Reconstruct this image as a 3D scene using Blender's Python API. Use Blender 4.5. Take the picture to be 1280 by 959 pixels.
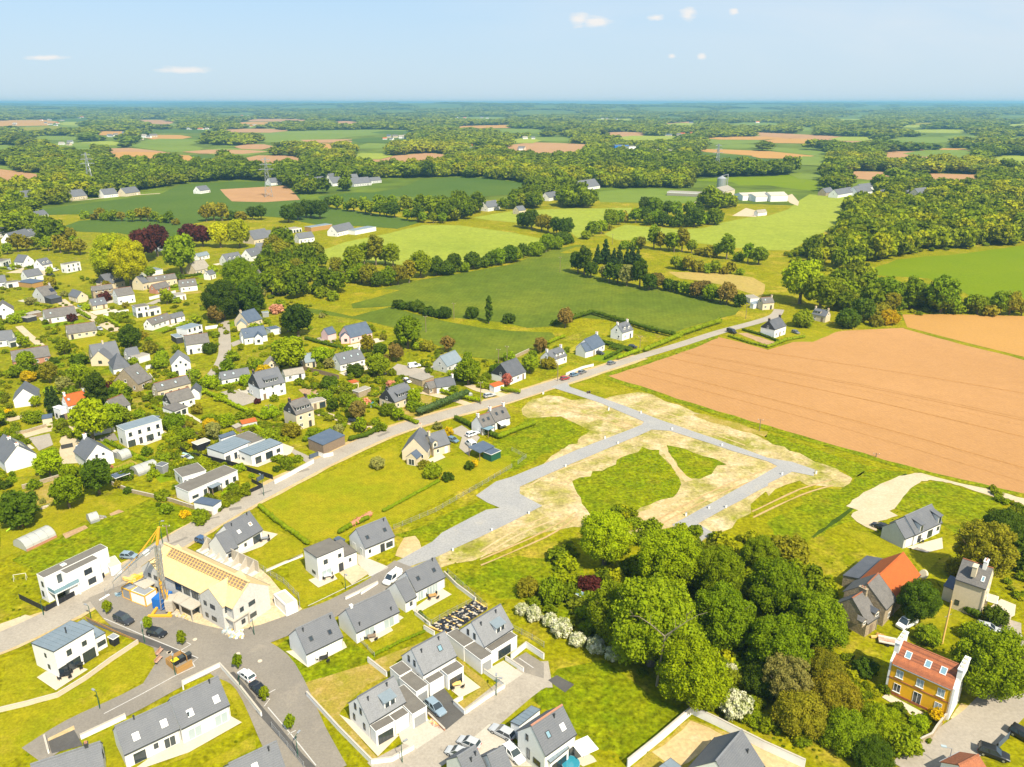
import bpy, math, random
import numpy as np
from mathutils import Vector, Matrix
R = math.radians
S = bpy.context.scene
for o in list(bpy.data.objects): bpy.data.objects.remove(o)
COL = S.collection
rng = random.Random(7)
nr = np.random.default_rng(7)

# ------------------------------------------------------------------ camera
CH, F = 98.0, 975.0                       # drone height in metres, focal length in photo pixels
P = math.atan((479.5 - 128) / F)           # downward tilt from the horizon line
cam = bpy.data.cameras.new('camera'); cam.sensor_width = 36; cam.lens = 36 * F / 1280
cam.clip_end = 90000; cam.clip_start = 1
co = bpy.data.objects.new('camera', cam); COL.objects.link(co)
co.location = (0, 0, CH); co.rotation_euler = (R(90) - P, 0, 0)
S.camera = co
# ------------------------------------------------------------------ sky, sun, exposure
SUN_EL, SUN_AZ = R(50), math.atan2(0.5, -0.866)     # azimuth from +Y towards +X
sun = bpy.data.lights.new('sun', 'SUN'); sun.energy = 4.2; sun.angle = R(0.5); sun.color = (1, .915, .74)
so = bpy.data.objects.new('sun', sun); COL.objects.link(so)
sd = Vector((math.sin(SUN_AZ) * math.cos(SUN_EL), math.cos(SUN_AZ) * math.cos(SUN_EL), math.sin(SUN_EL)))
so.rotation_euler = sd.to_track_quat('Z', 'Y').to_euler()
so.location = (0, 0, 300)
W = bpy.data.worlds.new('World'); S.world = W; W.use_nodes = True
wt = W.node_tree; wn = wt.nodes; wl = wt.links
sky = wn.new('ShaderNodeTexSky'); sky.sky_type = 'NISHITA'; sky.sun_disc = False
sky.sun_elevation = SUN_EL; sky.sun_rotation = SUN_AZ; sky.altitude = 100; sky.dust_density = 0.4; sky.air_density = 1.0; sky.ozone_density = 2.0
bg = wn['Background']; bg.inputs[1].default_value = 0.11
S.view_settings.view_transform = 'Standard'; S.view_settings.look = 'None'; S.view_settings.exposure = 0.94; S.view_settings.gamma = 1
S.cycles.max_bounces = 6; S.cycles.diffuse_bounces = 2; S.cycles.transmission_bounces = 3; S.cycles.volume_bounces = 1; S.cycles.glossy_bounces = 2
S.cycles.transparent_max_bounces = 6; S.cycles.use_denoising = True; S.cycles.caustics_reflective = False; S.cycles.caustics_refractive = False
# thin high cloud and a few small cumulus, by direction
tc = wn.new('ShaderNodeTexCoord')
def wmath(op, a, b=None, c=None):
    n = wn.new('ShaderNodeMath'); n.operation = op
    for i, v in enumerate((a, b, c)):
        if v is None: continue
        if isinstance(v, (int, float)): n.inputs[i].default_value = v
        else: wl.new(v, n.inputs[i])
    return n.outputs[0]
sep = wn.new('ShaderNodeSeparateXYZ'); wl.new(tc.outputs['Generated'], sep.inputs[0])
ea = wmath('DIVIDE', sep.outputs[0], wmath('MAXIMUM', sep.outputs[1], .05))     # tangent of bearing
ee = wmath('DIVIDE', sep.outputs[2], wmath('MAXIMUM', sep.outputs[1], .05))     # tangent of height
cmb = wn.new('ShaderNodeCombineXYZ'); wl.new(ea, cmb.inputs[0]); wl.new(wmath('MULTIPLY', ee, 3.2), cmb.inputs[1])
def wnoise(scale, detail, rough, dist=0):
    n = wn.new('ShaderNodeTexNoise'); n.inputs['Scale'].default_value = scale; n.inputs['Detail'].default_value = detail
    n.inputs['Roughness'].default_value = rough; n.inputs['Distortion'].default_value = dist; wl.new(cmb.outputs[0], n.inputs['Vector']); return n.outputs['Fac']
cir = wmath('MULTIPLY', wmath("SUBTRACT", wnoise(1.7, 6, .55, .6), .37), 2.2)
cir = wmath('MULTIPLY', wmath('MINIMUM', wmath('MAXIMUM', wmath('ADD', cir, wmath('MULTIPLY', ee, .9)), 0), .8), wmath('MINIMUM', wmath('MAXIMUM', wmath('ADD', wmath('MULTIPLY', ea, 1.6), .3), .08), .85))
cir = wmath('MAXIMUM', cir, wmath('MULTIPLY', wmath('MINIMUM', wmath('MAXIMUM', wmath('ADD', ea, .12), 0), .55), wnoise(2.6, 7, .6, .8)))
cn = wmath('SUBTRACT', wnoise(26, 6, .62), .5)
cn2 = wmath('SUBTRACT', wnoise(70, 4, .6), .5)
def puff(px, py, wx, wy):
    a0 = (px - 640) / F; b0 = -(py - 479.5) / F
    dy = math.cos(P) + b0 * math.sin(P); dz = -math.sin(P) + b0 * math.cos(P)
    u0, v0 = a0 / dy, dz / dy
    du = wmath('DIVIDE', wmath('SUBTRACT', ea, u0), wx / F); dv = wmath('DIVIDE', wmath('SUBTRACT', ee, v0), wy / F)
    d = wmath('SQRT', wmath('ADD', wmath('MULTIPLY', du, du), wmath('MULTIPLY', dv, dv)))
    d = wmath('ADD', wmath('ADD', d, wmath('MULTIPLY', cn, -1.9)), wmath('MULTIPLY', cn2, -1.0))
    return wmath('MULTIPLY', wmath('MINIMUM', wmath('MAXIMUM', wmath('SUBTRACT', 1.12, d), 0), .85), 1.18)
pf = 0
for a in [(722, 24, 15, 9), (744, 27, 19, 7), (861, 17, 12, 8), (918, 14, 7, 5), (228, 88, 34, 4), (60, 72, 30, 3), (877, 71, 6, 4), (840, 70, 5, 3), (820, 22, 10, 4)]:
    p_ = puff(*a)
    pf = wmath('MAXIMUM', p_, pf) if not isinstance(pf, int) else p_
cov = wmath('MAXIMUM', cir, wmath('MULTIPLY', pf, .95))
up = wmath('MINIMUM', wmath('MAXIMUM', wmath('MULTIPLY', ee, 14), 0), 1)
cov = wmath('MULTIPLY', cov, up)
cov = wmath('MAXIMUM', cov, wmath('MULTIPLY', pf, .95))
vcol = wn.new('ShaderNodeMixRGB'); wl.new(wmath('MINIMUM', wmath('MULTIPLY', wmath('MAXIMUM', ee, 0), 6.5), 1), vcol.inputs[0]); vcol.inputs[1].default_value = (2.75, 3.42, 3.95, 1); vcol.inputs[2].default_value = (2.05, 3.15, 4.3, 1)
veil = wn.new('ShaderNodeMixRGB'); wl.new(wmath('MAXIMUM', wmath('SUBTRACT', .95, wmath('MULTIPLY', wmath('MAXIMUM', ee, 0), .6)), .6), veil.inputs[0]); wl.new(sky.outputs[0], veil.inputs[1]); wl.new(vcol.outputs[0], veil.inputs[2])
mix = wn.new('ShaderNodeMixRGB'); wl.new(cov, mix.inputs[0]); wl.new(veil.outputs[0], mix.inputs[1]); mix.inputs[2].default_value = (4.4, 4.3, 4.2, 1)
wl.new(mix.outputs[0], bg.inputs[0])

# ------------------------------------------------------------------ geometry of the view: where a photo pixel meets the ground
def G(x, y, z=0.0):
    a = (x - 640) / F; b = -(y - 479.5) / F
    dy = math.cos(P) + b * math.sin(P); dz = -math.sin(P) + b * math.cos(P)
    t = (z - CH) / dz
    return Vector((a * t, dy * t, z))
def PX(X, Y, Z=0.0):
    dz = Z - CH
    d = Y * math.cos(P) - dz * math.sin(P); u = Y * math.sin(P) + dz * math.cos(P)
    return 640 + F * X / d, 479.5 - F * u / d
def MPP(x, y):                              # metres per photo pixel at a ground point
    g = G(x, y); return (g.y * math.cos(P) + CH * math.sin(P)) / F
TILE = dict(a=(0, 720, 4), b=(320, 720, 4), c=(640, 720, 4), d=(960, 720, 4), e=(0, 480, 4), f=(320, 480, 4), g=(640, 480, 4), h=(960, 480, 4),
    i=(0, 300, 4), j=(320, 300, 4), k=(640, 300, 4), l=(960, 300, 4), m=(0, 100, 4), n=(320, 100, 4), o=(640, 100, 4), p=(960, 100, 4),
    q=(440, 680, 5.333), r=(420, 800, 5.333), s=(560, 840, 6.4), t=(1030, 680, 5.333), u=(1100, 820, 6.9), v=(0, 660, 6.4), w=(130, 700, 4.923), x=(780, 840, 4.923),
    A=(180, 440, 5.333), B=(0, 440, 5.333), C=(480, 440, 5.333), D=(300, 380, 5.333), E=(0, 290, 6.4), F=(160, 290, 6.4), K=(860, 340, 6.4), X=(640, 400, 8), Y=(130, 640, 8), Z=(230, 640, 8), V=(360, 640, 8), U=(1120, 640, 8), _=(0, 0, 1))
def T(t, *xy):                              # survey-sheet coordinates -> photo pixels
    x0, y0, s = TILE[t]
    return [(x0 + xy[i] / s, y0 + xy[i + 1] / s) for i in range(0, len(xy), 2)]

# ------------------------------------------------------------------ materials
MATS = {}
def mat(name, col, col2=None, scale=1.0, rough=.85, fine=None, metal=0.0, objcol=False, bump=0.0, bscale=None, rnd=0.0, trans=0.0, stretch=None, spec=.3, contrast=1.0, detail=5, obj_space=False, stripes=None, dry=None):
    m = bpy.data.materials.new(name); m.use_nodes = True; t = m.node_tree; n = t.nodes; l = t.links
    b = n['Principled BSDF']; b.inputs['Roughness'].default_value = rough; b.inputs['Metallic'].default_value = metal
    b.inputs['Specular IOR Level'].default_value = spec
    if obj_space: tcn = n.new('ShaderNodeTexCoord'); vec = tcn.outputs['Object']
    else: gn = n.new('ShaderNodeNewGeometry'); vec = gn.outputs['Position']
    if stretch:
        mp = n.new('ShaderNodeMapping'); mp.inputs['Rotation'].default_value = (0, 0, stretch[0]); mp.inputs['Scale'].default_value = (stretch[1], stretch[2], 1); l.new(vec, mp.inputs[0]); vec = mp.outputs[0]
    def noise(s, d=detail, r=.6):
        q = n.new('ShaderNodeTexNoise'); q.inputs['Scale'].default_value = s; q.inputs['Detail'].default_value = d; q.inputs['Roughness'].default_value = r; l.new(vec, q.inputs['Vector']); return q.outputs['Fac']
    def mixc(f, a, c, mode='MIX'):
        q = n.new('ShaderNodeMixRGB'); q.blend_type = mode
        for i, v in enumerate((f, a, c)):
            if isinstance(v, (int, float)): q.inputs[i].default_value = v
            elif isinstance(v, tuple): q.inputs[i].default_value = (*v, 1)
            else: l.new(v, q.inputs[i])
        return q.outputs[0]
    def ramp(f, lo, hi):
        q = n.new('ShaderNodeMapRange'); q.inputs[1].default_value = lo; q.inputs[2].default_value = hi; l.new(f, q.inputs[0]); return q.outputs[0]
    out = tuple(col)
    if col2 is not None:
        w_ = .22 / contrast
        out = mixc(ramp(noise(scale), .5 - w_, .5 + w_), out, tuple(col2))
    if dry:                                  # (colour, scale, low, high): patches of another growth
        out = mixc(ramp(noise(dry[1], 8, .68), dry[2], dry[3]), out, tuple(dry[0]))
    if fine:                                 # (scale, strength): fine grain that multiplies the colour
        for fs, fk in (fine if isinstance(fine, list) else [fine]):
            g_ = ramp(noise(fs, 3), .28, .72); lo = 1 - fk; hi = 1 + fk * .6
            out = mixc(1.0, out, mixc(g_, (lo,) * 3, (hi,) * 3), 'MULTIPLY')
    if stripes:                              # (rotation, scale, strength): rows of a crop, mowing, slates
        mp = n.new('ShaderNodeMapping'); mp.inputs['Rotation'].default_value = (0, 0, stripes[0]); l.new(vec, mp.inputs[0])
        wv = n.new('ShaderNodeTexWave'); wv.inputs['Scale'].default_value = stripes[1]; wv.inputs['Distortion'].default_value = 1.2; wv.inputs['Detail'].default_value = 2; wv.inputs['Detail Scale'].default_value = .6; l.new(mp.outputs[0], wv.inputs[0])
        out = mixc(1.0, out, mixc(wv.outputs['Fac'], (1 - stripes[2],) * 3, (1 + stripes[2] * .5,) * 3), 'MULTIPLY')
    oi = None
    if objcol or rnd: oi = n.new('ShaderNodeObjectInfo')
    if objcol: out = mixc(1.0, out, oi.outputs['Color'], 'MULTIPLY')
    if rnd: out = mixc(1.0, out, mixc(oi.outputs['Random'], (1 - rnd, 1 - rnd, 1 - rnd * .7), (1 + rnd, 1 + rnd * .8, 1 + rnd * .4)), 'MULTIPLY')
    if isinstance(out, tuple): b.inputs['Base Color'].default_value = (*out, 1)
    else: l.new(out, b.inputs['Base Color'])
    if bump:
        bn = n.new('ShaderNodeBump'); bn.inputs['Strength'].default_value = bump; bn.inputs['Distance'].default_value = .3; l.new(noise(bscale or scale * 4, 4), bn.inputs['Height']); l.new(bn.outputs[0], b.inputs['Normal'])
    if trans:
        tr = n.new('ShaderNodeBsdfTranslucent'); ms = n.new('ShaderNodeMixShader'); ms.inputs[0].default_value = trans
        if isinstance(out, tuple): tr.inputs[0].default_value = (*out, 1)
        else: l.new(out, tr.inputs[0])
        l.new(b.outputs[0], ms.inputs[1]); l.new(tr.outputs[0], ms.inputs[2]); l.new(ms.outputs[0], n['Material Output'].inputs[0])
    MATS[name] = m; return m
M = mat
M('meadow', (.185, .205, .0012), (.28, .245, .004), .055, fine=[(1.1, .5), (.33, .3)], bump=.6, bscale=1.2, dry=((.40, .30, .035), .05, .53, .68), detail=8, spec=.03)
M('garden', (.165, .195, .003), (.27, .245, .006), .09, fine=[(1.0, .5), (.3, .35)], bump=.5, bscale=1.2, dry=((.34, .25, .05), .08, .55, .72), detail=8, spec=.03)
M('lawn', (.20, .215, .004), (.30, .255, .008), .11, fine=[(2.2, .3), (.6, .22)], dry=((.38, .29, .03), .13, .54, .75), detail=8, spec=.03)
M('lawn_fresh', (.135, .215, .003), (.18, .235, .004), .11, fine=[(2.2, .3), (.6, .22)], spec=.03)
M('lawn_pale', (.30, .275, .02), (.34, .29, .03), .11, fine=[(2.2, .3), (.6, .22)], spec=.03)
M('mown', (.24, .235, .005), (.33, .27, .010), .08, fine=[(2.2, .28), (.5, .2)], stripes=(R(38), .45, .10), dry=((.20, .23, .004), .06, .45, .7), spec=.03)
M('rough_grass', (.125, .185, .0012), (.235, .24, .003), .16, fine=[(1.1, .6), (.4, .4)], bump=.5, bscale=1.0, dry=((.27, .235, .01), .09, .55, .72), detail=8, spec=.03)
M('dry_grass', (.33, .235, .05), (.24, .22, .02), .22, fine=(2.2, .3), dry=((.45, .31, .12), .3, .5, .7), spec=.03)
M('sand', (.54, .40, .22), (.40, .29, .12), .12, fine=(1.5, .22), detail=8, dry=((.60, .46, .29), .35, .55, .75), spec=.03)
M('plot', (.53, .39, .205), (.235, .235, .022), .085, fine=[(1.2, .36), (.35, .25)], contrast=1.5, detail=9, dry=((.60, .46, .28), .11, .47, .66), spec=.03)
M('wheat', (.092, .13, .011), (.115, .15, .014), .012, fine=[(.5, .22), (.12, .16)], stripes=(R(8), .16, .05), dry=((.17, .19, .014), .012, .46, .72), spec=.03)
M('wheat_pale', (.25, .29, .030), (.28, .315, .04), .010, fine=[(.4, .18), (.1, .12)], stripes=(R(70), .14, .12), dry=((.20, .25, .03), .012, .5, .8), spec=.03)
M('wheat_dark', (.060, .105, .014), (.085, .13, .018), .008, fine=(.3, .16), spec=.03)
M('bright_crop', (.125, .185, .001), (.155, .205, .002), .02, fine=(.6, .14), stripes=(R(6), .22, .10), spec=.03)
M('gorse_grass', (.30, .25, .006), (.15, .17, .006), .12, fine=(1.0, .4), contrast=1.4, spec=.03)
M('plough', (.385, .205, .080), (.355, .187, .070), .018, fine=[(.9, .09), (.2, .05)], stripes=(R(-14), .22, .03), dry=((.44, .24, .098), .009, .42, .72), spec=.03)
M('plough_dark', (.35, .175, .058), (.365, .185, .064), .2, fine=(.9, .2), spec=.03)
M('plough_light', (.42, .225, .088), (.40, .21, .078), .2, fine=(.9, .2), spec=.03)
M('soil_pale', (.46, .32, .15), (.40, .27, .12), .3, fine=(1.5, .25), spec=.03)
M('plough_pale', (.43, .235, .07), (.39, .21, .06), .02, fine=(.9, .1), stripes=(R(-12), .35, .07), spec=.03)
M('plough_far', (.34, .19, .09), (.38, .22, .105), .004, fine=(.05, .1), spec=.03)
M('stubble', (.40, .28, .085), (.32, .255, .06), .03, fine=(.5, .2), spec=.03)
M('far_green', (.12, .18, .022), (.17, .21, .03), .004, fine=(.05, .1), spec=.03)
M('forest_floor', (.030, .055, .006), (.060, .095, .010), .02, fine=(.2, .4), spec=.03)
M('far_land', (.07, .115, .010), (.15, .185, .018), .0022, fine=(.02, .45), detail=9, contrast=1.2, spec=.03)
M('asphalt', (.185, .165, .14), (.25, .22, .178), .07, fine=(3.0, .16), detail=9, dry=((.31, .265, .205), .11, .56, .76))
M('asphalt_dark', (.075, .07, .066), (.10, .094, .085), .3, fine=(4, .14))
M('asphalt_old', (.30, .262, .212), (.37, .325, .262), .12, fine=(2.2, .16), detail=8, dry=((.24, .205, .165), .2, .56, .74))
M('gravel_road', (.275, .272, .268), (.335, .322, .30), .14, fine=(2.2, .18), detail=9, dry=((.40, .35, .27), .16, .60, .78))
M('lane', (.30, .262, .21), (.36, .315, .255), .12, fine=(2, .15))
M('track', (.52, .425, .29), (.45, .355, .22), .2, fine=(1.6, .18))
M('concrete', (.43, .385, .31), (.48, .43, .355), .25, fine=(3, .12))
M('terrace', (.58, .49, .375), (.52, .44, .33), .4, fine=(4, .1))
M('site_sand', (.62, .50, .33), (.50, .385, .22), .2, fine=[(1.6, .25), (.4, .2)], detail=9, dry=((.42, .33, .2), .35, .58, .75), spec=.03)
M('white_line', (.8, .8, .78), rough=.7)
M('kerb_stone', (.55, .53, .50), (.48, .46, .43), .5, fine=(3, .1))
M('soil', (.33, .20, .10), (.42, .28, .15), .4, fine=(2, .25))
M('water', (.03, .22, .30), rough=.08, spec=.5)
M('white_wall', (.80, .79, .76), (.74, .73, .70), .35, rough=.9, fine=(2.5, .05))
M('cream_wall', (.64, .54, .38), (.58, .49, .34), .35, rough=.9, fine=(2.5, .08))
M('grey_wall', (.50, .50, .48), (.56, .56, .54), .4, rough=.9, fine=(2.5, .08))
M('stone_wall', (.43, .34, .22), (.28, .225, .15), 1.6, rough=.95, fine=(5, .3), bump=.5, bscale=2.5)
M('pink_wall', (.72, .50, .48), (.68, .46, .44), .4, rough=.9)
M('brick_wall', (.48, .23, .15), (.40, .19, .12), .6, fine=(5, .2))
M('yellow_wall', (.80, .44, .010), (.74, .39, .008), .5, rough=.9, fine=(2, .10))
M('slate', (.115, .122, .138), (.145, .15, .162), .35, rough=.62, fine=(7, .22), obj_space=True, stripes=(R(90), 1.3, .10))
M('slate_light', (.215, .22, .23), (.175, .18, .19), .45, rough=.7, fine=(6, .26), obj_space=True)
M('slate_dark', (.075, .082, .095), (.11, .115, .13), .4, rough=.55, fine=(6, .25), obj_space=True)
M('slate_old', (.17, .158, .145), (.12, .113, .107), .9, rough=.85, fine=(6, .3), obj_space=True)
M('slate_blue', (.068, .095, .14), (.095, .122, .165), .5, rough=.55, fine=(6, .15), obj_space=True)
M('zinc', (.18, .225, .255), (.225, .265, .295), .5, rough=.45, metal=.1, fine=(3, .08), obj_space=True)
M('felt', (.135, .122, .104), (.17, .155, .132), .5, rough=.95, fine=(5, .14), obj_space=True)
M('fibre', (.33, .295, .24), (.26, .235, .195), .7, rough=.9, fine=(4, .2), obj_space=True)
M('orange_tile', (.45, .11, .022), (.38, .09, .02), 1.2, rough=.85, fine=(6, .22), obj_space=True)
M('brown_tile', (.36, .13, .06), (.27, .10, .05), 1.6, rough=.9, fine=(6, .35), obj_space=True)
M('tile_old', (.36, .125, .055), (.26, .09, .045), 1.6, rough=.9, fine=(7, .3), rnd=.3)
M('glass', (.030, .045, .055), rough=.06, spec=.8, rnd=.4)
M('glass_pale', (.35, .42, .44), rough=.12, spec=.7)
M('sky_glass', (.18, .30, .36), rough=.06, spec=.9)
M('frame_dark', (.045, .048, .052), rough=.5)
M('frame_white', (.78, .77, .74), rough=.5)
M('dark_slate_clad', (.035, .038, .045), (.055, .058, .065), 1.5, rough=.6)
M('metal', (.50, .51, .52), rough=.35, metal=.7)
M('grey_metal', (.33, .34, .35), rough=.5, metal=.3)
M('green_metal', (.015, .085, .055), rough=.5)
M('black_panel', (.018, .02, .026), rough=.5)
M('timber', (.46, .27, .09), (.38, .21, .07), 1.5, fine=(8, .3), obj_space=True)
M('pale_timber', (.78, .52, .18), (.68, .42, .13), 2, fine=(8, .25), obj_space=True)
M('brown_timber', (.20, .145, .10), (.26, .19, .13), 1.4, fine=(6, .3), obj_space=True)
M('osb', (.66, .50, .255), (.60, .44, .21), .8, fine=(5, .12), obj_space=True)
M('blue_sheet', (.02, .16, .50), (.015, .12, .42), .8, rough=.45)
M('crane_orange', (.72, .37, .03), rough=.5)
M('polytunnel', (.62, .62, .58), (.52, .52, .48), .8, rough=.35, trans=.35)
M('solar', (.012, .018, .045), rough=.12, spec=.8)
M('rubber', (.02, .02, .02), rough=.8)
M('rust', (.36, .17, .09), (.52, .40, .32), .8, fine=(4, .3))
M('light_red', (.55, .02, .015), rough=.3)
M('lamp_white', (.8, .8, .8), rough=.2)
M('paint', (1, 1, 1), rough=.28, spec=.6, objcol=True)
M('plastic', (1, 1, 1), rough=.5, objcol=True)
M('blockwork', (.52, .50, .46), (.58, .56, .52), .5, rough=.95, fine=(3, .15))
M('bark', (.12, .09, .06), (.20, .16, .11), 2, fine=(5, .3))
M('dead_wood', (.30, .25, .17), (.24, .20, .13), 2)
M('leaf', (1, 1, 1), (.62, .70, .55), .55, rough=.62, objcol=True, trans=.34, fine=(2.2, .35), spec=.06, rnd=.10)
M('blossom', (.78, .74, .55), (.30, .34, .07), .9, rough=.7, trans=.2, fine=(2.5, .3), contrast=1.6)
M('needle', (1, 1, 1), (.6, .65, .6), 1.0, rough=.7, objcol=True, trans=.1, fine=(2.2, .4))
for nm_, c_ in dict(wood_a=(.22, .295, .006), wood_b=(.30, .36, .005), wood_c=(.165, .24, .006), wood_d=(.10, .155, .007), wood_e=(.40, .42, .006), wood_f=(.24, .28, .012)).items():
    M(nm_, c_, tuple(x * .65 for x in c_), .12, rough=.7, rnd=.28, trans=.3, fine=(.5, .4), spec=.04)
# ------------------------------------------------------------------ mesh and object helpers
from mathutils.geometry import tessellate_polygon
class MB:
    def __init__(s): s.v = []; s.f = []; s.mi = []
    def add(s, vs, fs, mi=0):
        k = len(s.v); s.v += [tuple(v) for v in vs]; s.f += [tuple(i + k for i in f) for f in fs]; s.mi += [mi] * len(fs); return s
    def box(s, x0, y0, z0, x1, y1, z1, mi=0):
        return s.add([(x0, y0, z0), (x1, y0, z0), (x1, y1, z0), (x0, y1, z0), (x0, y0, z1), (x1, y0, z1), (x1, y1, z1), (x0, y1, z1)],
                     [(3, 2, 1, 0), (4, 5, 6, 7), (0, 1, 5, 4), (1, 2, 6, 5), (2, 3, 7, 6), (3, 0, 4, 7)], mi)
    def loft(s, a, b, mi=0, caps=True):      # two rings of points
        n = len(a); k = [tuple(range(n))[::-1], tuple(range(n, 2 * n))] if caps else []
        return s.add(list(a) + list(b), [(i, (i + 1) % n, n + (i + 1) % n, n + i) for i in range(n)] + k, mi)
    def tube(s, a, b, r0, r1=None, n=6, mi=0):
        a, b = Vector(a), Vector(b); r1 = r0 if r1 is None else r1; d = (b - a)
        if d.length < 1e-6: return s
        d.normalize(); u = d.orthogonal().normalized(); w = d.cross(u)
        ring = lambda c, r: [c + (u * math.cos(t) + w * math.sin(t)) * r for t in [i * 2 * math.pi / n for i in range(n)]]
        return s.loft(ring(a, r0), ring(b, r1), mi)
    def bar(s, a, b, w=.1, h=None, mi=0):
        a, b = Vector(a), Vector(b); h = h or w; d = (b - a).normalized(); u = Vector((-d.y, d.x, 0))
        if u.length < 1e-4: u = Vector((1, 0, 0))
        u.normalize(); v = d.cross(u)
        c = lambda p: [p - u * w / 2 - v * h / 2, p + u * w / 2 - v * h / 2, p + u * w / 2 + v * h / 2, p - u * w / 2 + v * h / 2]
        return s.loft(c(a), c(b), mi)
    def prism(s, poly, z0, z1, mi=0):        # poly anticlockwise
        return s.loft([(x, y, z0) for x, y in poly], [(x, y, z1) for x, y in poly], mi)
    def mesh(s, name, mats):
        me = bpy.data.meshes.new(name); me.from_pydata(s.v, [], s.f)
        mats = mats if isinstance(mats, (list, tuple)) else [mats]
        for m in mats: me.materials.append(MATS[m])
        if len(mats) > 1: me.polygons.foreach_set('material_index', s.mi)
        me.update(); return me
    def build(s, name, mats, parent=None, **kw): return obj(name, s.mesh(name, mats), parent, **kw)
def obj(name, me, parent=None, loc=None, rot=None, kind=None):
    o = bpy.data.objects.new(name, me); COL.objects.link(o)
    if parent: o.parent = parent
    if loc is not None: o.location = loc
    if rot is not None: o.rotation_euler = (0, 0, rot) if isinstance(rot, (int, float)) else rot
    if kind: o['kind'] = kind
    return o
def tag(o, label, cat, group=None):
    o['label'] = label; o['category'] = cat
    if group: o['group'] = group
    return o
def thing(name, label, cat, loc=(0, 0, 0), rot=0, group=None):
    o = obj(name, None, None, loc, rot); o.empty_display_size = .5; return tag(o, label, cat, group)
def dup(o, parent=None):
    c = o.copy(); COL.objects.link(c); c.parent = parent
    for ch in o.children: dup(ch, c)
    return c
CACHE = {}
def shared(key, fn):
    if key not in CACHE: CACHE[key] = fn()
    return CACHE[key]

# ------------------------------------------------------------------ the ground
def hsm(x, y, s, k):                         # smooth value noise
    return (math.sin(x / s + k) * math.cos(y / (s * 1.3) + k * 2.1) + .6 * math.sin(x / (s * .43) + 1.7 * k + y / (s * .7)) + .35 * math.sin(y / (s * .29) - k + x / (s * .5)))
def height(x, y):
    r = math.hypot(x, y); h = 0
    if r > 6000:
        t = min(1, (r - 6000) / 7000); h += t * max(2, 44 + 27 * hsm(x, y, 2600, 1.3))
    return min(h, 90)
def ground():
    rings = [0, 60, 120, 250, 450, 650, 850] + [1000 * 1.13 ** i for i in range(0, 29)]
    angs = [R(-62 + i * 124 / 110) for i in range(111)]
    v = [(0, -400, 0)] + [(r * math.sin(a), r * math.cos(a) - (300 if r < 100 else 0) * 0, height(r * math.sin(a), r * math.cos(a))) for r in rings[1:] for a in angs]
    n = len(angs); f = []
    for j in range(len(rings) - 2):
        for i in range(n - 1):
            a = 1 + j * n + i; f.append((a, a + n, a + n + 1, a + 1))
    for i in range(n - 1): f.append((0, 1 + i, 2 + i))
    f = [t[::-1] for t in f]
    near = MB(); near.v = v; near.f = f
    me = near.mesh('ground', ['meadow', 'far_land'])
    for p in me.polygons:
        c = p.center; p.material_index = 1 if math.hypot(c.x, c.y) > 800 else 0
        p.use_smooth = True
    o = obj('ground', me, kind='structure')
    if me.polygons[0].normal.z < 0: me.flip_normals()
    return o
ground()
LAYER = [0]
KEEP = []                                   # photo-pixel polygons where no scattered tree may stand
def rag(pts, step, amp, closed=True):        # uneven edge: subdivide and jitter (metres)
    out = []; n = len(pts)
    for i in range(n):
        a, b = pts[i], pts[(i + 1) % n]; L = (b - a).length; k = max(1, int(L / step)); d = (b - a).normalized(); nn = Vector((-d.y, d.x, 0))
        for q in range(k):
            p = a.lerp(b, q / k); out.append(p + nn * rng.uniform(-amp, amp) + (d * rng.uniform(-amp, amp) * .5 if q else d * 0))
    return out
def sheet(name, m, pts, z, ragged=None, keep=True):
    P3 = [G(*p) for p in pts]
    if ragged: P3 = rag(P3, *ragged)
    P3 = [Vector((p.x, p.y, z)) for p in P3]
    tri = tessellate_polygon([P3]); b = MB(); b.v = [tuple(p) for p in P3]; b.f = [tuple(t) for t in tri]
    me = b.mesh(name, m)
    if me.polygons and sum(p.normal.z for p in me.polygons) < 0: me.flip_normals()
    for p in me.polygons:
        if p.normal.z < 0: p.flip()
    if keep: KEEP.append(pts)
    return obj(name, me, kind='structure')
ROADS = []
def ribbon(P3, w, z):
    L, Rr = [], []; n = len(P3)
    for i, p in enumerate(P3):
        d = (P3[min(i + 1, n - 1)] - P3[max(i - 1, 0)]).normalized(); nn = Vector((-d.y, d.x, 0)); wi = w[i] if isinstance(w, (list, tuple)) else w
        L.append((p.x + nn.x * wi / 2, p.y + nn.y * wi / 2, z)); Rr.append((p.x - nn.x * wi / 2, p.y - nn.y * wi / 2, z))
    return L, Rr
def smooth(P3, k=4):                         # Catmull-Rom
    out = []; n = len(P3)
    for i in range(n - 1):
        p0, p1, p2, p3 = P3[max(i - 1, 0)], P3[i], P3[i + 1], P3[min(i + 2, n - 1)]
        for q in range(k):
            t = q / k; out.append(.5 * ((2 * p1) + (p2 - p0) * t + (2 * p0 - 5 * p1 + 4 * p2 - p3) * t * t + (3 * p1 - p0 - 3 * p2 + p3) * t ** 3))
    return out + [P3[-1]]
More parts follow.
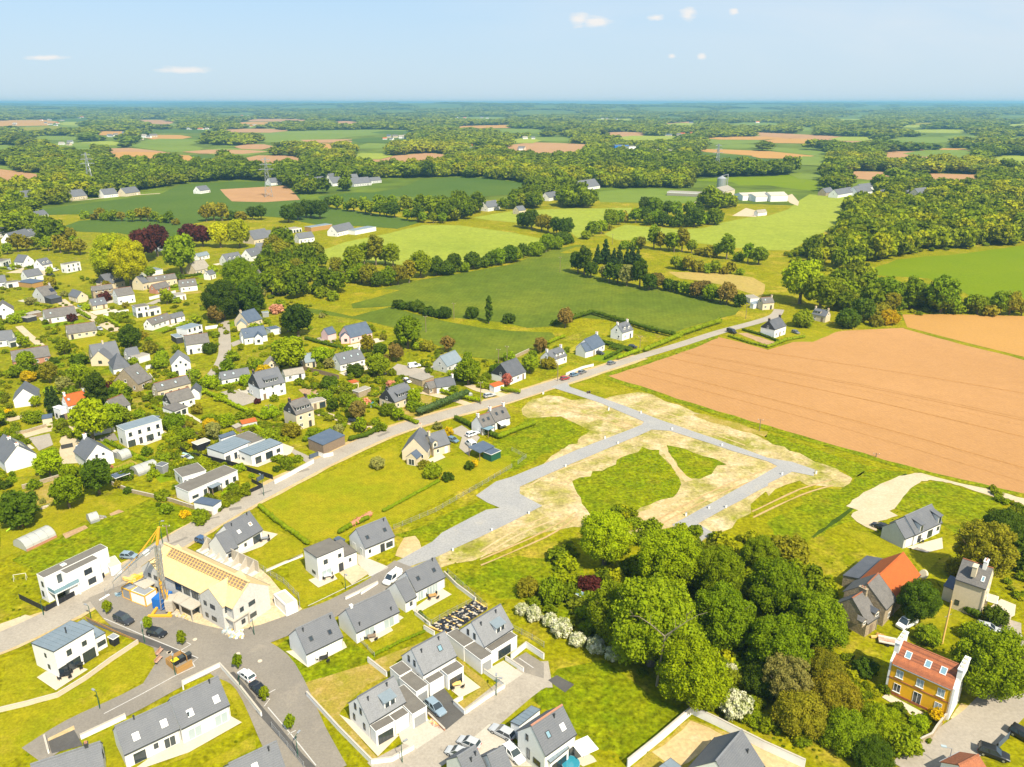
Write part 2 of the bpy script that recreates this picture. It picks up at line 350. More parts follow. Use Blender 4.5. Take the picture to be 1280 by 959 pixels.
def road(name, m, pts, w, z, curve=True, edge=0):
    P3 = [G(*p) for p in pts]
    if curve:
        if isinstance(w, list): w = [w[i] + (w[i + 1] - w[i]) * q / 4 for i in range(len(w) - 1) for q in range(4)] + [w[-1]]
        P3 = smooth(P3)
    L, Rr = ribbon(P3, w, z)
    if edge:
        L = [(x + rng.uniform(-edge, edge), y + rng.uniform(-edge, edge), q) for x, y, q in L]; Rr = [(x + rng.uniform(-edge, edge), y + rng.uniform(-edge, edge), q) for x, y, q in Rr]
    n = len(L); b = MB(); b.v = L + Rr; b.f = [(i, n + i, n + i + 1, i + 1) for i in range(n - 1)]
    me = b.mesh(name, m); ROADS.append(([PX(*v) for v in L] + [PX(*v) for v in Rr[::-1]])); KEEP.append(ROADS[-1])
    for p in me.polygons:
        if p.normal.z < 0: p.flip()
    return obj(name, me, kind='structure')

# ---- countryside: fields, from the nearest outwards
FIELDS = [
 ('wheat_field', 'wheat', .05, [(437,372),(480,360),(530,349),(585,340),(640,330),(662,321),(690,312),(722,306),(738,308),(735,316),(712,337),(752,347),(785,354),(815,360),(850,366),(890,372),(927,385),(920,394),(895,400),(860,410),(842,416),(820,413),(790,405),(760,400),(722,397),(697,408),(660,410),(630,403),(590,400),(565,397),(530,390),(495,382),(470,384),(440,386)]),
 ('wheat_field', 'wheat', .05, [(357,386),(387,380),(412,384),(440,388),(485,383),(497,386),(530,395),(562,403),(600,410),(640,414),(688,416),(695,421),(670,433),(640,447),(620,450),(592,447),(570,440),(545,430),(520,420),(505,413),(470,405),(440,398),(400,393)]),
 ('gorse_strip', 'gorse_grass', .06, [(357,386),(387,380),(412,384),(440,388),(485,383),(486,385),(462,390),(440,396),(408,389),(387,386)]),
 ('gorse_strip', 'gorse_grass', .06, [(437,372),(480,361),(500,363),(470,372),(440,380)]),
 ('gorse_strip', 'gorse_grass', .06, [(738,308),(720,309),(700,316),(705,317),(735,316)]),
 ('pale_wheat_field', 'wheat_pale', .05, [(397,315),(430,303),(480,293),(530,281),(575,282),(640,291),(690,301),(662,309),(640,314),(605,323),(560,333),(532,338),(500,331),(430,326),(405,323)]),
 ('pale_wheat_field', 'wheat_pale', .05, [(590,272),(640,264),(700,261),(790,260),(788,266),(782,273),(757,284),(735,292),(722,298),(712,291),(690,284),(650,279),(610,275)]),
 ('pale_wheat_field', 'wheat_pale', .05, [(755,293),(768,286),(782,281),(850,287),(880,285),(905,278),(935,272),(960,270),(985,262),(1000,250),(1012,243),(1055,246),(1057,272),(1045,284),(1025,293),(1007,302),(990,313),(965,313),(940,312),(910,309),(880,305),(840,302),(800,301),(770,300)]),
 ('narrow_field', 'gorse_grass', .05, [(822,317),(865,320),(900,324),(927,328),(930,333),(880,329),(840,323)]),
 ('mown_hay_field', 'stubble', .05, [(835,340),(877,341),(912,343),(940,347),(958,356),(952,372),(935,366),(910,358),(880,352),(850,348)]),
 ('bright_field', 'bright_crop', .05, [(1085,338),(1122,325),(1155,321),(1185,319),(1230,314),(1300,304),(1500,290),(1500,390),(1280,384),(1235,382),(1202,364),(1160,348),(1110,345),(1092,344)]),
 ('ploughed_field', 'plough', .05, [(755,471),(800,457),(850,440),(897,421),(925,428),(958,437),(985,430),(1010,421),(1055,413),(1130,410),(1200,429),(1280,449),(1500,500),(1500,690),(1280,621),(1200,602),(1135,586),(1050,562),(960,536),(880,512),(800,486)]),
 ('ploughed_field', 'plough_pale', .05, [(1127,393),(1185,393),(1280,395),(1500,402),(1500,498),(1280,447),(1200,427),(1132,409)]),
 ('far_field', 'wheat_dark', .05, [(35,264),(110,254),(200,243),(225,231),(290,227),(350,228),(374,240),(376,254),(330,262),(300,269),(240,280),(215,281),(170,273),(130,271),(100,268),(60,269)]),
 ('far_field', 'wheat_dark', .05, [(60,287),(75,284),(100,276),(160,272),(200,278),(228,281),(225,297),(200,300),(150,292),(100,290)]),
 ('far_ploughed_field', 'plough_far', .10, [(275,237),(310,235),(357,232),(368,241),(375,250),(330,253),(290,252),(282,245)]),
 ('far_field', 'wheat_dark', .05, [(320,256),(345,256),(377,255),(430,262),(490,270),(525,278),(497,286),(455,283),(405,283),(350,272),(320,270)]),
 ('far_field', 'wheat_dark', .05, [(397,246),(440,241),(480,241),(495,246),(460,252),(420,253),(402,251)]),
 ('far_field', 'wheat_dark', .05, [(465,241),(500,235),(527,224),(570,222),(610,223),(640,227),(675,232),(660,240),(640,243),(600,246),(545,248),(500,246)]),
 ('far_field', 'far_green', .05, [(745,240),(780,237),(820,236),(880,240),(865,255),(840,254),(750,253)]),
 ('far_bright_field', 'bright_crop', .05, [(857,226),(900,222),(960,221),(1000,216),(1020,222),(1022,240),(990,236),(960,232),(925,232),(915,228)]),
 ('far_ploughed_field', 'plough_far', .05, [(1042,218),(1062,214),(1100,215),(1140,216),(1200,218),(1234,218),(1238,223),(1190,228),(1150,222),(1120,221),(1085,225),(1060,222)]),
 ('far_ploughed_field', 'plough_far', .05, [(-30,208),(20,214),(75,222),(40,225),(-30,227)]),
 ('far_field', 'far_green', .05, [(-30,205),(12,206),(20,213),(-30,207)]),
 ('far_ploughed_field', 'plough_far', .05, [(130,186),(162,185),(200,189),(226,194),(180,198),(150,194),(133,190)]),
 ('far_field', 'far_green', .05, [(158,181),(200,172),(218,178),(254,185),(245,192),(205,189),(175,185)]),
 ('far_ploughed_field', 'plough_far', .05, [(445,202),(480,196),(535,191),(571,195),(550,200),(520,203)]),
 ('far_field', 'far_green', .05, [(330,165),(400,163),(470,162),(533,163),(490,167),(440,171),(400,177),(320,178),(320,170)]),
 ('far_field', 'far_green', .05, [(435,186),(460,179),(493,180),(480,186)]),
 ('far_ploughed_field', 'plough_far', .05, [(640,181),(665,178),(700,179),(741,181),(727,190),(690,193),(660,191),(625,187)]),
 ('far_ploughed_field', 'plough_far', .05, [(745,166),(780,165),(811,166),(800,171),(760,171)]),
 ('far_field', 'wheat_dark', .05, [(860,191),(910,194),(960,196),(1022,200),(960,203),(870,197)]),
 ('far_ploughed_field', 'plough_pale', .05, [(862,186),(905,187),(960,189),(1018,195),(1000,199),(930,194),(880,190)]),
 ('far_field', 'far_green', .05, [(960,184),(1010,187),(1049,191),(1022,195),(960,188)]),
 ('far_ploughed_field', 'plough_far', .05, [(925,165),(960,166),(1020,169),(1108,174),(1060,180),(1010,175),(960,171)]),
 ('far_field', 'far_green', .05, [(962,172),(1010,176),(1056,181),(1000,179)]),
 ('far_field', 'wheat_pale', .05, [(1037,148),(1060,145),(1086,147),(1085,150),(1050,151)]),
 ('far_field', 'gorse_grass', .05, [(1135,154),(1175,153),(1172,156),(1140,157)]),
 ('far_field', 'far_green', .05, [(872,178),(892,171),(940,174),(962,178),(900,181)]),
 ('far_ploughed_field', 'plough_far', .05, [(822,155),(860,152),(870,155),(850,158)]),
 ('far_ploughed_field', 'plough_pale', .05, [(-30,152),(40,149),(75,151),(60,157),(-30,159)]),
 ('far_field', 'gorse_grass', .05, [(10,160),(80,157),(85,160),(30,164)]),
 ('far_ploughed_field', 'plough_far', .05, [(160,150),(200,150),(232,154),(200,157)]),
 ('far_ploughed_field', 'plough_far', .05, [(408,153),(430,151),(455,153),(440,156)]),
 ('far_ploughed_field', 'plough_far', .05, [(375,175),(440,174),(440,178),(385,179)]),
 ('far_field', 'far_green', .05, [(1188,188),(1210,184),(1226,184),(1205,190)]),
 ('far_ploughed_field', 'plough_far', .05, [(1150,187),(1172,188),(1168,191),(1150,190)]),
 ('far_ploughed_field', 'plough_far', .05, [(690,166),(708,165),(706,168),(692,169)]),
 ('far_ploughed_field', 'plough_far', .05, [(1073,135),(1110,134),(1108,137),(1075,138)]),
 ('far_field', 'far_green', .05, [(900,155),(940,153),(990,154),(960,158),(915,158)]),
 ('far_field', 'far_green', .05, [(1240,147),(1290,146),(1290,148),(1250,149)]),
 ('far_field', 'wheat_pale', .05, [(730,149),(800,148),(790,151),(740,151)]),
 ('far_field', 'far_green', .05, [(90,182),(120,182),(122,188),(95,188)]),
 ('far_field', 'far_green', .05, [(985,218),(1010,217),(1040,221),(1030,225),(1000,224)]),
 ('far_ploughed_field', 'plough_pale', .05, [(560,158),(640,156),(640,160),(580,161)]),
]
for i_, (nm, m, z, pts) in enumerate(FIELDS): sheet(nm, m, pts, (.03 if m.startswith('wheat_dark') else z if z > .09 else .05) + i_ * (.0006 if i_ < 13 else .004), ragged=(14, .8) if z < .09 and min(p[1] for p in pts) > 250 else None)
for pts, m in [([(752,473),(800,488),(880,514),(960,538),(1050,564),(1135,588),(1200,604),(1280,623),(1280,618),(1200,599),(1135,583),(1050,559),(960,533),(880,509),(800,483),(760,470)], 'rough_grass'),
               ([(757,471),(800,459),(850,442),(897,423),(897,419),(850,436),(800,453),(757,467)], 'rough_grass'), ([(1130,411),(1200,430),(1280,450),(1500,501),(1500,497),(1280,446.5),(1200,427),(1130,408.5)], 'gorse_grass')]:
    sheet('field_margin', m, pts, .09, ragged=(5, .5), keep=False)
for i in range(9):
    t = min(1, (i + rng.uniform(-.6, 1.6)) / 9); a = G(772 + (897 - 772) * t, 468 - 44 * t); b = G(1490, 685 - 180 * t)
    road('tractor_track', ['plough_dark', 'plough_light', 'plough_dark'][i % 3], [PX(*a), PX(*(a.lerp(b, .5) + Vector((2, 3, 0)))), PX(*b)], rng.uniform(.35, .9), .088 + i * .0005, edge=.12)
# ---- village ground and the near meadows
sheet('garden_ground', 'garden', [(-60,300),(60,290),(200,300),(300,290),(400,300),(420,330),(350,380),(430,395),(560,440),(640,448),(700,425),(760,400),(830,420),(640,490),(480,545),(320,622),(215,690),(120,700),(-60,690)], .02, keep=False)
sheet('building_plots', 'plot', T('g', 60,100,180,55,300,80,450,75,640,40,700,55,1279,280)+T('h',250,345,420,470,400,520,200,500,150,480,0,560)+T('g',1279,540,1100,720,1005,752,930,800,800,720,640,770,480,720,300,710,0,800)+[(590,700),(545,712),(520,735),(490,712),(555,665),(610,650),(640,612),(668,590),(690,570),(730,540),(700,520),(665,525),(650,518)], .024, ragged=(4, 1.0), keep=False)
for pts, m in [(T('g',310,490,440,430,560,370,650,320,740,330,800,420,850,500,830,550,700,610,600,650,400,670,340,600), 'rough_grass'), (T('g',770,310,860,325,960,360,1060,400,1000,450,940,480,880,470,820,400), 'rough_grass'),
               (T('g',0,260,60,170,200,160,320,190,380,230,330,300,220,330,130,370,60,410,0,440)+[(625,590),(610,560),(630,540)], 'rough_grass'), (T('h',0,700,100,640,240,520,360,530,430,470,560,420,700,440,560,560,420,680,200,790,60,900), 'rough_grass'),
               (T('h',0,245,150,300,350,370,560,420,430,470,330,420,150,350,0,290), 'rough_grass'), (T('g',1279,240,1100,190,960,150,900,155,1000,190,1150,235,1279,270), 'dry_grass'), (T('f',700,760,1150,570,1230,640,1140,640,940,740,880,790,760,770), 'rough_grass'),
               (T('g',300,15,340,-10,420,0,540,30,470,55), 'lawn'), (T('c',-330,20,-80,-90,100,-100,340,-40,430,120,420,250,330,250,180,180,40,130,-60,100,-200,60), 'rough_grass')]:
    sheet('rough_meadow', m, pts, .032, ragged=(2.5, 1.1), keep=False)
for pts in [T('g',745,325,765,320,850,440,905,480,870,490,800,420), T('g',600,665,840,550,870,560,640,700)]: sheet('wheel_tracks', 'sand', pts, .036, ragged=(2, .3), keep=False)
for i, p in enumerate([[(700,505),(745,515),(790,532)], [(660,600),(700,580),(770,556)], [(800,665),(840,640),(900,610),(955,588)], [(770,500),(850,522),(930,550)], [(1040,600),(1000,612),(940,640)], [(600,690),(650,660),(700,640)], [(720,640),(680,665),(600,700)]]):
    for dx in (0, 7): road('wheel_track', 'sand' if i % 2 else 'soil_pale', [(x + dx * .2, y + dx) for x, y in p], .5, .062 + i * .0008 + dx * .00005, edge=.1)
# lawns of the nearer gardens
LAWNS = [('mown', T('f',30,600,200,510,700,300,740,390,1000,360,1279,360,1279,420,900,590,680,720,650,660,440,760,250,790,120,690)), ('lawn', T('f',-180,430,100,350,180,345,250,395,120,470,40,480)), ('lawn', T('f',0,640,120,740,240,800,230,850,0,930,-100,950,0,820)), ('lawn', T('V',0,520,150,450,170,560,300,680,600,690,600,740,210,940,60,900)),
 ('lawn', T('a',30,420,130,380,130,420,265,480,200,560,280,600,200,640,0,660,0,560)), ('lawn', T('a',360,480,640,320,690,330,400,500)), ('lawn', T('a',0,690,280,620,560,440,700,330,780,370,780,430,700,530,500,660,200,820,50,940,0,940)), ('lawn', T('a',420,825,560,760,625,955,450,959)), ('lawn', T('a',925,570,1100,460,1279,640,1279,740,940,900,800,959,900,900,1210,740,1140,600)),
 ('lawn', T('a',1000,945,1279,790,1279,860,1130,940)), ('lawn', T('b',0,740,50,740,240,940,140,950,80,815)), ('lawn', T('b',200,30,440,-60,470,60,240,150,60,0)), ('lawn', T('q',430,465,660,340,620,220,820,385,530,540)), ('lawn', T('q',60,650,320,420,480,530,500,550,150,740)), ('rough_grass', T('b',60,390,170,300,430,300,600,410,340,520,250,600)), ('dry_grass', T('b',240,540,600,430,660,500,560,540,450,640,420,690,600,900,760,830,790,870,600,940,260,620)),
 ('dry_grass', T('r',800,110,1060,330,870,480,810,430,960,320,840,200)), ('dry_grass', T('r',230,150,330,240,400,150,520,60,600,0)), ('rough_grass', T('s',640,210,860,20,1020,110,1279,300,1279,640,1180,620,1020,480,900,270,760,300)), ('lawn', T('s',400,380,640,210,740,290,520,430)), ('lawn', T('c',0,630,80,610,150,660,20,740)), ('lawn', T('c',330,800,420,900,540,959,420,959)),
 ('rough_grass', T('c',100,620,230,470,460,420,700,600,880,680,600,940,320,780,150,650)), ('lawn', T('h',360,720,480,740,760,860,960,740,1010,800,860,870,780,959,700,850,560,870)), ('rough_grass', T('h',570,600,700,510,850,485,1200,590,1000,790,860,700)), ('lawn', T('t',600,180,740,250,840,420,640,400,620,560,860,560,940,480,800,300)), ('lawn', T('u',60,410,240,500,420,590,460,700,300,720)), ('rough_grass', T('u',580,560,770,640,400,880,330,790,480,690)),
 ('lawn', T('e',570,290,810,200,980,270,900,330,760,390)), ('lawn', T('e',170,640,440,560,700,560,740,590,420,690,280,770,0,880,0,730)), ('rough_grass', T('e',60,880,420,720,740,580,1060,650,840,780,560,900,170,959)), ('dry_grass', T('e',120,540,290,480,420,470,410,500,260,590,180,620)), ('lawn', T('e',0,430,180,420,180,460,0,480)), ('lawn', T('e',0,490,180,470,110,520,0,540)), ('lawn', T('e',0,130,220,80,220,140,0,190)), ('lawn', T('e',0,210,150,170,160,220,0,260)),
 ('dry_grass', T('e',560,420,650,380,720,410,600,450)), ('lawn', T('e',1080,560,1260,500,1279,540,1100,600)), ('lawn', T('D',310,520,440,470,660,540,560,610,400,560)), ('lawn', T('D',110,660,330,590,380,620,280,680,250,760,120,740)), ('dry_grass', T('D',900,560,1060,510,930,600,1060,700,1170,600,1279,620,1279,720,1180,760,900,680)), ('lawn', T('D',500,770,700,770,850,850,700,910,520,830)), ('lawn', T('D',640,730,900,700,1100,770,1180,800,960,860)), ('lawn', T('D',440,250,660,300,600,370,430,330)),
 ('lawn', T('i',300,520,560,460,560,500,400,570)), ('lawn', T('i',240,200,440,150,520,170,400,230)), ('lawn', T('i',790,320,920,300,930,340,800,360)), ('lawn', T('X',420,530,560,450,800,470,520,550)), ('lawn', T('X',390,250,650,250,520,320)), ('lawn', T('X',640,100,980,40,960,170,780,130)), ('lawn', T('X',1100,250,1279,200,1279,280,1150,270)), ('lawn', T('K',780,440,1240,460,1000,560,780,560)), ('lawn', T('A',470,460,610,430,650,520,500,540)), ('lawn', T('F',570,110,840,110,830,140,600,170))]
for i, (m, p) in enumerate(LAWNS): sheet('lawn' if m in ('lawn', 'mown') else 'rough_grass', m, p, .040 + i * .0006, ragged=(3.5, .25), keep=False)
# bare ground
BZ = [.0745]
for m, p, nm in [('site_sand', T('w',60,190,110,110,230,60,300,60,960,40,1090,180,1215,300,960,462,800,525,640,465,400,352,300,310,150,275), 'building_site_ground'), ('dry_grass', T('x',40,586,400,290,700,400,850,570,840,620,300,620), 'bare_yard'), ('sand', T('x',180,500,410,300,620,400,400,560,300,600), 'bare_yard'), ('sand', T('x',770,430,1120,600,860,620), 'bare_yard'),
                 ('soil', T('D',390,570,470,560,560,600,470,640), 'vegetable_patch'), ('soil', T('K',390,490,470,490,720,570,640,590), 'vegetable_patch'), ('soil', T('e',310,750,420,710,440,720,330,775), 'vegetable_patch'), ('soil', T('e',545,650,590,632,620,638,560,660), 'vegetable_patch'), ('soil', T('e',790,430,880,380,940,400,840,450), 'vegetable_patch'), ('track', T('B',400,580,500,470,560,600,580,740,400,750), 'gravel_yard'), ('sand', T('h',1200,640,1279,600,1279,690,1230,700), 'vegetable_patch'), ('soil', T('A',770,520,900,485,860,530,800,550), 'vegetable_patch'), ('sand', T('f',740,770,800,760,830,820,770,880,700,860), 'bare_yard'), ('track', T('E',40,330,280,270,480,300,330,360,200,330), 'gravel_yard'), ('sand', T('u',610,540,700,410,880,470,860,590,790,640), 'gravel_yard'),
                 ('track', T('v',-60,790,200,700,330,730,200,850,-60,950), 'gravel_yard')]:
    BZ[0] += .0007; sheet(nm, m, p, BZ[0], ragged=(2.5, .35))
# ---- roads
MAIN = [(-40,819),(31,790),(101,755),(148,724),(217,679),(280,642),(322,620),(400,580),(482,542),(570,515),(630,500),(690,481),(760,459),(800,446),(850,431),(900,415),(945,403),(968,395),(974,387)]
road('road_verge', 'sand', MAIN[:14], 8.6, .080, edge=.35)
road('road', 'asphalt_old', MAIN, [7.2] * 6 + [6.2] * 6 + [5] * 7, .090)
sheet('gravel_road', 'gravel_road', [(688,484),(709,478)]+T('g',290,15,450,70,600,125,740,180,1000,270,1279,370)+T('h',120,390,235,430,228,462,120,440,0,500)+T('g',1279,510,930,700,1005,745,930,800,800,705,1279,440)+[(972,583),(960,577)]+T('g',1100,335,900,270,790,236,700,230,560,290,300,400,40,515,40,550,150,610,0,690)+[(600,672),(545,697),(492,716),(470,728),(462,718),(500,700)]+T('f',880,790,930,745,1150,630,1220,620,1160,595,1100,560,1200,490)+T('g',0,465,100,425,160,400,400,300,650,205,660,190,440,95), .100, ragged=(6, .12))
road('asphalt_road', 'asphalt', [(135,738),(165,768),(215,793),(262,808),(300,822),(333,846),(370,925),(395,975)], [8, 9, 9, 10, 12, 11, 10, 10], .094)
road('asphalt_road', 'asphalt', [(275,812),(333,792),(375,776),(420,759),(468,733),(492,716),(506,706)], [9, 6.5, 6.2, 6, 6, 6, 6], .102)
road('asphalt_road', 'asphalt', [(285,815),(225,845),(160,880),(92,912),(40,945)], [8, 6, 6, 6, 6], .106)
sheet('asphalt_square', 'asphalt', T('w',300,530,430,540,575,605,560,660,430,710,230,780,330,620), .110)
road('asphalt_road', 'asphalt_old', [(480,975),(510,955),(589,906),(660,850),(688,843)], [9, 8, 7, 7, 7], .098)
sheet('parking_bay', 'asphalt_dark', T('s',800,70,870,30,1010,105,935,168), .112)
sheet('parking_bay', 'asphalt', T('q',1070,775,1160,725,1279,800,1279,900,1150,860), .114)
sheet('parking_court', 'concrete', T('s',0,700,330,420,380,440,360,490,520,560,700,762,0,762), .104)
sheet('driveway', 'asphalt_dark', T('r',590,400,700,295,860,500,735,602,610,490), .108)
sheet('driveway', 'concrete', T('r',405,600,520,560,600,520,720,610,540,730,440,690), .108)
sheet('driveway', 'concrete', T('q',880,850,1010,780,1140,870,1020,950), .108)
sheet('driveway', 'concrete', T('V',690,420,780,460,1000,550,820,650,700,520), .108)
sheet('driveway', 'track', T('V',510,610,690,520,810,620,640,730), .112)
sheet('driveway', 'asphalt_dark', T('a',240,825,370,770,415,850,260,890), .108)
sheet('footpath', 'asphalt_dark', T('a',430,215,700,300,860,360,990,410,960,420,720,340,450,240), .116)
sheet('footpath', 'asphalt_dark', T('a',1140,490,1170,480,1279,610,1279,660), .116)
sheet('footpath', 'asphalt_dark', T('b',0,620,240,900,300,959,250,959,0,680), .116)
sheet('footpath', 'sand', T('a',240,815,370,750,375,770,240,830), .118)
for p in [T('v',790,580,870,530,880,540,800,585)]: sheet('road_marking', 'white_line', p, .124)
for pts in [T('w',0,950,230,830,440,715,560,660), T('w',560,660,545,635,580,607,430,545,250,470,0,362), T('q',1115,765,1210,830), T('w',985,905,1020,860,960,840), T('b',60,660,180,800), T('b',180,800,300,950), T('b',160,795,200,775), T('w',1000,830,1055,800), T('a',905,375,955,345), T('a',955,345,935,335), T('V',200,945,1000,560)]:
    road('kerb', 'kerb_stone', pts, .16, .128, curve=False)
road('village_lane', 'lane', T('F',765,715,770,800)+[(281,440),(276,455),(268,467),(255,481)], 5.0, .088)
road('village_lane', 'track', [(75,375),(87,384),(109,394),(128,404),(146,414)], 5.0, .088)
road('village_lane', 'lane', T('F',170,580,260,545,380,505), 4.5, .088)
road('village_lane', 'track', T('E',150,755,220,820,330,912), 3.0, .088)
road('village_lane', 'track', T('B',0,590,150,560,300,520,480,490), 5.0, .088)
road('village_lane', 'track', T('B',-20,470,120,440,270,405), 4.0, .088)
road('driveway', 'track', T('D',510,740,560,735,700,780,850,825,950,852), 3.2, .088)
road('driveway', 'track', T('C',195,245,215,262,330,285,500,330,590,362), 3.0, .088)
road('driveway', 'track', T('C',560,220,640,255,760,280,820,300), 3.5, .087)
road('village_lane', 'lane', T('u',300,1040,440,900,640,770,880,600,1000,480,1150,330,1250,200)+[(1284,838),(1262,795),(1262,775)], [7, 7, 7, 7, 7, 7, 6, 5, 4.5, 4], .088)
road('gravel_track', 'track', T('h',1340,610,1279,590,1100,540,950,492,850,470,780,465,720,475,650,510,560,575,480,640), [4, 4, 4, 4, 4.2, 4.5, 5, 6, 9, 9], .088, edge=.3)
sheet('gravel_yard', 'track', T('h',410,660,500,590,570,610,650,660,560,690,540,740,440,690), .084, ragged=(2, .4))
road('ditch', 'forest_floor', T('h',225,770,330,690,520,560,690,450), .8, .07, edge=.3)
road('footpath', 'terrace', T('A',260,395,470,520), 1.0, .088)
road('track', 'track', T('m',-80,650,100,620,200,612,350,606,500,592,640,578,800,568), 5, .088)
sheet('driveway', 'asphalt_old', T('A',510,270,590,250,690,280,780,320,660,360,570,330), .086)
sheet('driveway', 'asphalt_old', T('B',190,575,330,545,355,620,260,660), .086)
sheet('driveway', 'lane', T('f',130,300,260,360,300,380,260,400,180,345), .086)
sheet('driveway', 'lane', T('D',1050,400,1279,450,1250,500,1130,480,960,470), .086)
sheet('driveway', 'lane', T('D',490,235,560,215,640,240,610,265), .086)
sheet('driveway', 'asphalt_old', T('C',430,530,520,490,640,570,560,690,500,640,520,570), .086)
sheet('driveway', 'asphalt', T('B',640,590,760,540,790,590,700,600), .086)
sheet('driveway', 'lane', T('F',820,890,900,860,910,890,840,920), .086)
sheet('farmyard', 'track', T('o',1100,680,1170,640,1245,660,1220,685), .06); sheet('farmyard', 'track', T('p',80,585,120,570,155,610,150,630,110,615), .06); road('farm_track', 'track', T('o',895,628,960,600), 8, .06)
# road repairs and worn patches
for i in range(9):
    a = MAIN[rng.randrange(0, 12)] if i < 14 else rng.choice([(215,793),(262,808),(300,822),(333,846),(370,925),(375,776),(420,759),(225,845),(589,906),(640,868),(520,950)]); k = rng.uniform(-12, 12); g = G(a[0] + k * 2, a[1] - k * .8); th = rng.uniform(.4, .9); l, w_ = rng.uniform(.6, 2.4), rng.uniform(.3, .8)
    c, s_ = math.cos(th), math.sin(th); sheet('road_patch', 'asphalt_old' if i >= 14 else 'asphalt', [PX(g.x + x * c - y * s_, g.y + x * s_ + y * c) for x, y in ((-l, -w_), (l, -w_), (l, w_), (-l, w_))], .1195 + i * .0001, ragged=(1, .15), keep=False)
# terraces
for p in [T('a',185,510,230,480,270,480,410,460,440,470,280,575), T('a',640,990,905,800,1130,690,1210,735,945,885), T('q',400,440,600,300,665,340,430,470), T('q',100,620,320,480,345,495,255,555,275,580,130,660), T('V',205,685,440,600,495,675,305,762), T('Z',540,440,780,190,940,225,780,350), T('b',150,380,440,330,455,360,260,460), T('r',20,500,230,600,270,700,400,630,420,640,280,780), T('r',770,340,850,230,965,320,830,390), T('s',960,680,1020,600,1160,680,1190,720,1080,762), T('h',690,820,870,770,875,825,795,845), T('u',15,360,60,325,420,520,430,570,340,560), T('B',900,620,1080,520,1145,560,970,625), T('A',540,730,920,610,1000,640,980,680,760,770), T('C',290,720,380,680,410,705,320,745), T('t',1070,450,1180,370,1279,410,1270,480,1190,520)]:
    sheet('terrace', 'terrace', p, .135)
sheet('swimming_pool', 'water', T('t',1135,435,1175,425,1215,465,1165,465), .145)
# ------------------------------------------------------------------ buildings
SPOTS = []                                  # (x, y, radius) of everything built: keeps plants and trees clear
def window_mesh(w, h, fm, gm, kind):
    def fn():
        b = MB(); t = .07
        b.box(-w/2, -.06, 0, w/2, .02, t).box(-w/2, -.06, h - t, w/2, .02, h).box(-w/2, -.06, t, -w/2 + t, .02, h - t).box(w/2 - t, -.06, t, w/2, .02, h - t)
        if w > 1.0: b.box(-t/2, -.05, t, t/2, .02, h - t)
        if w > 2.6: b.box(-w/4 - t/2, -.05, t, -w/4 + t/2, .02, h - t).box(w/4 - t/2, -.05, t, w/4 + t/2, .02, h - t)
        if kind == 's': b.box(-w/2 - .1, -.14, -.08, w/2 + .1, .02, -.003)
        return b.mesh('window', fm)
    def pn():
        return MB().add([(-w/2 + .05, -.02, .05), (w/2 - .05, -.02, .05), (w/2 - .05, -.02, h - .05), (-w/2 + .05, -.02, h - .05)], [(0, 1, 2, 3)]).mesh('pane', gm)
    return shared(('w', w, h, fm, kind), fn), shared(('p', w, h, gm), pn)
def one_window_mesh(w, h, fm):
    def fn():
        b = MB(); t = .09
        b.box(-w/2, -.06, 0, w/2, .02, t).box(-w/2, -.06, h - t, w/2, .02, h).box(-w/2, -.06, t, -w/2 + t, .02, h - t).box(w/2 - t, -.06, t, w/2, .02, h - t)
        b.add([(-w/2 + .05, -.02, .05), (w/2 - .05, -.02, .05), (w/2 - .05, -.02, h - .05), (-w/2 + .05, -.02, h - .05)], [(0, 1, 2, 3)], 1)
        return b.mesh('window', [fm, 'glass'])
    return shared(('ow', w, h, fm), fn)
def door_mesh(w, h, m):
    def fn():
        b = MB(); b.box(-w/2, -.05, 0, w/2, .02, h).box(-w/2 + .12, -.065, .15, w/2 - .12, -.052, h * .45).box(-w/2 + .12, -.065, h * .52, w/2 - .12, -.052, h - .15)
        return b.mesh('door', m)
    return shared(('d', w, h, m), fn)
def garage_mesh(w, h, m):
    def fn():
        b = MB(); n = 5
        for i in range(n): b.box(-w/2, -.05, h * i / n + .015, w/2, .01, h * (i + 1) / n - .015)
        b.box(-w/2, -.03, .0, w/2, .0, h); return b.mesh('garage_door', m)
    return shared(('gd', w, h, m), fn)
class Vol: pass
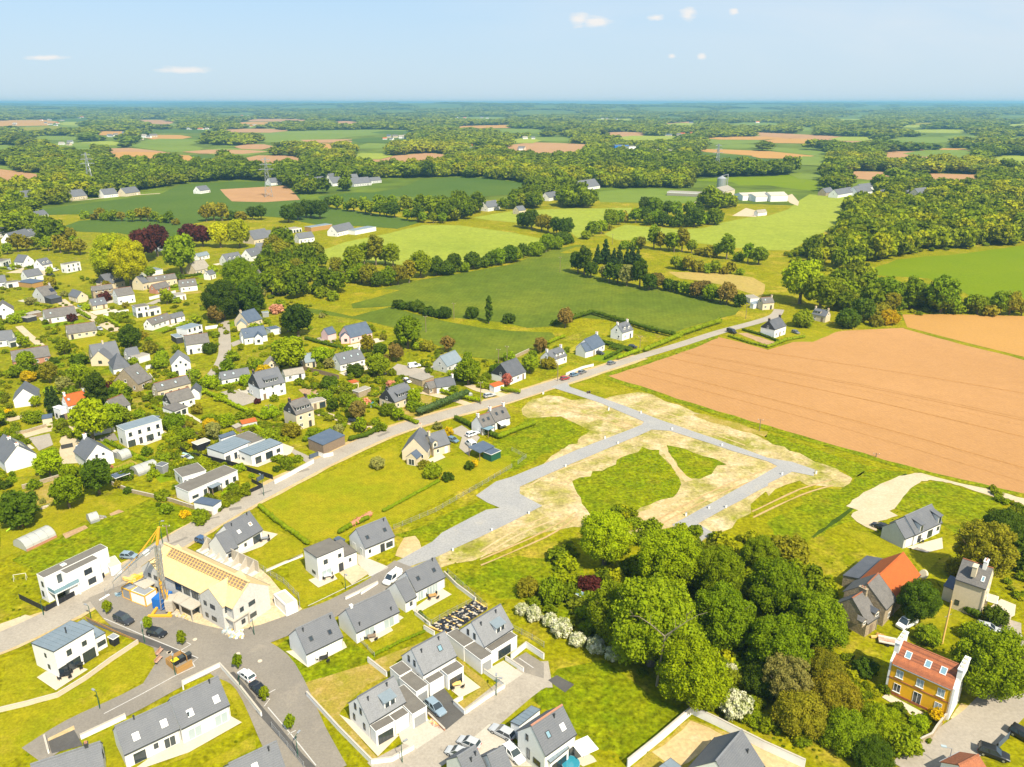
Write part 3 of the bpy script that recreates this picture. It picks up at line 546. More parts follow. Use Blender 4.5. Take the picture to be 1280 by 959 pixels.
class House:
    def __init__(s, label, name='house', cat='house', group=None, lod=0):
        s.label, s.name, s.cat, s.group, s.lod, s.root = label, name, cat, group, lod, None; s.vols = []
    def begin(s, c):
        if s.root is None: s.o = Vector((c.x, c.y, 0)); s.root = thing(s.name, s.label, s.cat, s.o, 0, s.group)
    def part(s, name, me, v, x, y, z, rot=0, rx=0, parent=None):
        w = v.A + v.d * x + v.n * y + Vector((0, 0, z)) - s.o
        o = obj(name, me, s.root, w, (rx, 0, v.th + rot)); return o
    def vol(s, A, d, L, D, h):
        v = Vol(); v.A, v.d, v.n, v.L, v.D, v.h, v.th = Vector((A.x, A.y, 0)), d, Vector((-d.y, d.x, 0)), L, D, h, math.atan2(d.y, d.x)
        c = v.A + d * (L / 2) + v.n * (D / 2); v.c = c; s.begin(c); s.vols.append(v); SPOTS.append((c.x, c.y, math.hypot(L, D) / 2, v)); v.kind = 'flat'; return v
    # a pitched volume from its two front eave corners and one point of the ridge; ang given -> ridge runs away from the viewer
    def gable(s, tile, pts, hw=2.7, pitch=44, wall='white_wall', roof='slate', over=.22, D=None, away=None, first='', verge=.06, ridge=None, hip=0, base=0):
        q = T(tile, *pts); A, B = G(*q[0], hw), G(*q[1], hw); A.z = B.z = 0; d = (B - A); L = d.length; d.normalize(); n = Vector((-d.y, d.x, 0)); tp = math.tan(R(pitch))
        if away: D = away
        elif D is None:
            best = (1e9, 4)
            for i in range(15, 90):
                q_ = i / 10; a1 = PX(*(A + n * q_ + Vector((0, 0, hw + q_ * tp)))); b1 = PX(*(B + n * q_ + Vector((0, 0, hw + q_ * tp))))
                ux, uy = b1[0] - a1[0], b1[1] - a1[1]; e = abs((q[2][0] - a1[0]) * uy - (q[2][1] - a1[1]) * ux) / math.hypot(ux, uy)
                best = min(best, (e, q_))
            D = 2 * best[1]
        v = s.vol(A, d, L, D, hw); v.tp, v.pitch, v.wall, v.roof = tp, R(pitch), wall, roof; pre = first
        if away:                                # ridge along the depth
            v.kind = 'away'; hr = L / 2 * tp; v.hr = hr
            prof = [(0, 0), (L, 0), (L, hw), (L / 2, hw + hr), (0, hw)]
            b = MB().loft([(x, 0, z) for x, z in prof], [(x, D, z) for x, z in prof]); s.part(pre + 'wall', b.mesh('wall', wall), v, 0, 0, 0)
            t = .16; b = MB()
            for sg in (0, 1):
                x0 = -over if not sg else L + over; xe = lambda x: x if not sg else L - x
                z0 = hw - over * tp + .02
                ring = lambda y: [(xe(-over), y, z0), (xe(L / 2), y, hw + hr + .02), (xe(L / 2), y, hw + hr + t + .02), (xe(-over), y, z0 + t)]
                b.loft(ring(-verge), ring(D + verge))
            s.part(pre + 'roof', b.mesh('roof', roof), v, 0, 0, 0)
        else:
            v.kind = 'gable'; hr = D / 2 * tp; v.hr = hr; hp = hip * D / 2
            if hip: b = MB().box(0, 0, base, L, D, hw)
            else:
                prof = [(0, base), (D, base), (D, hw), (D / 2, hw + hr), (0, hw)]
                b = MB().loft([(0, y, z) for y, z in prof][::-1], [(L, y, z) for y, z in prof][::-1])
            s.part(pre + 'wall', b.mesh('wall', wall), v, 0, 0, 0)
            t = .16; b = MB()
            if hip:
                z0 = hw + .02; o_ = over; zr = z0 + hr
                b.add([(-o_, -o_, z0), (L + o_, -o_, z0), (L + o_, D + o_, z0), (-o_, D + o_, z0), (hp, D / 2, zr), (L - hp, D / 2, zr)], [(0, 1, 5, 4), (1, 2, 5), (2, 3, 4, 5), (3, 0, 4), (3, 2, 1, 0)])
            else:
                for sg in (0, 1):
                    ye = lambda y: y if not sg else D - y
                    z0 = hw - over * tp + .02
                    ring = lambda x: [(x, ye(-over), z0), (x, ye(D / 2), hw + hr + .02), (x, ye(D / 2), hw + hr + t + .02), (x, ye(-over), z0 + t)]
                    b.loft(ring(-verge), ring(L + verge))
            ro = s.part(pre + 'roof', b.mesh('roof', roof), v, 0, 0, 0)
            if not hip and s.lod == 0:
                for ye, sg in ((-over, -1), (D + over, 1)): s.part('gutter', MB().bar((-verge, ye + sg * .06, hw - over * tp + .08), (L + verge, ye + sg * .06, hw - over * tp + .08), .13, .12).mesh('gutter', 'frame_dark' if roof != 'brown_tile' else 'grey_metal'), v, 0, 0, 0)
                s.part('downpipe', MB().tube((L - .15, -.08, base), (L - .15, -.08, hw - .1), .05, .05, 6).mesh('downpipe', 'grey_metal'), v, 0, 0, 0)
            if not hip and s.lod < 2 and not ridge: MB().bar((-verge, D / 2, hw + hr + t + .03), (L + verge, D / 2, hw + hr + t + .03), .26, .1).build('ridge', dict(slate='slate_light', slate_light='slate', slate_old='brown_tile', fibre='slate_old', slate_dark='slate').get(roof, roof), ro)
            if ridge: MB().bar((-verge, D / 2, hw + hr + t + .05), (L + verge, D / 2, hw + hr + t + .05), .28, .16).build('ridge', ridge, ro)
        return v
    # a flat or lean-to roofed volume from three roof corners: front left, front right, back left
    def flat(s, tile, pts, h=3.0, hb=None, wall='white_wall', roof='zinc', trim='frame_dark', over=.12, D=None, first='', base=0, posts=False):
        hb = h if hb is None else hb; q = T(tile, *pts); A, B, C_ = G(*q[0], h), G(*q[1], h), G(*q[2], hb); A.z = B.z = C_.z = 0; d = (B - A); L = d.length; d.normalize(); n = Vector((-d.y, d.x, 0))
        D = D or max(1.5, (C_ - A).dot(n)); v = s.vol(A, d, L, D, h); v.wall, v.roof, v.hr = wall, roof, 0
        prof = [(0, base), (D, base), (D, hb), (0, h)]
        if posts:
            for x in (.1, L - .1):
                for y, z in ((.1, h), (D - .1, hb)): s.part('post', shared(('po', round(z, 1)), lambda: MB().box(-.08, -.08, 0, .08, .08, z).mesh('post', 'brown_timber')), v, x, y, 0)
        else: s.part(first + 'wall', MB().loft([(0, y, z) for y, z in prof][::-1], [(L, y, z) for y, z in prof][::-1]).mesh('wall', wall), v, 0, 0, 0)
        o_ = over; sl = (hb - h) / D
        prof = [(-o_, h - o_ * sl + .02), (D + o_, hb + o_ * sl + .02), (D + o_, hb + o_ * sl + .14), (-o_, h - o_ * sl + .14)]
        b = MB().loft([(-o_, y, z) for y, z in prof][::-1], [(L + o_, y, z) for y, z in prof][::-1], 1)
        zt = lambda y: h + y * sl + .15
        b.add([(-o_ + .08, -o_ + .08, zt(-o_ + .08)), (L + o_ - .08, -o_ + .08, zt(-o_ + .08)), (L + o_ - .08, D + o_ - .08, zt(D + o_ - .08)), (-o_ + .08, D + o_ - .08, zt(D + o_ - .08))], [(0, 1, 2, 3)], 0)
        if roof == 'zinc' and s.lod == 0:
            for i in range(1, int(L / .9)): b.add([(i * .9 - .03, 0, zt(0) + .01), (i * .9 + .03, 0, zt(0) + .01), (i * .9 + .03, D, zt(D) + .01), (i * .9 - .03, D, zt(D) + .01), (i * .9, 0, zt(0) + .07), (i * .9, D, zt(D) + .07)], [(0, 4, 5, 3), (1, 2, 5, 4)], 0)
        s.part(first + 'roof', b.mesh('roof', [roof, trim]), v, 0, 0, 0); return v
    def face(s, v, f, u):
        L, D = v.L, v.D
        return {'f': (u, 0, 0), 'b': (L - u, D, math.pi), 'l': (0, D - u, -math.pi / 2), 'r': (L, u, math.pi / 2)}[f]
    def win(s, v, f, u, z, w=1.2, h=1.2, fm='frame_dark', gm='glass', kind=''):
        x, y, r = s.face(v, f, u)
        if s.lod >= 2: return s.part('window', one_window_mesh(w, h, fm), v, x, y, z, r)
        a, b = window_mesh(w, h, fm, gm, kind); o = s.part('window', a, v, x, y, z, r); obj('pane', b, o); return o
    def door(s, v, f, u, w=1.0, h=2.15, m='frame_dark'):
        x, y, r = s.face(v, f, u); return s.part('door', door_mesh(w, h, m), v, x, y, .02, r)
    def garage(s, v, f, u, w=2.6, h=2.1, m='frame_white'):
        x, y, r = s.face(v, f, u); return s.part('garage_door', garage_mesh(w, h, m), v, x, y, .02, r)
    def rw(s, v, u, t, w=.85, h=1.1, fm='frame_dark', gm='glass', back=False):
        def fn(): return MB().box(-w/2, -h/2, -.1, w/2, -h/2 + .1, .1).box(-w/2, h/2 - .1, -.1, w/2, h/2, .1).box(-w/2, -h/2 + .1, -.1, -w/2 + .1, h/2 - .1, .1).box(w/2 - .1, -h/2 + .1, -.1, w/2, h/2 - .1, .1).mesh('roof_window', fm)
        def pn(): return MB().add([(-w/2 + .08, -h/2 + .08, .05), (w/2 - .08, -h/2 + .08, .05), (w/2 - .08, h/2 - .08, .05), (-w/2 + .08, h/2 - .08, .05)], [(0, 1, 2, 3)]).mesh('pane', gm)
        if v.kind == 'gable':
            y = t * v.D / 2; o = s.part('roof_window', shared(('rw', w, h, fm), fn), v, u * v.L, y, v.h + y * v.tp + .2, 0, v.pitch)
        elif v.kind == 'away':                  # right-hand slope
            x = v.L - t * v.L / 2; o = s.part('roof_window', shared(('rw', w, h, fm), fn), v, x, u * v.D, v.h + t * v.L / 2 * v.tp + .2, math.pi / 2, v.pitch)
        else: o = s.part('skylight', shared(('rw', w, h, fm), fn), v, u * v.L, t * v.D, v.h + .2)
        obj('pane', shared(('rp', w, h, gm), pn), o); return o
    def solar(s, v, u0, u1, t0, t1, nx=3, ny=2):
        y0, y1 = t0 * v.D / 2, t1 * v.D / 2; w, h = (u1 - u0) * v.L / nx, (y1 - y0) / math.cos(v.pitch) / ny
        me = MB().box(-w/2 + .03, -h/2 + .03, 0, w/2 - .03, h/2 - .03, .06).mesh('solar_panel', 'solar')
        for i in range(nx):
            for j in range(ny):
                y = y0 + (y1 - y0) * (j + .5) / ny; s.part('solar_panel', me, v, u0 * v.L + w * (i + .5), y, v.h + y * v.tp + .24, 0, v.pitch)
    def chimney(s, v, u, m=None, w=.9, dp=.55, up=.9, t=1.0, pots=2):
        m = m or v.wall
        if v.kind == 'gable': x, y, top = min(max(u * v.L, .35), v.L - .35), t * v.D / 2, v.h + v.hr
        elif v.kind == 'away': x, y, top = v.L / 2 * t, min(max(u * v.D, .35), v.D - .35), v.h + v.hr
        else: x, y, top = u * v.L, t * v.D / 2, v.h
        z0 = top - 1.6 if v.kind != 'flat' else top; hx, hy = (dp / 2, w / 2) if v.kind == 'gable' else (w / 2, dp / 2)
        b = MB().box(-hx, -hy, z0, hx, hy, top + up).box(-hx - .08, -hy - .08, top + up, hx + .08, hy + .08, top + up + .12)
        o = s.part('chimney', b.mesh('chimney', m), v, x, y, 0)
        for i in range(pots):
            q = (i + .5) / pots * 2 - 1; MB().tube((0 if hx < hy else hx * q * .7, hy * q * .7 if hx < hy else 0, top + up + .12), (0 if hx < hy else hx * q * .7, hy * q * .7 if hx < hy else 0, top + up + .5), .13, .11, 6).build('chimney_pot', 'brick_wall', o)
    def flue(s, v, u, t):
        y = t * v.D / 2; z = v.h + (y * v.tp if v.kind == 'gable' else 0); s.part('flue', shared('flue', lambda: MB().tube((0, 0, -.3), (0, 0, .8), .12, .12, 7).tube((0, 0, .8), (0, 0, .9), .18, .18, 7).mesh('flue', 'frame_dark')), v, u * v.L, y, z)
    def dormer(s, v, u, w=1.3, h=1.35, t=.18, kind='g', wall=None, n=1, roof=None, fm='frame_white'):
        wall = wall or v.wall; roof = roof or v.roof; y0 = t * v.D / 2; z0 = v.h + y0 * v.tp; dp = h / v.tp
        b = MB().loft([(-w/2, 0, z0 - .3), (-w/2, dp + .3 / v.tp, z0 + h), (-w/2, 0, z0 + h)], [(w/2, 0, z0 - .3), (w/2, dp + .3 / v.tp, z0 + h), (w/2, 0, z0 + h)])
        o = s.part('dormer', b.mesh('dormer', wall), v, u * v.L, y0, 0)
        zt = z0 + h + .01; b = MB(); hr_ = w / 2 * .8
        if kind == 'g':
            yb = (zt + hr_ - v.h) / v.tp - y0
            for sg in (-1, 1): b.loft([(sg * (w/2 + .15), -.15, zt - .1), (0, -.15, zt + hr_), (0, -.15, zt + hr_ + .12), (sg * (w/2 + .15), -.15, zt + .02)], [(sg * (w/2 + .15), dp + .1, zt - .1), (0, yb, zt + hr_), (0, yb, zt + hr_ + .12), (sg * (w/2 + .15), dp + .1, zt + .02)])
            MB().add([(-w/2, .01, zt), (w/2, .01, zt), (0, .01, zt + hr_ - .02), (-w/2, .2, zt), (w/2, .2, zt), (0, .2, zt + hr_ - .02)], [(0, 1, 2), (5, 4, 3), (1, 4, 5, 2), (0, 2, 5, 3), (0, 3, 4, 1)]).build('dormer_gable', wall, o)
        else:
            sl = .25 if kind == 's' else .03; yb = dp * (1 + sl * 1.6 + .15)
            b.loft([(-w/2 - .2, -.25, zt - .06), (w/2 + .2, -.25, zt - .06), (w/2 + .2, -.25, zt + .1), (-w/2 - .2, -.25, zt + .1)], [(-w/2 - .2, yb, zt + sl * yb), (w/2 + .2, yb, zt + sl * yb), (w/2 + .2, yb, zt + sl * yb + .14), (-w/2 - .2, yb, zt + sl * yb + .14)])
        b.build('dormer_roof', roof, o)
        ww = min(1.1, w / n - .35); me = one_window_mesh(round(ww, 2), round(h - .35, 2), fm)
        for i in range(n): obj('window', me, o, ((i + .5) / n * w - w / 2, 0, z0 + .2))
    def clad(s, v, f, m='dark_slate_clad', low=0.0):
        D, hr, h = v.D, v.hr, v.h; x0, x1 = (-.05, .003) if f == 'l' else (v.L - .003, v.L + .05)
        y = low * D / 2
        s.part('gable_cladding', MB().loft([(x0, .02, h - .3), (x0, D - .02, h - .3), (x0, D - .02, h), (x0, D / 2, h + hr - .03), (x0, .02, h)][::-1], [(x1, .02, h - .3), (x1, D - .02, h - .3), (x1, D - .02, h), (x1, D / 2, h + hr - .03), (x1, .02, h)][::-1]).mesh('gable_cladding', m), v, 0, 0, 0)
    # plain openings for a house seen from farther off
    def auto(s, v, fm='frame_white', door=True, modern=False, gab='lr', attic=True, front=True, kind='s'):
        k = random.Random(int(v.c.x * 13 + v.c.y * 7)); n = max(2, min(7, int(v.L / 2.7))); di = k.randrange(n)
        if v.kind == 'away': n = max(2, min(3, int(v.L / 3)))
        if front:
            for i in range(n):
                u = (i + .5) * v.L / n
                if i == di and door: s.door(v, 'f', u, 1.0, 2.15, k.choice(['frame_dark', 'frame_white', 'brown_timber']))
                else:
                    w, h, z = (k.choice([1.8, 2.2]), 2.1, .05) if modern and k.random() < .5 else (1.1 if k.random() < .6 else .8, 1.2, .95)
                    s.win(v, 'f', u, z, w, h, fm, kind='' if z < .5 else kind)
                if v.h > 4.4: s.win(v, 'f', u, 3.5, .95, 1.15, fm, kind=kind)
            if v.kind == 'away' and attic: s.win(v, 'f', v.L / 2, v.h + .1, .9, 1.1, fm, kind=kind)
        for f in gab:
            if v.kind == 'gable':
                s.win(v, f, v.D * .5, v.h + .05 if attic else .95, .85, 1.1, fm, kind=kind)
                if k.random() < .6: s.win(v, f, v.D * k.choice([.25, .7]), .95, .9, 1.1, fm, kind=kind)
            else:
                s.win(v, f, v.D * .35, .95, 1.0, 1.2, fm, kind=kind)
                if v.D > 6: s.win(v, f, v.D * .7, .95, 1.0, 1.2, fm, kind=kind)
    def local(s, v, x, y, z=0): return v.A + v.d * x + v.n * y + Vector((0, 0, z))
# ------------------------------------------------------------------ the new estate in the foreground
NE = 'new houses of the estate'
h = House('white two-storey house with tilted grey zinc roof beside the wide main road', group=NE)
v = h.flat('a', [270,380, 465,265, 150,342], 5.9, 4.9, roof='zinc'); c = h.flat('a', [470,318, 525,287, 395,232], 3.0, first='annex_', roof='zinc')
h.win(v,'f',v.L*.13,.05,1.9,2.1); h.win(v,'f',v.L*.38,.05,2.6,2.2); h.win(v,'f',v.L*.78,.05,2.4,2.2); h.win(v,'f',v.L*.33,3.5,.9,1.2); h.win(v,'f',v.L*.72,3.6,.9,1.0); h.win(v,'l',v.D*.55,3.4,.6,.9); h.win(v,'l',v.D*.6,1.0,.7,1.0); h.win(c,'f',c.L*.55,.9,1.6,1.0); h.flue(v,.6,1.0)
h = House('long low white semi-detached pair with grey slate roof and cream terrace', group=NE)
v = h.gable('a', [620,890, 895,760, 548,768], 2.9); c = h.gable('a', [905,760, 1145,640, 845,622], 3.3, first='second_')
for u, w, hh in ((.25,1.8,1.9),(.55,.7,1.0),(.8,1.8,2.0)): h.win(v,'f',v.L*u,.1 if hh>1.5 else 1.1,w,hh,'frame_white' if u>.6 else 'frame_dark')
for u in (.25,.8): h.win(c,'f',c.L*u,.1,2.2,2.1,'frame_white','glass_pale')
for a,u,t in ((v,.27,.35),(v,.78,.35),(c,.25,.28),(c,.8,.3)): h.rw(a,u,t,1.0,1.2,'frame_white','glass_pale')
h.flue(v,.33,.95); h.flue(c,.2,.2); h.flue(c,.8,.9)
h = House('grey-roofed house cut off by the bottom left corner beside tarred driveway', group=NE)
v = h.gable('a', [170,1085, 520,965, 100,965], 2.8); h.chimney(v,.8,'frame_dark',.5,.5,.6); h.auto(v,'frame_dark',gab='r')
h = House('grey-roofed house at the bottom edge beside the street tree bays', group=NE)
v = h.gable('b', [-80,1120, 160,1000, -150,950], 2.8); h.rw(v,.45,.6,.9,1.1,'frame_white','glass_pale'); h.flue(v,.8,.85); h.auto(v,'frame_dark',gab='r')
h = House('small white gabled house on weedy corner plot by the street junction', group=NE)
v = h.gable('b', [250,388, 432,300, 192,274], 2.9); h.rw(v,.25,.4,.75,.95); h.rw(v,.74,.32,.75,.95); h.flue(v,.15,.8); h.flue(v,.9,.8)
h.win(v,'f',v.L*.28,.05,2.2,2.1,'frame_white','frame_white'); h.win(v,'f',v.L*.75,.05,1.8,2.1,'frame_white','frame_white')
h = House('long white gabled house with plain grey roof and paved terrace with plants', group=NE)
v = h.gable('b', [500,280, 715,175, 447,170], 2.7); h.win(v,'f',v.L*.3,.05,2.2,2.1,'frame_white','glass_pale'); h.win(v,'f',v.L*.75,.05,2.4,2.1,'frame_white','glass_pale'); h.flue(v,.85,.15); h.flue(v,.12,.15); h.chimney(v,.12,'white_wall',.5,.5,.5,pots=0)
h = House('white house with lower garage wing facing the black stone terraces', group=NE)
v = h.gable('q', [425,315, 618,217, 360,185], 2.7); c = h.gable('q', [355,385, 428,345, 295,255], 2.7, first='garage_', verge=.03)
h.rw(v,.23,.45,.8,.95); h.rw(v,.78,.47,.8,.95); h.flue(v,.88,.9); h.win(v,'f',v.L*.55,.05,3.0,2.1,'frame_white','glass_pale'); h.win(v,'f',v.L*.15,.05,1.4,2.1,'frame_white','glass_pale'); h.win(c,'f',c.L*.5,.9,.9,1.2,'frame_white')
# three slate houses with flat garages
def slate_house(label, main, boxes, rwd, dorm):
    h = House(label, group=NE); v = h.gable(*main, pitch=46, roof='slate_light')
    for u, t in rwd: h.rw(v, u, t, .9, 1.1, 'frame_dark', 'sky_glass')
    if dorm: h.dormer(v, dorm[0], dorm[1], 1.35, .12, 's', n=dorm[2], roof='zinc', fm='frame_dark')
    h.flue(v, .2, .7); h.flue(v, .75, .8)
    for z, u in ((1.0, .25), (1.0, .75), (v.h + .15, .35), (v.h + .15, .62)): h.win(v, 'l', v.D * u, z, .6, 1.3)
    h.win(v, 'f', v.L * .7, .1, 2.0, 2.1); out = [v]
    for i, (b, hh, gm) in enumerate(boxes):
        c = h.flat(*b, hh, roof='felt', trim='frame_white', over=.05, first=('garage_', 'porch_', 'wing_', 'store_')[i]); out.append(c)
        if gm == 'g': h.garage(c, 'f', c.L * .5, min(2.5, c.L - .6), 2.1, 'grey_metal')
        elif gm == 'w': h.win(c, 'f', c.L * .5, .15, min(3.2, c.L - .7), 1.9)
    return h
slate_house('pale slate house behind low white wall at the corner of two streets', ('b', [565,735, 745,625, 500,612], 3.4),
    [(('r', [510,500, 605,445, 400,330]), 3.0, 'g'), (('r', [395,545, 485,490, 360,505]), 2.7, ''), (('r', [265,615, 390,545, 225,575]), 3.0, 'w')], [], (.62, 2.2, 2))
slate_house('middle slate house of three with tarred courtyard and parked grey car', ('b', [835,490, 1000,395, 772,372], 3.4),
    [(('r', [535,350, 615,300, 435,250]), 3.0, 'g'), (('r', [625,295, 720,240, 590,265]), 2.7, ''), (('r', [745,240, 850,180, 700,200]), 3.1, 'w'), (('r', [425,245, 505,200, 362,185]), 3.2, '')], [(.68,.5)], None)
slate_house('slate house with two-window dormer and white courtyard walls by hawthorn hedge', ('q', [880,680, 1072,555, 800,520], 3.6),
    [(('q', [860,780, 935,735, 750,690]), 3.0, 'g'), (('q', [930,720, 1100,615, 890,690]), 2.8, 'w'), (('q', [745,690, 815,650, 635,600]), 3.2, '')], [], (.62, 2.3, 2))
h = House('grey slate roofs of a double house rising from the bottom edge by parked cars', group=NE)
v = h.gable('r', [890,960, 1010,880, 800,790], 3.2); c = h.gable('r', [1070,930, 1180,870, 1010,770], 3.2, first='second_'); h.flue(v,.5,.6); h.flue(v,.8,.7); h.auto(v,'frame_dark',gab=''); h.auto(c,'frame_dark',gab='r')
h = House('white gabled slate house with ribbed lean-to and red ridge line', group=NE)
v = h.gable('s', [775,662, 1020,488, 655,447], 4.6, 46, roof='slate', ridge='brick_wall'); c = h.flat('s', [820,730, 965,610, 775,695], 2.9, 3.3, roof='zinc', first='annex_'); c2 = h.flat('s', [572,432, 735,305, 515,392], 3.2, 2.7, roof='zinc', first='lean_to_')
h.rw(v,.3,.45,.8,1.1,'frame_dark','sky_glass'); h.rw(v,.74,.38,.9,1.1,'frame_white','glass_pale'); h.flue(v,.65,.8); h.win(v,'l',v.D*.35,4.4,.6,1.2); h.win(v,'l',v.D*.4,1.0,.7,2.0); h.win(v,'l',v.D*.72,1.2,1.6,1.1); h.win(v,'f',v.L*.82,.1,1.8,2.1); h.win(c,'f',c.L*.6,.1,2.4,2.0); h.door(c,'f',c.L*.2)
h = House('dark slate house in walled sandy yard at the bottom edge', group=NE)
v = h.gable('x', [700,770, 855,568, 535,586], 3.0, 45, roof='slate', over=.3); h.flue(v,.8,.5); h.auto(v,'frame_dark',gab='lr'); c = h.flat('x', [280,640, 350,586, 215,590], 2.6, roof='zinc', first='shed_')
h = House('white flat-roofed two-storey house with glass balcony and dark fence', group=NE)
v = h.flat('v', [350,405, 860,160, 283,378], 5.9, roof='felt', trim='frame_white', over=.03); c = h.flat('v', [530,372, 790,245, 468,350], 5.75, roof='felt', trim='frame_white', over=.03, first='bay_')
h.win(v,'l',v.D*.6,3.5,.8,1.3); h.win(v,'l',v.D*.35,.9,.8,1.4); h.win(v,'f',v.L*.22,3.3,1.2,2.0); h.win(c,'f',c.L*.62,3.4,1.7,1.3); h.win(c,'f',c.L*.68,.8,1.7,1.4); h.rw(v,.35,.5,1,1,'frame_white','glass_pale')
v.kind='flat'; q = h.local(v, v.L*.2, -1.3) - h.o
bl = h.part('balcony', MB().box(-2.6,-1.4,2.75,2.6,1.4,2.95).box(-2.5,-1.3,0,-2.2,-1.0,2.75).box(2.2,-1.3,0,2.5,-1.0,2.75).mesh('balcony','white_wall'), v, v.L*.2, -1.4, 0)
MB().box(-2.55,-1.38,3.0,2.55,-1.34,3.9).box(-2.58,-1.38,3.0,-2.54,1.3,3.9).build('balcony_glass','sky_glass',bl); h.win(v,'f',v.L*.2,.1,3.2,2.2)
st = h.flat('v', [880,320, 965,290, 850,250], 2.2, roof='concrete', trim='frame_white', first='stair_')
h = House('white cube house with grey ribbed roof and flat garage beside mown garden', group=NE)
v = h.flat('V', [290,462, 552,352, 150,375], 5.8, 5.4, roof='felt', over=.1); c = h.flat('V', [560,452, 685,402, 490,292], 3.2, roof='felt', first='garage_')
h.win(v,'f',v.L*.3,.05,2.4,2.1,'frame_white','glass_pale'); h.win(v,'f',v.L*.86,.05,1.2,2.1); h.win(v,'f',v.L*.3,3.5,1.0,1.1); h.win(v,'f',v.L*.84,3.7,.8,.9); h.win(v,'l',v.D*.65,1.0,1.4,.7); h.win(c,'f',c.L*.45,1.5,.6,.9)
h = House('white gabled house with two roof windows and black gravel bed', group=NE)
v = h.gable('V', [770,360, 1062,238, 682,172], 2.9); h.rw(v,.2,.4,.8,.95); h.rw(v,.8,.42,.8,.95); h.flue(v,.9,.85); h.win(v,'f',v.L*.15,1.1,.6,.9); h.door(v,'f',v.L*.58,1.2,2.1); h.win(v,'f',v.L*.82,.5,1.8,1.4); h.win(v,'l',v.D*.3,.1,1.4,2.0,'frame_white','frame_white'); h.win(v,'l',v.D*.75,.1,1.1,2.0,'frame_white','glass_pale')
h = House('white house with lower grey-roofed wing beside the polytunnel-like steel forms', group=NE)
v = h.gable('Z', [530,318, 782,172, 402,140], 2.8); c = h.gable('Z', [418,405, 538,345, 312,240], 2.6, first='wing_', verge=.03)
h.rw(v,.28,.4,.8,.9,'frame_white','glass_pale'); h.rw(v,.75,.45,.8,.9,'frame_white','rust'); h.flue(v,.2,.8); h.flue(v,.85,.9); h.win(v,'f',v.L*.3,.9,.7,.9); h.win(v,'f',v.L*.75,.1,2.2,2.0); h.win(c,'f',c.L*.3,.9,.9,1.0); h.label='white house with lower grey-roofed wing behind the row of steel forms'; h.root['label']=h.label
h = House('white house with two tall dormers by the pale gravel track', group=NE)
v = h.gable('h', [735,752, 868,690, 688,662], 3.0, 46, roof='slate'); c = h.gable('h', [682,772, 732,752, 632,692], 2.8, first='garage_', wall='grey_wall', verge=.03)
for u in (.22, .9): h.dormer(v, u, 1.25, 2.0, -.02, 's', 'white_wall', 1, 'slate', 'frame_dark')
h.win(v,'f',v.L*.2,.2,1.4,1.9); h.win(v,'f',v.L*.6,.2,2.0,1.9); h.win(v,'f',v.L*.9,1.0,1.0,1.1); h.garage(c,'f',c.L*.5,2.3,2.1)
# ---- the old houses bottom right
h = House('yellow three-window house with brown tiled roof and white chimney gables')
v = h.gable('d', [620,432, 925,567, 690,333], 6.3, 42, wall='yellow_wall', roof='brown_tile', over=.25, verge=-.25)
for i in range(3):
    u = v.L * (.16, .5, .84)[i]; h.win(v,'f',u,3.9,1.15,1.55,'frame_white','glass_pale','s')
    if i == 1: h.win(v,'f',u,.35,1.35,2.35,'frame_white','glass')
    else: h.win(v,'f',u,.9,1.15,1.65,'frame_white','glass' if i == 0 else 'glass_pale','s')
h.part('string_course', MB().box(0,-.08,3.25,v.L,-.003,3.45).box(0,-.07,0,v.L,-.003,.5).mesh('string_course','tile_old'), v, 0,0,0)
for x, uu in ((-.32, 'l'), (v.L - .08, 'r')):
    D, hr, hh = v.D, v.hr, v.h
    g = h.part('white_gable', MB().loft([(x, 0, 0), (x, D, 0), (x, D, hh + .15), (x, D * .62, hh + hr * .92), (x, D * .38, hh + hr * .92), (x, 0, hh + .15)][::-1], [(x + .42, 0, 0), (x + .42, D, 0), (x + .42, D, hh + .15), (x + .42, D * .62, hh + hr * .92), (x + .42, D * .38, hh + hr * .92), (x + .42, 0, hh + .15)][::-1]).mesh('white_gable', 'white_wall'), v, 0, 0, 0)
    cs = MB().box(x - .05, D * .20, hh + hr * .45, x + .75, D * .90, hh + hr + .45).box(x - .12, D * .18, hh + hr + .45, x + .82, D * .92, hh + hr + .6).build('chimney_stack', ['white_wall'], g)
    for q_ in (.3, .5, .7): MB().box(x + .1, D * q_, hh + hr + .6, x + .6, D * (q_ + .1), hh + hr + .8).build('chimney_pot', 'terrace', g)
for u, t in ((.2,.52),(.53,.5),(.78,.5)): h.rw(v,u,t,1.0,1.3,'frame_white','sky_glass')
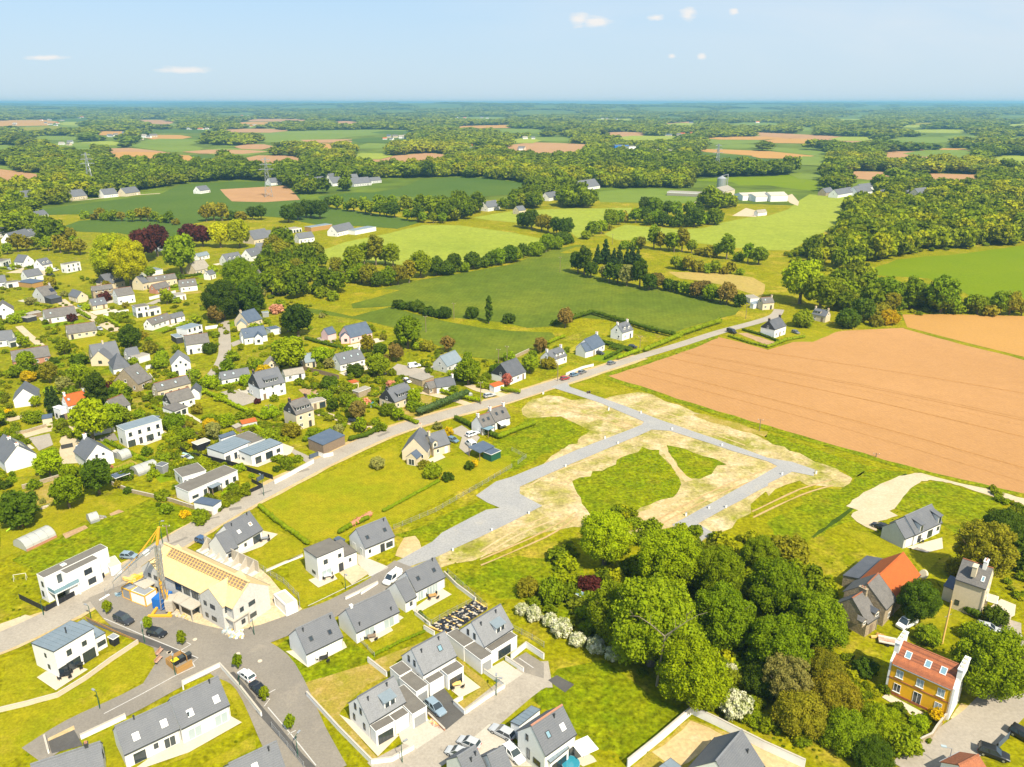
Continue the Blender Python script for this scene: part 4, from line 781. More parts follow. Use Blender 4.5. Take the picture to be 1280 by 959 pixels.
# tile courses of the brown roof, one bar per course
rows = 17; me = MB().bar((0, 0, 0), (v.L - .1, 0, 0), .36, .035).mesh('tile_course', 'tile_old')
for i in range(rows):
    y = -.2 + (v.D / 2 + .1) * (i + .5) / rows; h.part('tile_course', me, v, .05, y, v.h + .2 + y * v.tp, 0, v.pitch - R(4))
YELLOW = v
h = House('old stone farmhouse with grey slate roofs joined to orange metal barn roof', name='farmhouse', cat='farmhouse')
v = h.gable('t', [480,356, 635,200, 360,214], 4.2, 42, wall='stone_wall', roof='orange_tile', over=.3, first='barn_'); c = h.gable('t', [410,435, 482,358, 235,322], 4.1, 42, wall='stone_wall', roof='slate_old'); c2 = h.gable('t', [285,530, 362,478, 140,395], 3.2, 45, wall='stone_wall', roof='slate_old', first='wing_')
h.dormer(c2,.85,1.5,1.1,.0,'g','stone_wall',1,'slate_dark'); h.chimney(c2,.99,'stone_wall',1.6,.6,.9,pots=2); h.dormer(c2,-.25,1.3,1.0,.0,'g','stone_wall',1,'slate_old'); h.win(c,'f',c.L*.5,.8,1.1,1.2,'frame_white'); h.door(c2,'f',c2.L*.5,1.0,2.1,'brown_timber'); h.win(v,'f',v.L*.5,.8,1.4,1.6,'frame_white')
c3 = h.flat('t', [230,232, 385,100, 125,215], 3.4, 2.6, wall='stone_wall', roof='slate_dark', trim='slate_dark', first='shed_')
h = House('tall cream house with stone chimneys, small blue annex and pool terrace')
v = h.gable('t', [880,232, 1080,300, 955,112], 7.0, 40, wall='cream_wall', roof='slate_old', over=.2); h.chimney(v,.5,'cream_wall',1.6,.8,.6,t=.35,pots=0); h.chimney(v,.75,'white_wall',1.5,.7,1.3,pots=3); h.rw(v,.82,.35,.6,1.2,'frame_white','sky_glass')
h.win(v,'f',v.L*.2,1.2,.8,1.2,'frame_dark'); h.win(v,'r',v.D*.3,4.2,1.0,1.6,'frame_white'); h.win(v,'r',v.D*.7,4.2,1.0,1.6,'frame_white'); c = h.flat('t', [800,280, 870,310, 805,200], 3.2, 4.4, wall='grey_wall', roof='slate_blue', trim='slate_blue', first='annex_'); h.rw(c,.5,.6,.9,1.0,'frame_white','glass_pale'); c = h.flat('t', [1085,380, 1150,400, 1110,340], 2.6, roof='concrete', trim='frame_white', first='veranda_', posts=True)
h = House('white garden wall house corner with brown tiled roof at bottom edge beside black car')
v = h.gable('u', [790,1130, 960,1040, 830,905], 2.6, 35, roof='brown_tile', D=5)

# ------------------------------------------------------------------ village houses: one line each
VG = 'detached houses of the village'
def simple(label, tile, pts, hw=2.8, wall='white_wall', roof='slate', dorm=None, ch='', rw=(), clad='', lod=1, pitch=44, away=None, auto=True, name='house', cat='house', group=VG, modern=False, fm='frame_white', hip=0, extra=None, D=None, gab='lr'):
    h = House(label, name, cat, group, lod); v = h.gable(tile, pts, hw, pitch, wall, roof, away=away, hip=hip, D=D)
    if clad:
        for f in clad: h.clad(v, f)
    if auto: h.auto(v, fm, modern=modern, gab=gab if not hip else '', attic=not clad or True)
    if dorm:
        for u, w, k, n in dorm: h.dormer(v, u, w, 1.25, .2, k, None if k == 'g' else 'dark_slate_clad' if clad else None, n)
    for k in ch: h.chimney(v, {'l': .03, 'r': .97, 'm': .5}[k], 'frame_dark' if clad else None)
    for u, t in rw: h.rw(v, u, t, .9, 1.1, 'frame_dark', 'glass_pale')
    if extra: extra(h, v)
    return h, v
def flathouse(label, tile, pts, hh=3.0, hb=None, wall='white_wall', roof='felt', lod=1, name='house', cat='house', group=VG, auto=True, modern=True, more=(), D=None, posts=False, trim='frame_white', fm='frame_dark'):
    h = House(label, name, cat, group, lod); v = h.flat(tile, pts, hh, hb, wall, roof, trim, first='', D=D, posts=posts)
    if auto: h.auto(v, fm, modern=modern)
    for i, (t2, p2, h2, r2, w2) in enumerate(more): c = h.flat(t2, p2, h2, None, w2, r2, trim, first=('annex_', 'wing_', 'porch_')[i]); (h.auto(c, fm, modern=True, gab='l', door=False) if h2 > 2.8 else 0)
    return h, v
simple('white house with grey roof, blank gable facing the camera, left edge', 'B', [88,322, 248,300], 2.9, away=9, ch='', auto=False)
def f(h, v): h.solar  # three panel rows sit on the right slope
h, v = simple('white gable house with three pale solar rows on slate roof', 'B', [30,740, 240,680], 3.2, away=12, auto=False, ch='')
for i in range(3):
    x = v.L * .72; h.part('solar_panel', MB().box(-1.3,-.7,0,1.3,.7,.06).mesh('solar_panel','glass_pale'), v, v.L*.73, v.D*(.35+.2*i), v.h + (v.L*.27)*v.tp+.25, math.pi/2, v.pitch)
for u in (.05, .6): h.chimney(v, u, 'white_wall', .8, .6, .5)
simple('white two-storey house with bright orange tiled roof by tall dark cypress', 'B', [452,360, 595,325, 430,290], 5.2, roof='orange_tile', ch='lr', rw=[(.15,.5)])
flathouse('small white flat annex left of the orange-roofed house', 'B', [400,385, 440,372, 388,365], 4.0, name='annex', cat='annex', roof='white_wall', D=4)
def f(h, v): h.garage(v,'f',v.L*.8,2.4,2.1); h.garage(v,'f',v.L*.3,2.6,2.1,'grey_metal'); h.win(v,'f',v.L*.4,3.4,.7,.7); h.win(v,'f',v.L*.65,3.4,.7,.7); h.chimney(v,.9,'white_wall',.9,.6,.9,t=.9)
simple('white gable-fronted house with garage behind two round trees', 'B', [572,722, 752,668], 3.4, away=9, auto=False, extra=f)
flathouse('modern white two-storey house with wavy pale blue-grey roof', 'B', [832,527, 1075,455, 775,495], 5.6, roof='zinc')
simple('cream stone gable house on a gravel lane', 'B', [758,195, 918,215], 3.0, 'stone_wall', 'slate_old', away=7, rw=[(.5,.5)])
simple('white-walled house with dark hipped slate roof', 'B', [755,118, 872,98, 742,10], 3.0, roof='slate_dark', hip=.6)
simple('white chalet-like house with timber-patterned gable and balcony', 'A', [182,88, 308,72], 4.6, roof='slate_light', away=8)
simple('long cream stone farmhouse with slate roof in the village', 'A', [90,262, 310,205, 45,218], 3.0, 'cream_wall', 'slate_old', rw=[(.2,.5),(.6,.5)])
def f(h, v): h.clad(v,'l','frame_dark'); c = h.flat('A',[200,400,290,365,178,350],2.5,3.0,roof='slate_old',wall='white_wall',first='sunroom_'); h.win(c,'f',c.L*.3,.4,1.6,1.7); h.win(c,'f',c.L*.7,.4,1.6,1.7)
simple('grey-roofed house with front sunroom and dark gable next to pink-blossom tree', 'A', [180,345, 335,300, 125,285], 3.0, roof='slate_old', extra=f)
simple('small white gable house with brown roof beside the long farmhouse', 'A', [303,275, 368,270], 2.6, roof='slate_dark', away=6, auto=False)
simple('long red brick house with grey roof at the left edge', 'i', [65,608, 252,578, 48,558], 2.8, 'brick_wall', 'slate_old')
def f(h, v): c = h.gable('i', [452,600, 545,598], 2.6, roof='slate', away=5, first='gable_wing_', wall='cream_wall'); h.win(c,'f',c.L/2,.9,1.4,1.3)
simple('cream bungalow with gabled wing and black chimney', 'i', [470,598, 602,575, 462,525], 2.6, 'cream_wall', ch='m', rw=[(.3,.5)], extra=f)
h = House('blue-grey flat-roofed modern house in two blocks above green lawn', group=VG)
v = h.flat('A', [640,665, 715,695, 640,665], 3.0) if False else h.flat('A', [715,693, 922,610, 640,655], 3.2, roof='zinc'); c = h.flat('A', [533,678, 712,600, 440,630], 3.3, roof='zinc', first='wing_'); c2 = h.flat('A', [700,620, 810,580, 640,550], 2.9, roof='felt', trim='frame_white', first='garage_'); c3 = h.flat('A', [515,580, 612,548, 488,568], 3.0, 3.5, roof='slate_blue', first='annex_')
h.win(v,'f',v.L*.2,.1,2.0,2.1); h.win(v,'f',v.L*.55,.05,2.4,2.3); h.win(v,'f',v.L*.85,.9,1.3,1.2); h.win(v,'l',v.D*.3,.9,1.2,.6); h.win(c,'f',c.L*.12,.05,1.6,2.1); h.win(c,'f',c.L*.4,.05,1.0,2.1); h.win(c,'f',c.L*.72,.05,1.4,2.1)
h = House('long flat-roofed white house behind dark fence on the main road', group=VG)
v = h.flat('A', [295,935, 622,792, 190,905], 3.3, roof='felt', trim='frame_white'); c = h.flat('A', [255,838, 412,792, 185,790], 3.1, roof='felt', trim='frame_white', first='wing_'); c2 = h.flat('A', [455,912, 520,882, 420,900], 2.5, roof='zinc', posts=True, first='porch_')
h.win(v,'f',v.L*.12,.9,1.8,.8); h.win(v,'f',v.L*.32,.05,1.0,2.1); h.win(v,'f',v.L*.48,.05,2.6,2.1); h.win(v,'f',v.L*.76,.6,1.0,1.4); h.win(v,'f',v.L*.92,.6,1.0,1.4); h.win(c,'f',c.L*.3,.8,.9,1.3); h.win(c,'f',c.L*.1,.8,.6,1.3); h.win(c,'l',c.D*.5,.8,.9,1.3)
flathouse('brown timber workshop with blue roof beside the main road', 'f', [335,307, 443,258, 228,287], 3.0, 3.6, 'brown_timber', 'slate_blue', name='workshop', cat='workshop', auto=False, trim='slate_blue')
def f(h, v): h.garage(v,'f',v.L*.12,2.4,2.0,'frame_white')
simple('white house with dark-clad gable and long dormer above tarred forecourt', 'D', [130,562, 300,520, 85,490], 4.6, dorm=[(.52,5.0,'s',3)], clad='l', ch='l', D=9)
simple('tall cream three-storey house with dark gable and two chimneys', 'D', [372,738, 490,700, 325,652], 5.6, 'cream_wall', 'slate_old', dorm=[(.5,5.5,'s',3)], clad='l', ch='lr')
simple('cream house with long dormer and dry lawn beside conifer hedge', 'D', [1030,655, 1162,605, 975,570], 3.0, 'cream_wall', 'slate', dorm=[(.52,5.2,'s',3)], clad='l', ch='lr')
simple('white house with three roof windows behind small orchard', 'D', [668,405, 832,365, 625,340], 2.8, roof='slate', ch='r', rw=[(.25,.45),(.55,.5),(.82,.5)])
def f(h, v): c = h.gable('D',[672,225,735,222],2.8,roof='slate_blue',wall='pink_wall',away=7,first='gable_wing_'); c2 = h.gable('D',[585,205,640,190,562,165],2.8,roof='slate_blue',wall='pink_wall',first='garage_'); h.win(c,'f',c.L/2,.9,1.2,1.3)
simple('pink-walled house with blue-grey roofs beyond a trimmed hedge', 'D', [735,225, 880,190, 640,165], 2.8, 'pink_wall', 'slate_blue', extra=f)
simple('grey low barn with fibre-cement roof behind white dormer house', 'D', [300,480, 432,458, 262,447], 2.5, 'white_wall', 'fibre', pitch=30, name='barn', cat='barn')
simple('small cream gable cottage with pale roof', 'D', [165,425, 260,415], 2.6, 'cream_wall', 'fibre', away=6)
simple('small house with pale blue roof behind garden trees', 'D', [435,392, 508,378, 428,335], 2.6, 'cream_wall', 'zinc')
simple('long white house with two roof windows beside the curved lane', 'A', [517,185, 708,150, 487,142], 2.7, roof='slate', rw=[(.15,.5),(.45,.5)])
flathouse('orange-roofed garden lean-to beside hedge', 'A', [655,483, 752,462, 632,462], 2.2, 2.7, 'grey_wall', 'orange_tile', name='lean_to', cat='shed', auto=False, trim='orange_tile')
flathouse('grey weathered lean-to beside the orange-roofed one', 'A', [612,510, 652,492, 602,490], 1.9, 2.4, 'brown_timber', 'fibre', name='lean_to', cat='shed', auto=False, trim='fibre')
flathouse('black garden shed with pale flat roof', 'A', [355,622, 440,592, 327,602], 2.3, None, 'black_panel', 'concrete', name='shed', cat='shed', auto=False)
flathouse('low cream outbuilding right of the tall three-storey house', 'D', [475,665, 572,640, 460,650], 2.5, None, 'cream_wall', 'fibre', name='outbuilding', cat='outbuilding', D=4)
h = House('cream house with tall gables, garden room and grey slate roofs', group=VG)
v = h.gable('C', [330,640, 440,607, 318,545], 2.9, 46, 'cream_wall', 'slate'); c = h.gable('C', [120,660, 285,668], 2.9, 48, 'cream_wall', 'slate', away=9, first='gable_wing_'); c2 = h.gable('C', [150,700, 215,712], 2.4, 40, 'cream_wall', 'slate_blue', away=3, first='garden_room_'); h.dormer(v,.1,1.6,1.6,.0,'g','cream_wall',1); h.chimney(v,.03); h.chimney(c,.95,'cream_wall'); h.auto(v,'frame_white',gab='r'); h.win(c,'f',c.L*.8,.9,.9,1.2,'frame_white'); h.win(c2,'f',c2.L*.5,.1,1.8,1.9,'frame_white'); h.win(c,'r',c.D*.3,.1,2.0,2.0,'frame_white')
h = House('white twin-gabled house with stepped grey roofs and sun awning', group=VG)
v = h.gable('C', [740,465, 840,432, 700,385], 2.8, 46, roof='slate_old'); c = h.gable('C', [657,503, 738,475, 622,430], 2.7, 46, roof='slate_old', first='wing_'); h.chimney(v,.03); h.chimney(v,.97); h.chimney(c,.03)
for u in (.3,.7): h.rw(v,u,.5); h.rw(c,u,.5)
h.auto(v,'frame_white',modern=True,gab='r'); a = h.part('awning', MB().loft([(0,0,2.5),(3.6,0,2.5),(3.6,0,2.56),(0,0,2.56)],[(0,-2.6,2.0),(3.6,-2.6,2.0),(3.6,-2.6,2.06),(0,-2.6,2.06)]).mesh('awning','frame_white'), v, .6, 0, 0); c2 = h.flat('C', [695,525, 740,505, 665,500], 2.4, roof='sky_glass', posts=True, first='pergola_'); h.win(c,'f',c.L*.5,.1,2.0,2.0)
flathouse('open carport with blue sheet roof and wooden posts', 'C', [638,675, 735,632, 575,632], 2.5, 2.9, name='carport', cat='carport', roof='slate_blue', auto=False, posts=True, trim='slate_blue')
flathouse('small teal shed attached beside the blue carport', 'C', [715,688, 778,660, 688,655], 2.2, None, 'green_metal', 'slate_blue', name='shed', cat='shed', auto=False)
simple('grey stone barn-like house with blue-grey roof at field edge', 'C', [420,97, 522,55, 370,30], 2.7, 'grey_wall', 'zinc')
simple('white house with dark slate roof and dark gable beside pink tree', 'C', [840,172, 945,130, 798,120], 2.8, roof='slate_dark', clad='l', D=9)
simple('white house with dormer behind parked cars on the main road', 'X', [398,405, 548,355, 340,318], 2.9, roof='slate', dorm=[(.62,5.0,'s',2)], ch='lr')
simple('low white cottage with dark roof beside stone lean-to', 'C', [352,237, 478,218, 345,180], 2.4, roof='slate_dark', ch='r')
flathouse('long low barn with grey roof and teal end bay', 'C', [255,192, 332,165, 150,170], 2.4, None, 'stone_wall', 'fibre', name='barn', cat='barn', auto=False, trim='fibre')
simple('stone end cottage with slate roof joined to low white cottage', 'C', [300,245, 352,232, 270,205], 2.4, 'stone_wall', 'slate_old')
flathouse('orange-tiled lean-to in front of the dark slate house', 'C', [735,235, 800,215, 722,210], 2.2, 2.6, 'white_wall', 'orange_tile', name='lean_to', cat='shed', auto=False, trim='orange_tile')
def f(h, v): c = h.gable('X',[735,318,800,300,680,240],2.7,roof='slate_blue',first='wing_')
simple('white house with blue-grey roof and red paved forecourt', 'X', [800,300, 927,240, 765,180], 2.8, roof='slate_blue', ch='r', extra=f)
simple('white house with black chimneys and two dormers above big garden', 'X', [1105,130, 1212,95, 1062,45], 3.6, roof='slate', dorm=[(.3,1.2,'g',1),(.7,1.2,'g',1)], clad='', ch='lr')
simple('white house with black-clad gable and glazed balcony by vegetable patch', 'K', [695,462, 786,430, 655,390], 4.0, roof='slate_dark', clad='l', ch='lr')
simple('white-gabled house with dormer behind hedges at brown field corner', 'K', [992,335, 1103,357, 955,278], 3.0, 'cream_wall', 'slate', dorm=[(.35,3.0,'s',2)], ch='lr')
simple('cream gable house at the end of the lane below hay field', 'K', [600,250, 690,243, 600,205], 3.6, 'cream_wall', 'slate_old', ch='r', rw=[(.3,.5)])
flathouse('low grey-roofed garage beside the cream gable house', 'K', [500,215, 578,212, 480,185], 2.6, None, 'white_wall', 'fibre', name='garage', cat='garage', auto=False)
flathouse('pale blue lean-to against the cream gable house', 'K', [525,262, 600,245, 512,240], 2.2, 3.0, 'white_wall', 'zinc', name='lean_to', cat='shed', auto=False)
# upper left village
simple('new white house with right-hand gable facing a sandy yard', 'E', [112,237, 188,243, 150,183], 3.2, gab='r')
flathouse('half-hidden white flat house at the far left edge by sandy yard', 'E', [0,242, 82,215, -30,225], 3.2)
simple('new white house with two dark dormers on sandy yard', 'E', [335,268, 417,250, 300,222], 3.2, dorm=[(.3,1.3,'g',1),(.7,1.3,'g',1)])
flathouse('white two-storey cube house right of the sandy yard', 'E', [525,262, 640,240, 475,258], 5.2, modern=False)
simple('white house with dark roof behind the orange timber carport', 'E', [215,362, 342,340, 178,312], 3.0)
flathouse('orange timber carport with dark panel roof', 'E', [255,415, 370,390, 200,383], 2.6, None, 'timber', 'slate_blue', name='carport', cat='carport', auto=False, trim='frame_dark')
simple('white house cut by the left edge with dark roof and annex', 'E', [-60,410, 48,400, -30,352], 3.0)
flathouse('white flat annex beside the left edge house', 'E', [52,412, 160,396, 50,402], 2.8, name='annex', cat='annex', D=5)
def f(h, v): c = h.flat('E',[405,540,493,522,378,505],2.6,3.4,roof='slate_dark',wall='dark_slate_clad',first='lean_to_'); h.solar(v,.68,.98,.2,.6,2,1)
simple('grey stone house with blue solar panels and dark lean-to', 'E', [345,515, 455,490, 320,440], 3.6, 'grey_wall', 'slate_old', ch='r', extra=f)
simple('cream garage-like house with grey roof and white garage door', 'E', [545,505, 618,527, 590,461], 2.8, 'cream_wall', 'slate', gab='r')
simple('tall grey-roofed house with broad dormer and dark left gable', 'E', [862,418, 996,388, 838,338], 3.6, 'cream_wall', 'slate', dorm=[(.55,3.5,'g',2)], clad='l', ch='r')
simple('cream stone house in front of the broad dormer house', 'E', [740,472, 905,450, 718,440], 4.6, 'stone_wall', 'slate_old', ch='m')
simple('white-over-stone house with plain grey roof', 'E', [938,517, 1075,495, 910,458], 4.4, 'white_wall', 'slate_old')
simple('small cream cottage with slate roof and roof windows at lane corner', 'E', [740,592, 857,572, 712,542], 2.4, 'cream_wall', 'slate', rw=[(.3,.5),(.7,.5)])
simple('long white bungalow with grey roof left of the lane', 'E', [365,692, 615,655, 325,628], 2.7, 'white_wall', 'slate_old', rw=[(.2,.5)])
simple('cream bungalow with grey roof beside purple shrub', 'E', [545,817, 775,782, 525,752], 2.7, 'cream_wall', 'slate_old')
simple('white gable house with brown shutters at the left edge', 'E', [-40,642, 108,625], 3.8, roof='slate_old', away=9)
simple('white bungalow with annex at the left edge below lane', 'E', [-30,872, 97,860, -50,800], 2.8)
flathouse('white flat-roofed annex beside left edge bungalow', 'E', [80,880, 165,862, 70,850], 2.6, name='annex', cat='annex', D=5, roof='slate')
flathouse('modern white two-block flat house among shrubs', 'E', [1085,608, 1190,592, 1040,590], 5.0, more=[('E', [1190,622, 1282,602, 1180,605], 3.4, 'felt', 'white_wall')])
simple('long grey-roofed house with white gable end among shrubs', 'F', [190,745, 352,690, 155,700], 2.6, roof='slate_old', rw=[(.3,.5),(.6,.5)])
simple('small white house with blue-grey roof at the end of long grey house', 'F', [352,692, 452,668, 342,660], 2.6, roof='slate')
simple('cream gabled house at left of the terrace row', 'F', [115,412, 165,398, 80,355], 4.0, 'cream_wall', 'slate')
simple('cream terrace row with brown and grey roof', 'F', [165,402, 390,370, 160,362], 3.6, 'cream_wall', 'slate_old', rw=[(.3,.5),(.6,.5)])
simple('small brick house in front of the terrace row', 'F', [222,462, 335,432, 205,420], 2.5, 'brick_wall', 'slate_old')
simple('white house with brown-grey roof right of terrace row', 'F', [420,440, 553,425, 398,388], 3.0, roof='slate_old', rw=[(.2,.5),(.5,.5),(.8,.5)])
flathouse('white garage with dark blue car bay beside lane', 'F', [385,512, 462,500, 370,490], 2.8, name='garage', cat='garage', roof='fibre')
simple('long barn with tan fibre roof among gardens', 'F', [540,310, 657,285, 488,245], 2.8, 'cream_wall', 'fibre', name='barn', cat='barn')
simple('white house with three dormers in slate roof above the barn', 'F', [790,237, 918,215, 758,180], 3.2, dorm=[(.25,1.2,'g',1),(.55,1.2,'g',1),(.8,1.2,'g',1)])
simple('white house with slate roof and left gable above the oak grove', 'F', [985,197, 1086,172, 955,140], 3.2, rw=[(.4,.5)])
simple('white twin-gabled house beside the top lane', 'F', [1110,152, 1207,125, 1082,105], 3.2, ch='lr', rw=[(.4,.5)])
simple('stone house with steep brown roof and white gable', 'F', [985,372, 1082,345, 1000,300], 3.0, 'cream_wall', 'slate_old')
simple('little pink-white gable house below the parking yard', 'F', [1150,450, 1237,445], 3.6, 'pink_wall', 'slate_dark', away=6)
simple('cream house with three dormers near the beech trees', 'F', [1000,42, 1152,32, 998,-5], 3.0, 'cream_wall', 'slate', dorm=[(.2,1.2,'g',1),(.5,1.2,'g',1),(.8,1.2,'g',1)])
def f(h, v): c = h.gable('F',[870,750,945,745],2.6,wall='cream_wall',roof='zinc',away=5,first='gable_wing_')
simple('cream house with deep blue slate roof and stone chimney', 'F', [960,727, 1073,692, 882,650], 2.8, 'cream_wall', 'slate_blue', ch='l', extra=f)
def f(h, v): c = h.gable('F',[905,840,985,838],3.0,roof='slate_blue',wall='white_wall',away=6,first='gable_wing_'); c2 = h.gable('F',[1010,850,1075,845],3.0,roof='slate_blue',away=5,first='second_gable_wing_'); h.win(c,'f',c.L/2,.9,1.2,1.3); h.win(c2,'f',c2.L/2,.9,1.2,1.3)
simple('pale house with blue slate roofs and two front gables', 'F', [930,850, 1112,820, 960,770], 3.0, roof='slate_blue', extra=f)
simple('white house with tan roof at the top of the curved lane', 'F', [465,905, 652,880, 440,832], 4.2, roof='slate_old')
flathouse('modern pale flat-roofed house with blue-grey roof behind tan roof', 'F', [470,782, 592,745, 385,767], 4.8, roof='zinc', more=[('F', [385,850, 440,840, 360,820], 2.6, 'zinc', 'dark_slate_clad')])
flathouse('long shed with pale blue roof', 'F', [148,322, 278,300, 150,295], 2.8, name='shed', cat='shed', roof='zinc', auto=False)
simple('small white house half hidden by the oak grove', 'F', [650,345, 700,330, 645,310], 3.0)
simple('grey manor half hidden behind purple beeches', 'F', [265,112, 322,98, 255,72], 4.0, 'grey_wall', 'slate')
simple('grey cottage with slate roof behind the round tree garden', 'i', [640,582, 700,570, 632,545], 2.5, 'white_wall', 'slate')
flathouse('white low garage with grey roof behind chalet house', 'i', [690,590, 748,572, 660,580], 2.4, name='garage', cat='garage', roof='fibre', auto=False)
simple('cream house among the tall trees by the pale wheat field', 'j', [400,150, 455,138, 398,118], 3.4, 'cream_wall', 'slate_old')
simple('white stone barn left of the blue-roof cream house', 'F', [560,200, 650,180, 545,175], 2.6, 'white_wall', 'zinc')
flathouse('white garage among parked cars near the oaks', 'F', [950,290, 1075,262, 945,272], 3.0, name='garage', cat='garage', D=6)
simple('small white cottage by the two tall beeches', 'e', [575,130, 650,100, 560,95], 2.4, 'white_wall', 'slate_old', D=6)
# far houses
FG = 'small far-off country houses'
for lab, t, p, kw in [
 ('white far farm house with dark roof above orange shed', 'n', [405,762,492,742,402,725], {}), ('far white house with gable left of the orange shed', 'n', [215,795,292,785,222,765], {}), ('far white house with two gables by the wheat corner', 'n', [15,860,115,850,25,815], {}),
 ('far cream bungalow at the tip of the pale wheat field', 'n', [-10,800,75,785,-5,750], dict(wall='cream_wall')), ('white far house beside the brown field and pylon', 'n', [75,515,128,510,80,490], {}), ('far house leftmost of the hamlet row by the yellow-green wood', 'n', [240,495,288,490,240,475], {}),
 ('far low white house second in the hamlet row', 'n', [305,503,348,498,305,485], {}), ('far white gabled house third in the hamlet row', 'n', [370,490,408,485,370,468], {}), ('far large white gable house in the hamlet middle', 'n', [385,518,440,512,395,485], {}), ('far long house with slate roof in the hamlet', 'n', [455,490,512,487,455,472], {}),
 ('far row of slate-roofed stone houses at hamlet right', 'n', [490,520,578,512,490,490], dict(wall='grey_wall')), ('far stone house at the right end of the hamlet', 'n', [575,505,628,500,575,488], dict(wall='grey_wall')), ('far white house alone between the two green fields', 'n', [1160,640,1220,630,1165,605], {}), ('far white barn at the foot of the dark wood', 'n', [1075,350,1110,346,1078,335], {}),
 ('far white house on the left, largest of the lane row', 'm', [110,590,200,578,112,555], {}), ('far white house second of the lane row by the pylon', 'm', [365,585,435,577,365,550], dict(wall='cream_wall')), ('far house third of the lane row with grey roof', 'm', [520,575,590,568,520,545], {}), ('far cream house with yellow garden, last of the lane row', 'm', [628,568,700,558,630,538], dict(wall='cream_wall')),
 ('far white house by the brown field at hedge end', 'm', [1000,555,1050,548,1000,530], {}), ('far white house with large slate roof below the wood centre', 'o', [360,540,440,528,365,500], {}), ('far white gable house left of the tree clump', 'o', [185,590,240,580,190,560], {}), ('far small cream house near purple trees', 'o', [35,655,70,650,38,630], dict(wall='cream_wall')),
 ('far stone house left of the white barn on the right', 'p', [290,565,330,558,292,540], dict(wall='stone_wall')), ('far broad white house with slate roof on the right', 'p', [350,575,435,560,355,545], {}), ('far white house with high roof in the right hamlet', 'p', [450,565,525,555,455,530], {}), ('far dark-roofed house behind in the right hamlet', 'p', [465,540,540,532,465,520], {}),
 ('far grey gable house among trees in the right hamlet', 'p', [575,572,615,565,580,548], dict(wall='grey_wall')), ('far grey house half hidden by trees right of the hamlet', 'p', [690,568,720,562,692,552], dict(wall='grey_wall')), ('far cream manor with tall roof standing alone in trees', 'p', [755,572,810,565,760,540], dict(hw=6, wall='cream_wall')),
 ('far white house in the dark wood upper left', 'm', [640,468,668,464,645,452], {}), ('far white house behind the village trees, left edge', 'm', [-20,770,70,752,-15,728], {}), ('far white house row behind village trees, second from left', 'm', [70,800,165,775,80,755], {}), ('far white house with slate roof above village trees', 'm', [165,775,245,760,170,742], {}), ('far grey house with garden above village trees', 'm', [180,680,240,668,185,655], {})]:
    simple(lab, t, p, kw.pop('hw', 3.4), lod=2, group=FG, gab='l', **kw)
flathouse('long far shed with pale blue roof in the farm garden', 'n', [495,755,600,735,490,735], 3.2, roof='zinc', lod=2, group=FG, name='shed', cat='shed', D=9, auto=False)
flathouse('far flat white bungalow left of the white gables', 'n', [125,755,228,740,120,735], 3.0, roof='fibre', lod=2, group=FG, D=9)
flathouse('far orange-walled shed with pale blue roof', 'n', [275,738,380,722,272,715], 3.4, roof='zinc', wall='timber', lod=2, group=FG, name='shed', cat='shed', D=8, auto=False)
# farm buildings and works
h = House('long white poultry house with evenly spaced wall bays', 'poultry_house', 'farm building', lod=2)
v = h.flat('o', [775,560, 965,568, 775,560], 4.0, roof='fibre', D=16, trim='frame_white')
for i in range(14): h.part('wall_bay', shared('bay', lambda: MB().box(-1.5,-.25,.4,1.5,-.01,3.2).mesh('wall_bay','fibre')), v, v.L*(i+.5)/14, 0, 0)
simple('far cream farm barn beside the grain silo', 'o', [1060,560,1115,548,1062,525], 6, 'cream_wall', 'fibre', pitch=25, name='barn', cat='barn', lod=2, auto=False)
simple('broad white-roofed cattle barn right of the silo', 'o', [1155,580,1290,575,1180,550], 5, 'white_wall', 'concrete', pitch=14, name='barn', cat='barn', lod=2, auto=False)
simple('second white-roofed cattle barn beside the farm track', 'p', [-60,585,50,580,-40,562], 5, 'white_wall', 'concrete', pitch=14, name='barn', cat='barn', lod=2, auto=False)
simple('far white farm hall near the green field edge', 'p', [15,580,100,578,25,548], 6, 'white_wall', 'concrete', pitch=18, name='barn', cat='barn', lod=2, auto=False)
simple('low white shed at the end of the farmyard', 'o', [1230,665,1275,660,1235,650], 3, 'white_wall', 'fibre', name='shed', cat='shed', lod=2, auto=False)
flathouse('far factory with wide pale roofs in the trees, left hall', 'o', [620,352,740,358,620,352], 7, roof='fibre', lod=2, name='factory_hall', cat='factory', D=60, auto=False, group='far factory halls')
flathouse('far factory hall with white front, right of the pale roofs', 'o', [740,364,860,352,740,364], 8, roof='concrete', lod=2, name='factory_hall', cat='factory', D=70, auto=False, group='far factory halls')
flathouse('far blue-fronted works building left of the pale factory', 'o', [470,325,515,328,470,325], 9, wall='blue_sheet', roof='slate_blue', lod=2, name='factory_hall', cat='factory', D=40, auto=False, group='far factory halls')
flathouse('far white works building beside the blue one', 'o', [517,330,585,334,517,330], 7, lod=2, name='factory_hall', cat='factory', D=40, auto=False, group='far factory halls')
b = MB(); c = G(*T('o', 1045, 548)[0])
si = thing('grain_silo', 'round grey steel grain silo with conical top at the far farm', 'silo', c); b.tube((0,0,0),(0,0,13),5.5,5.5,16).build('tank','metal',si); MB().tube((0,0,13),(0,0,16),5.6,.4,16).build('cone_roof','grey_metal',si); MB().bar((7,0,0),(7,0,18),.8,.8).bar((7,0,17.5),(0,0,16),.6,.6).build('elevator','grey_metal',si)
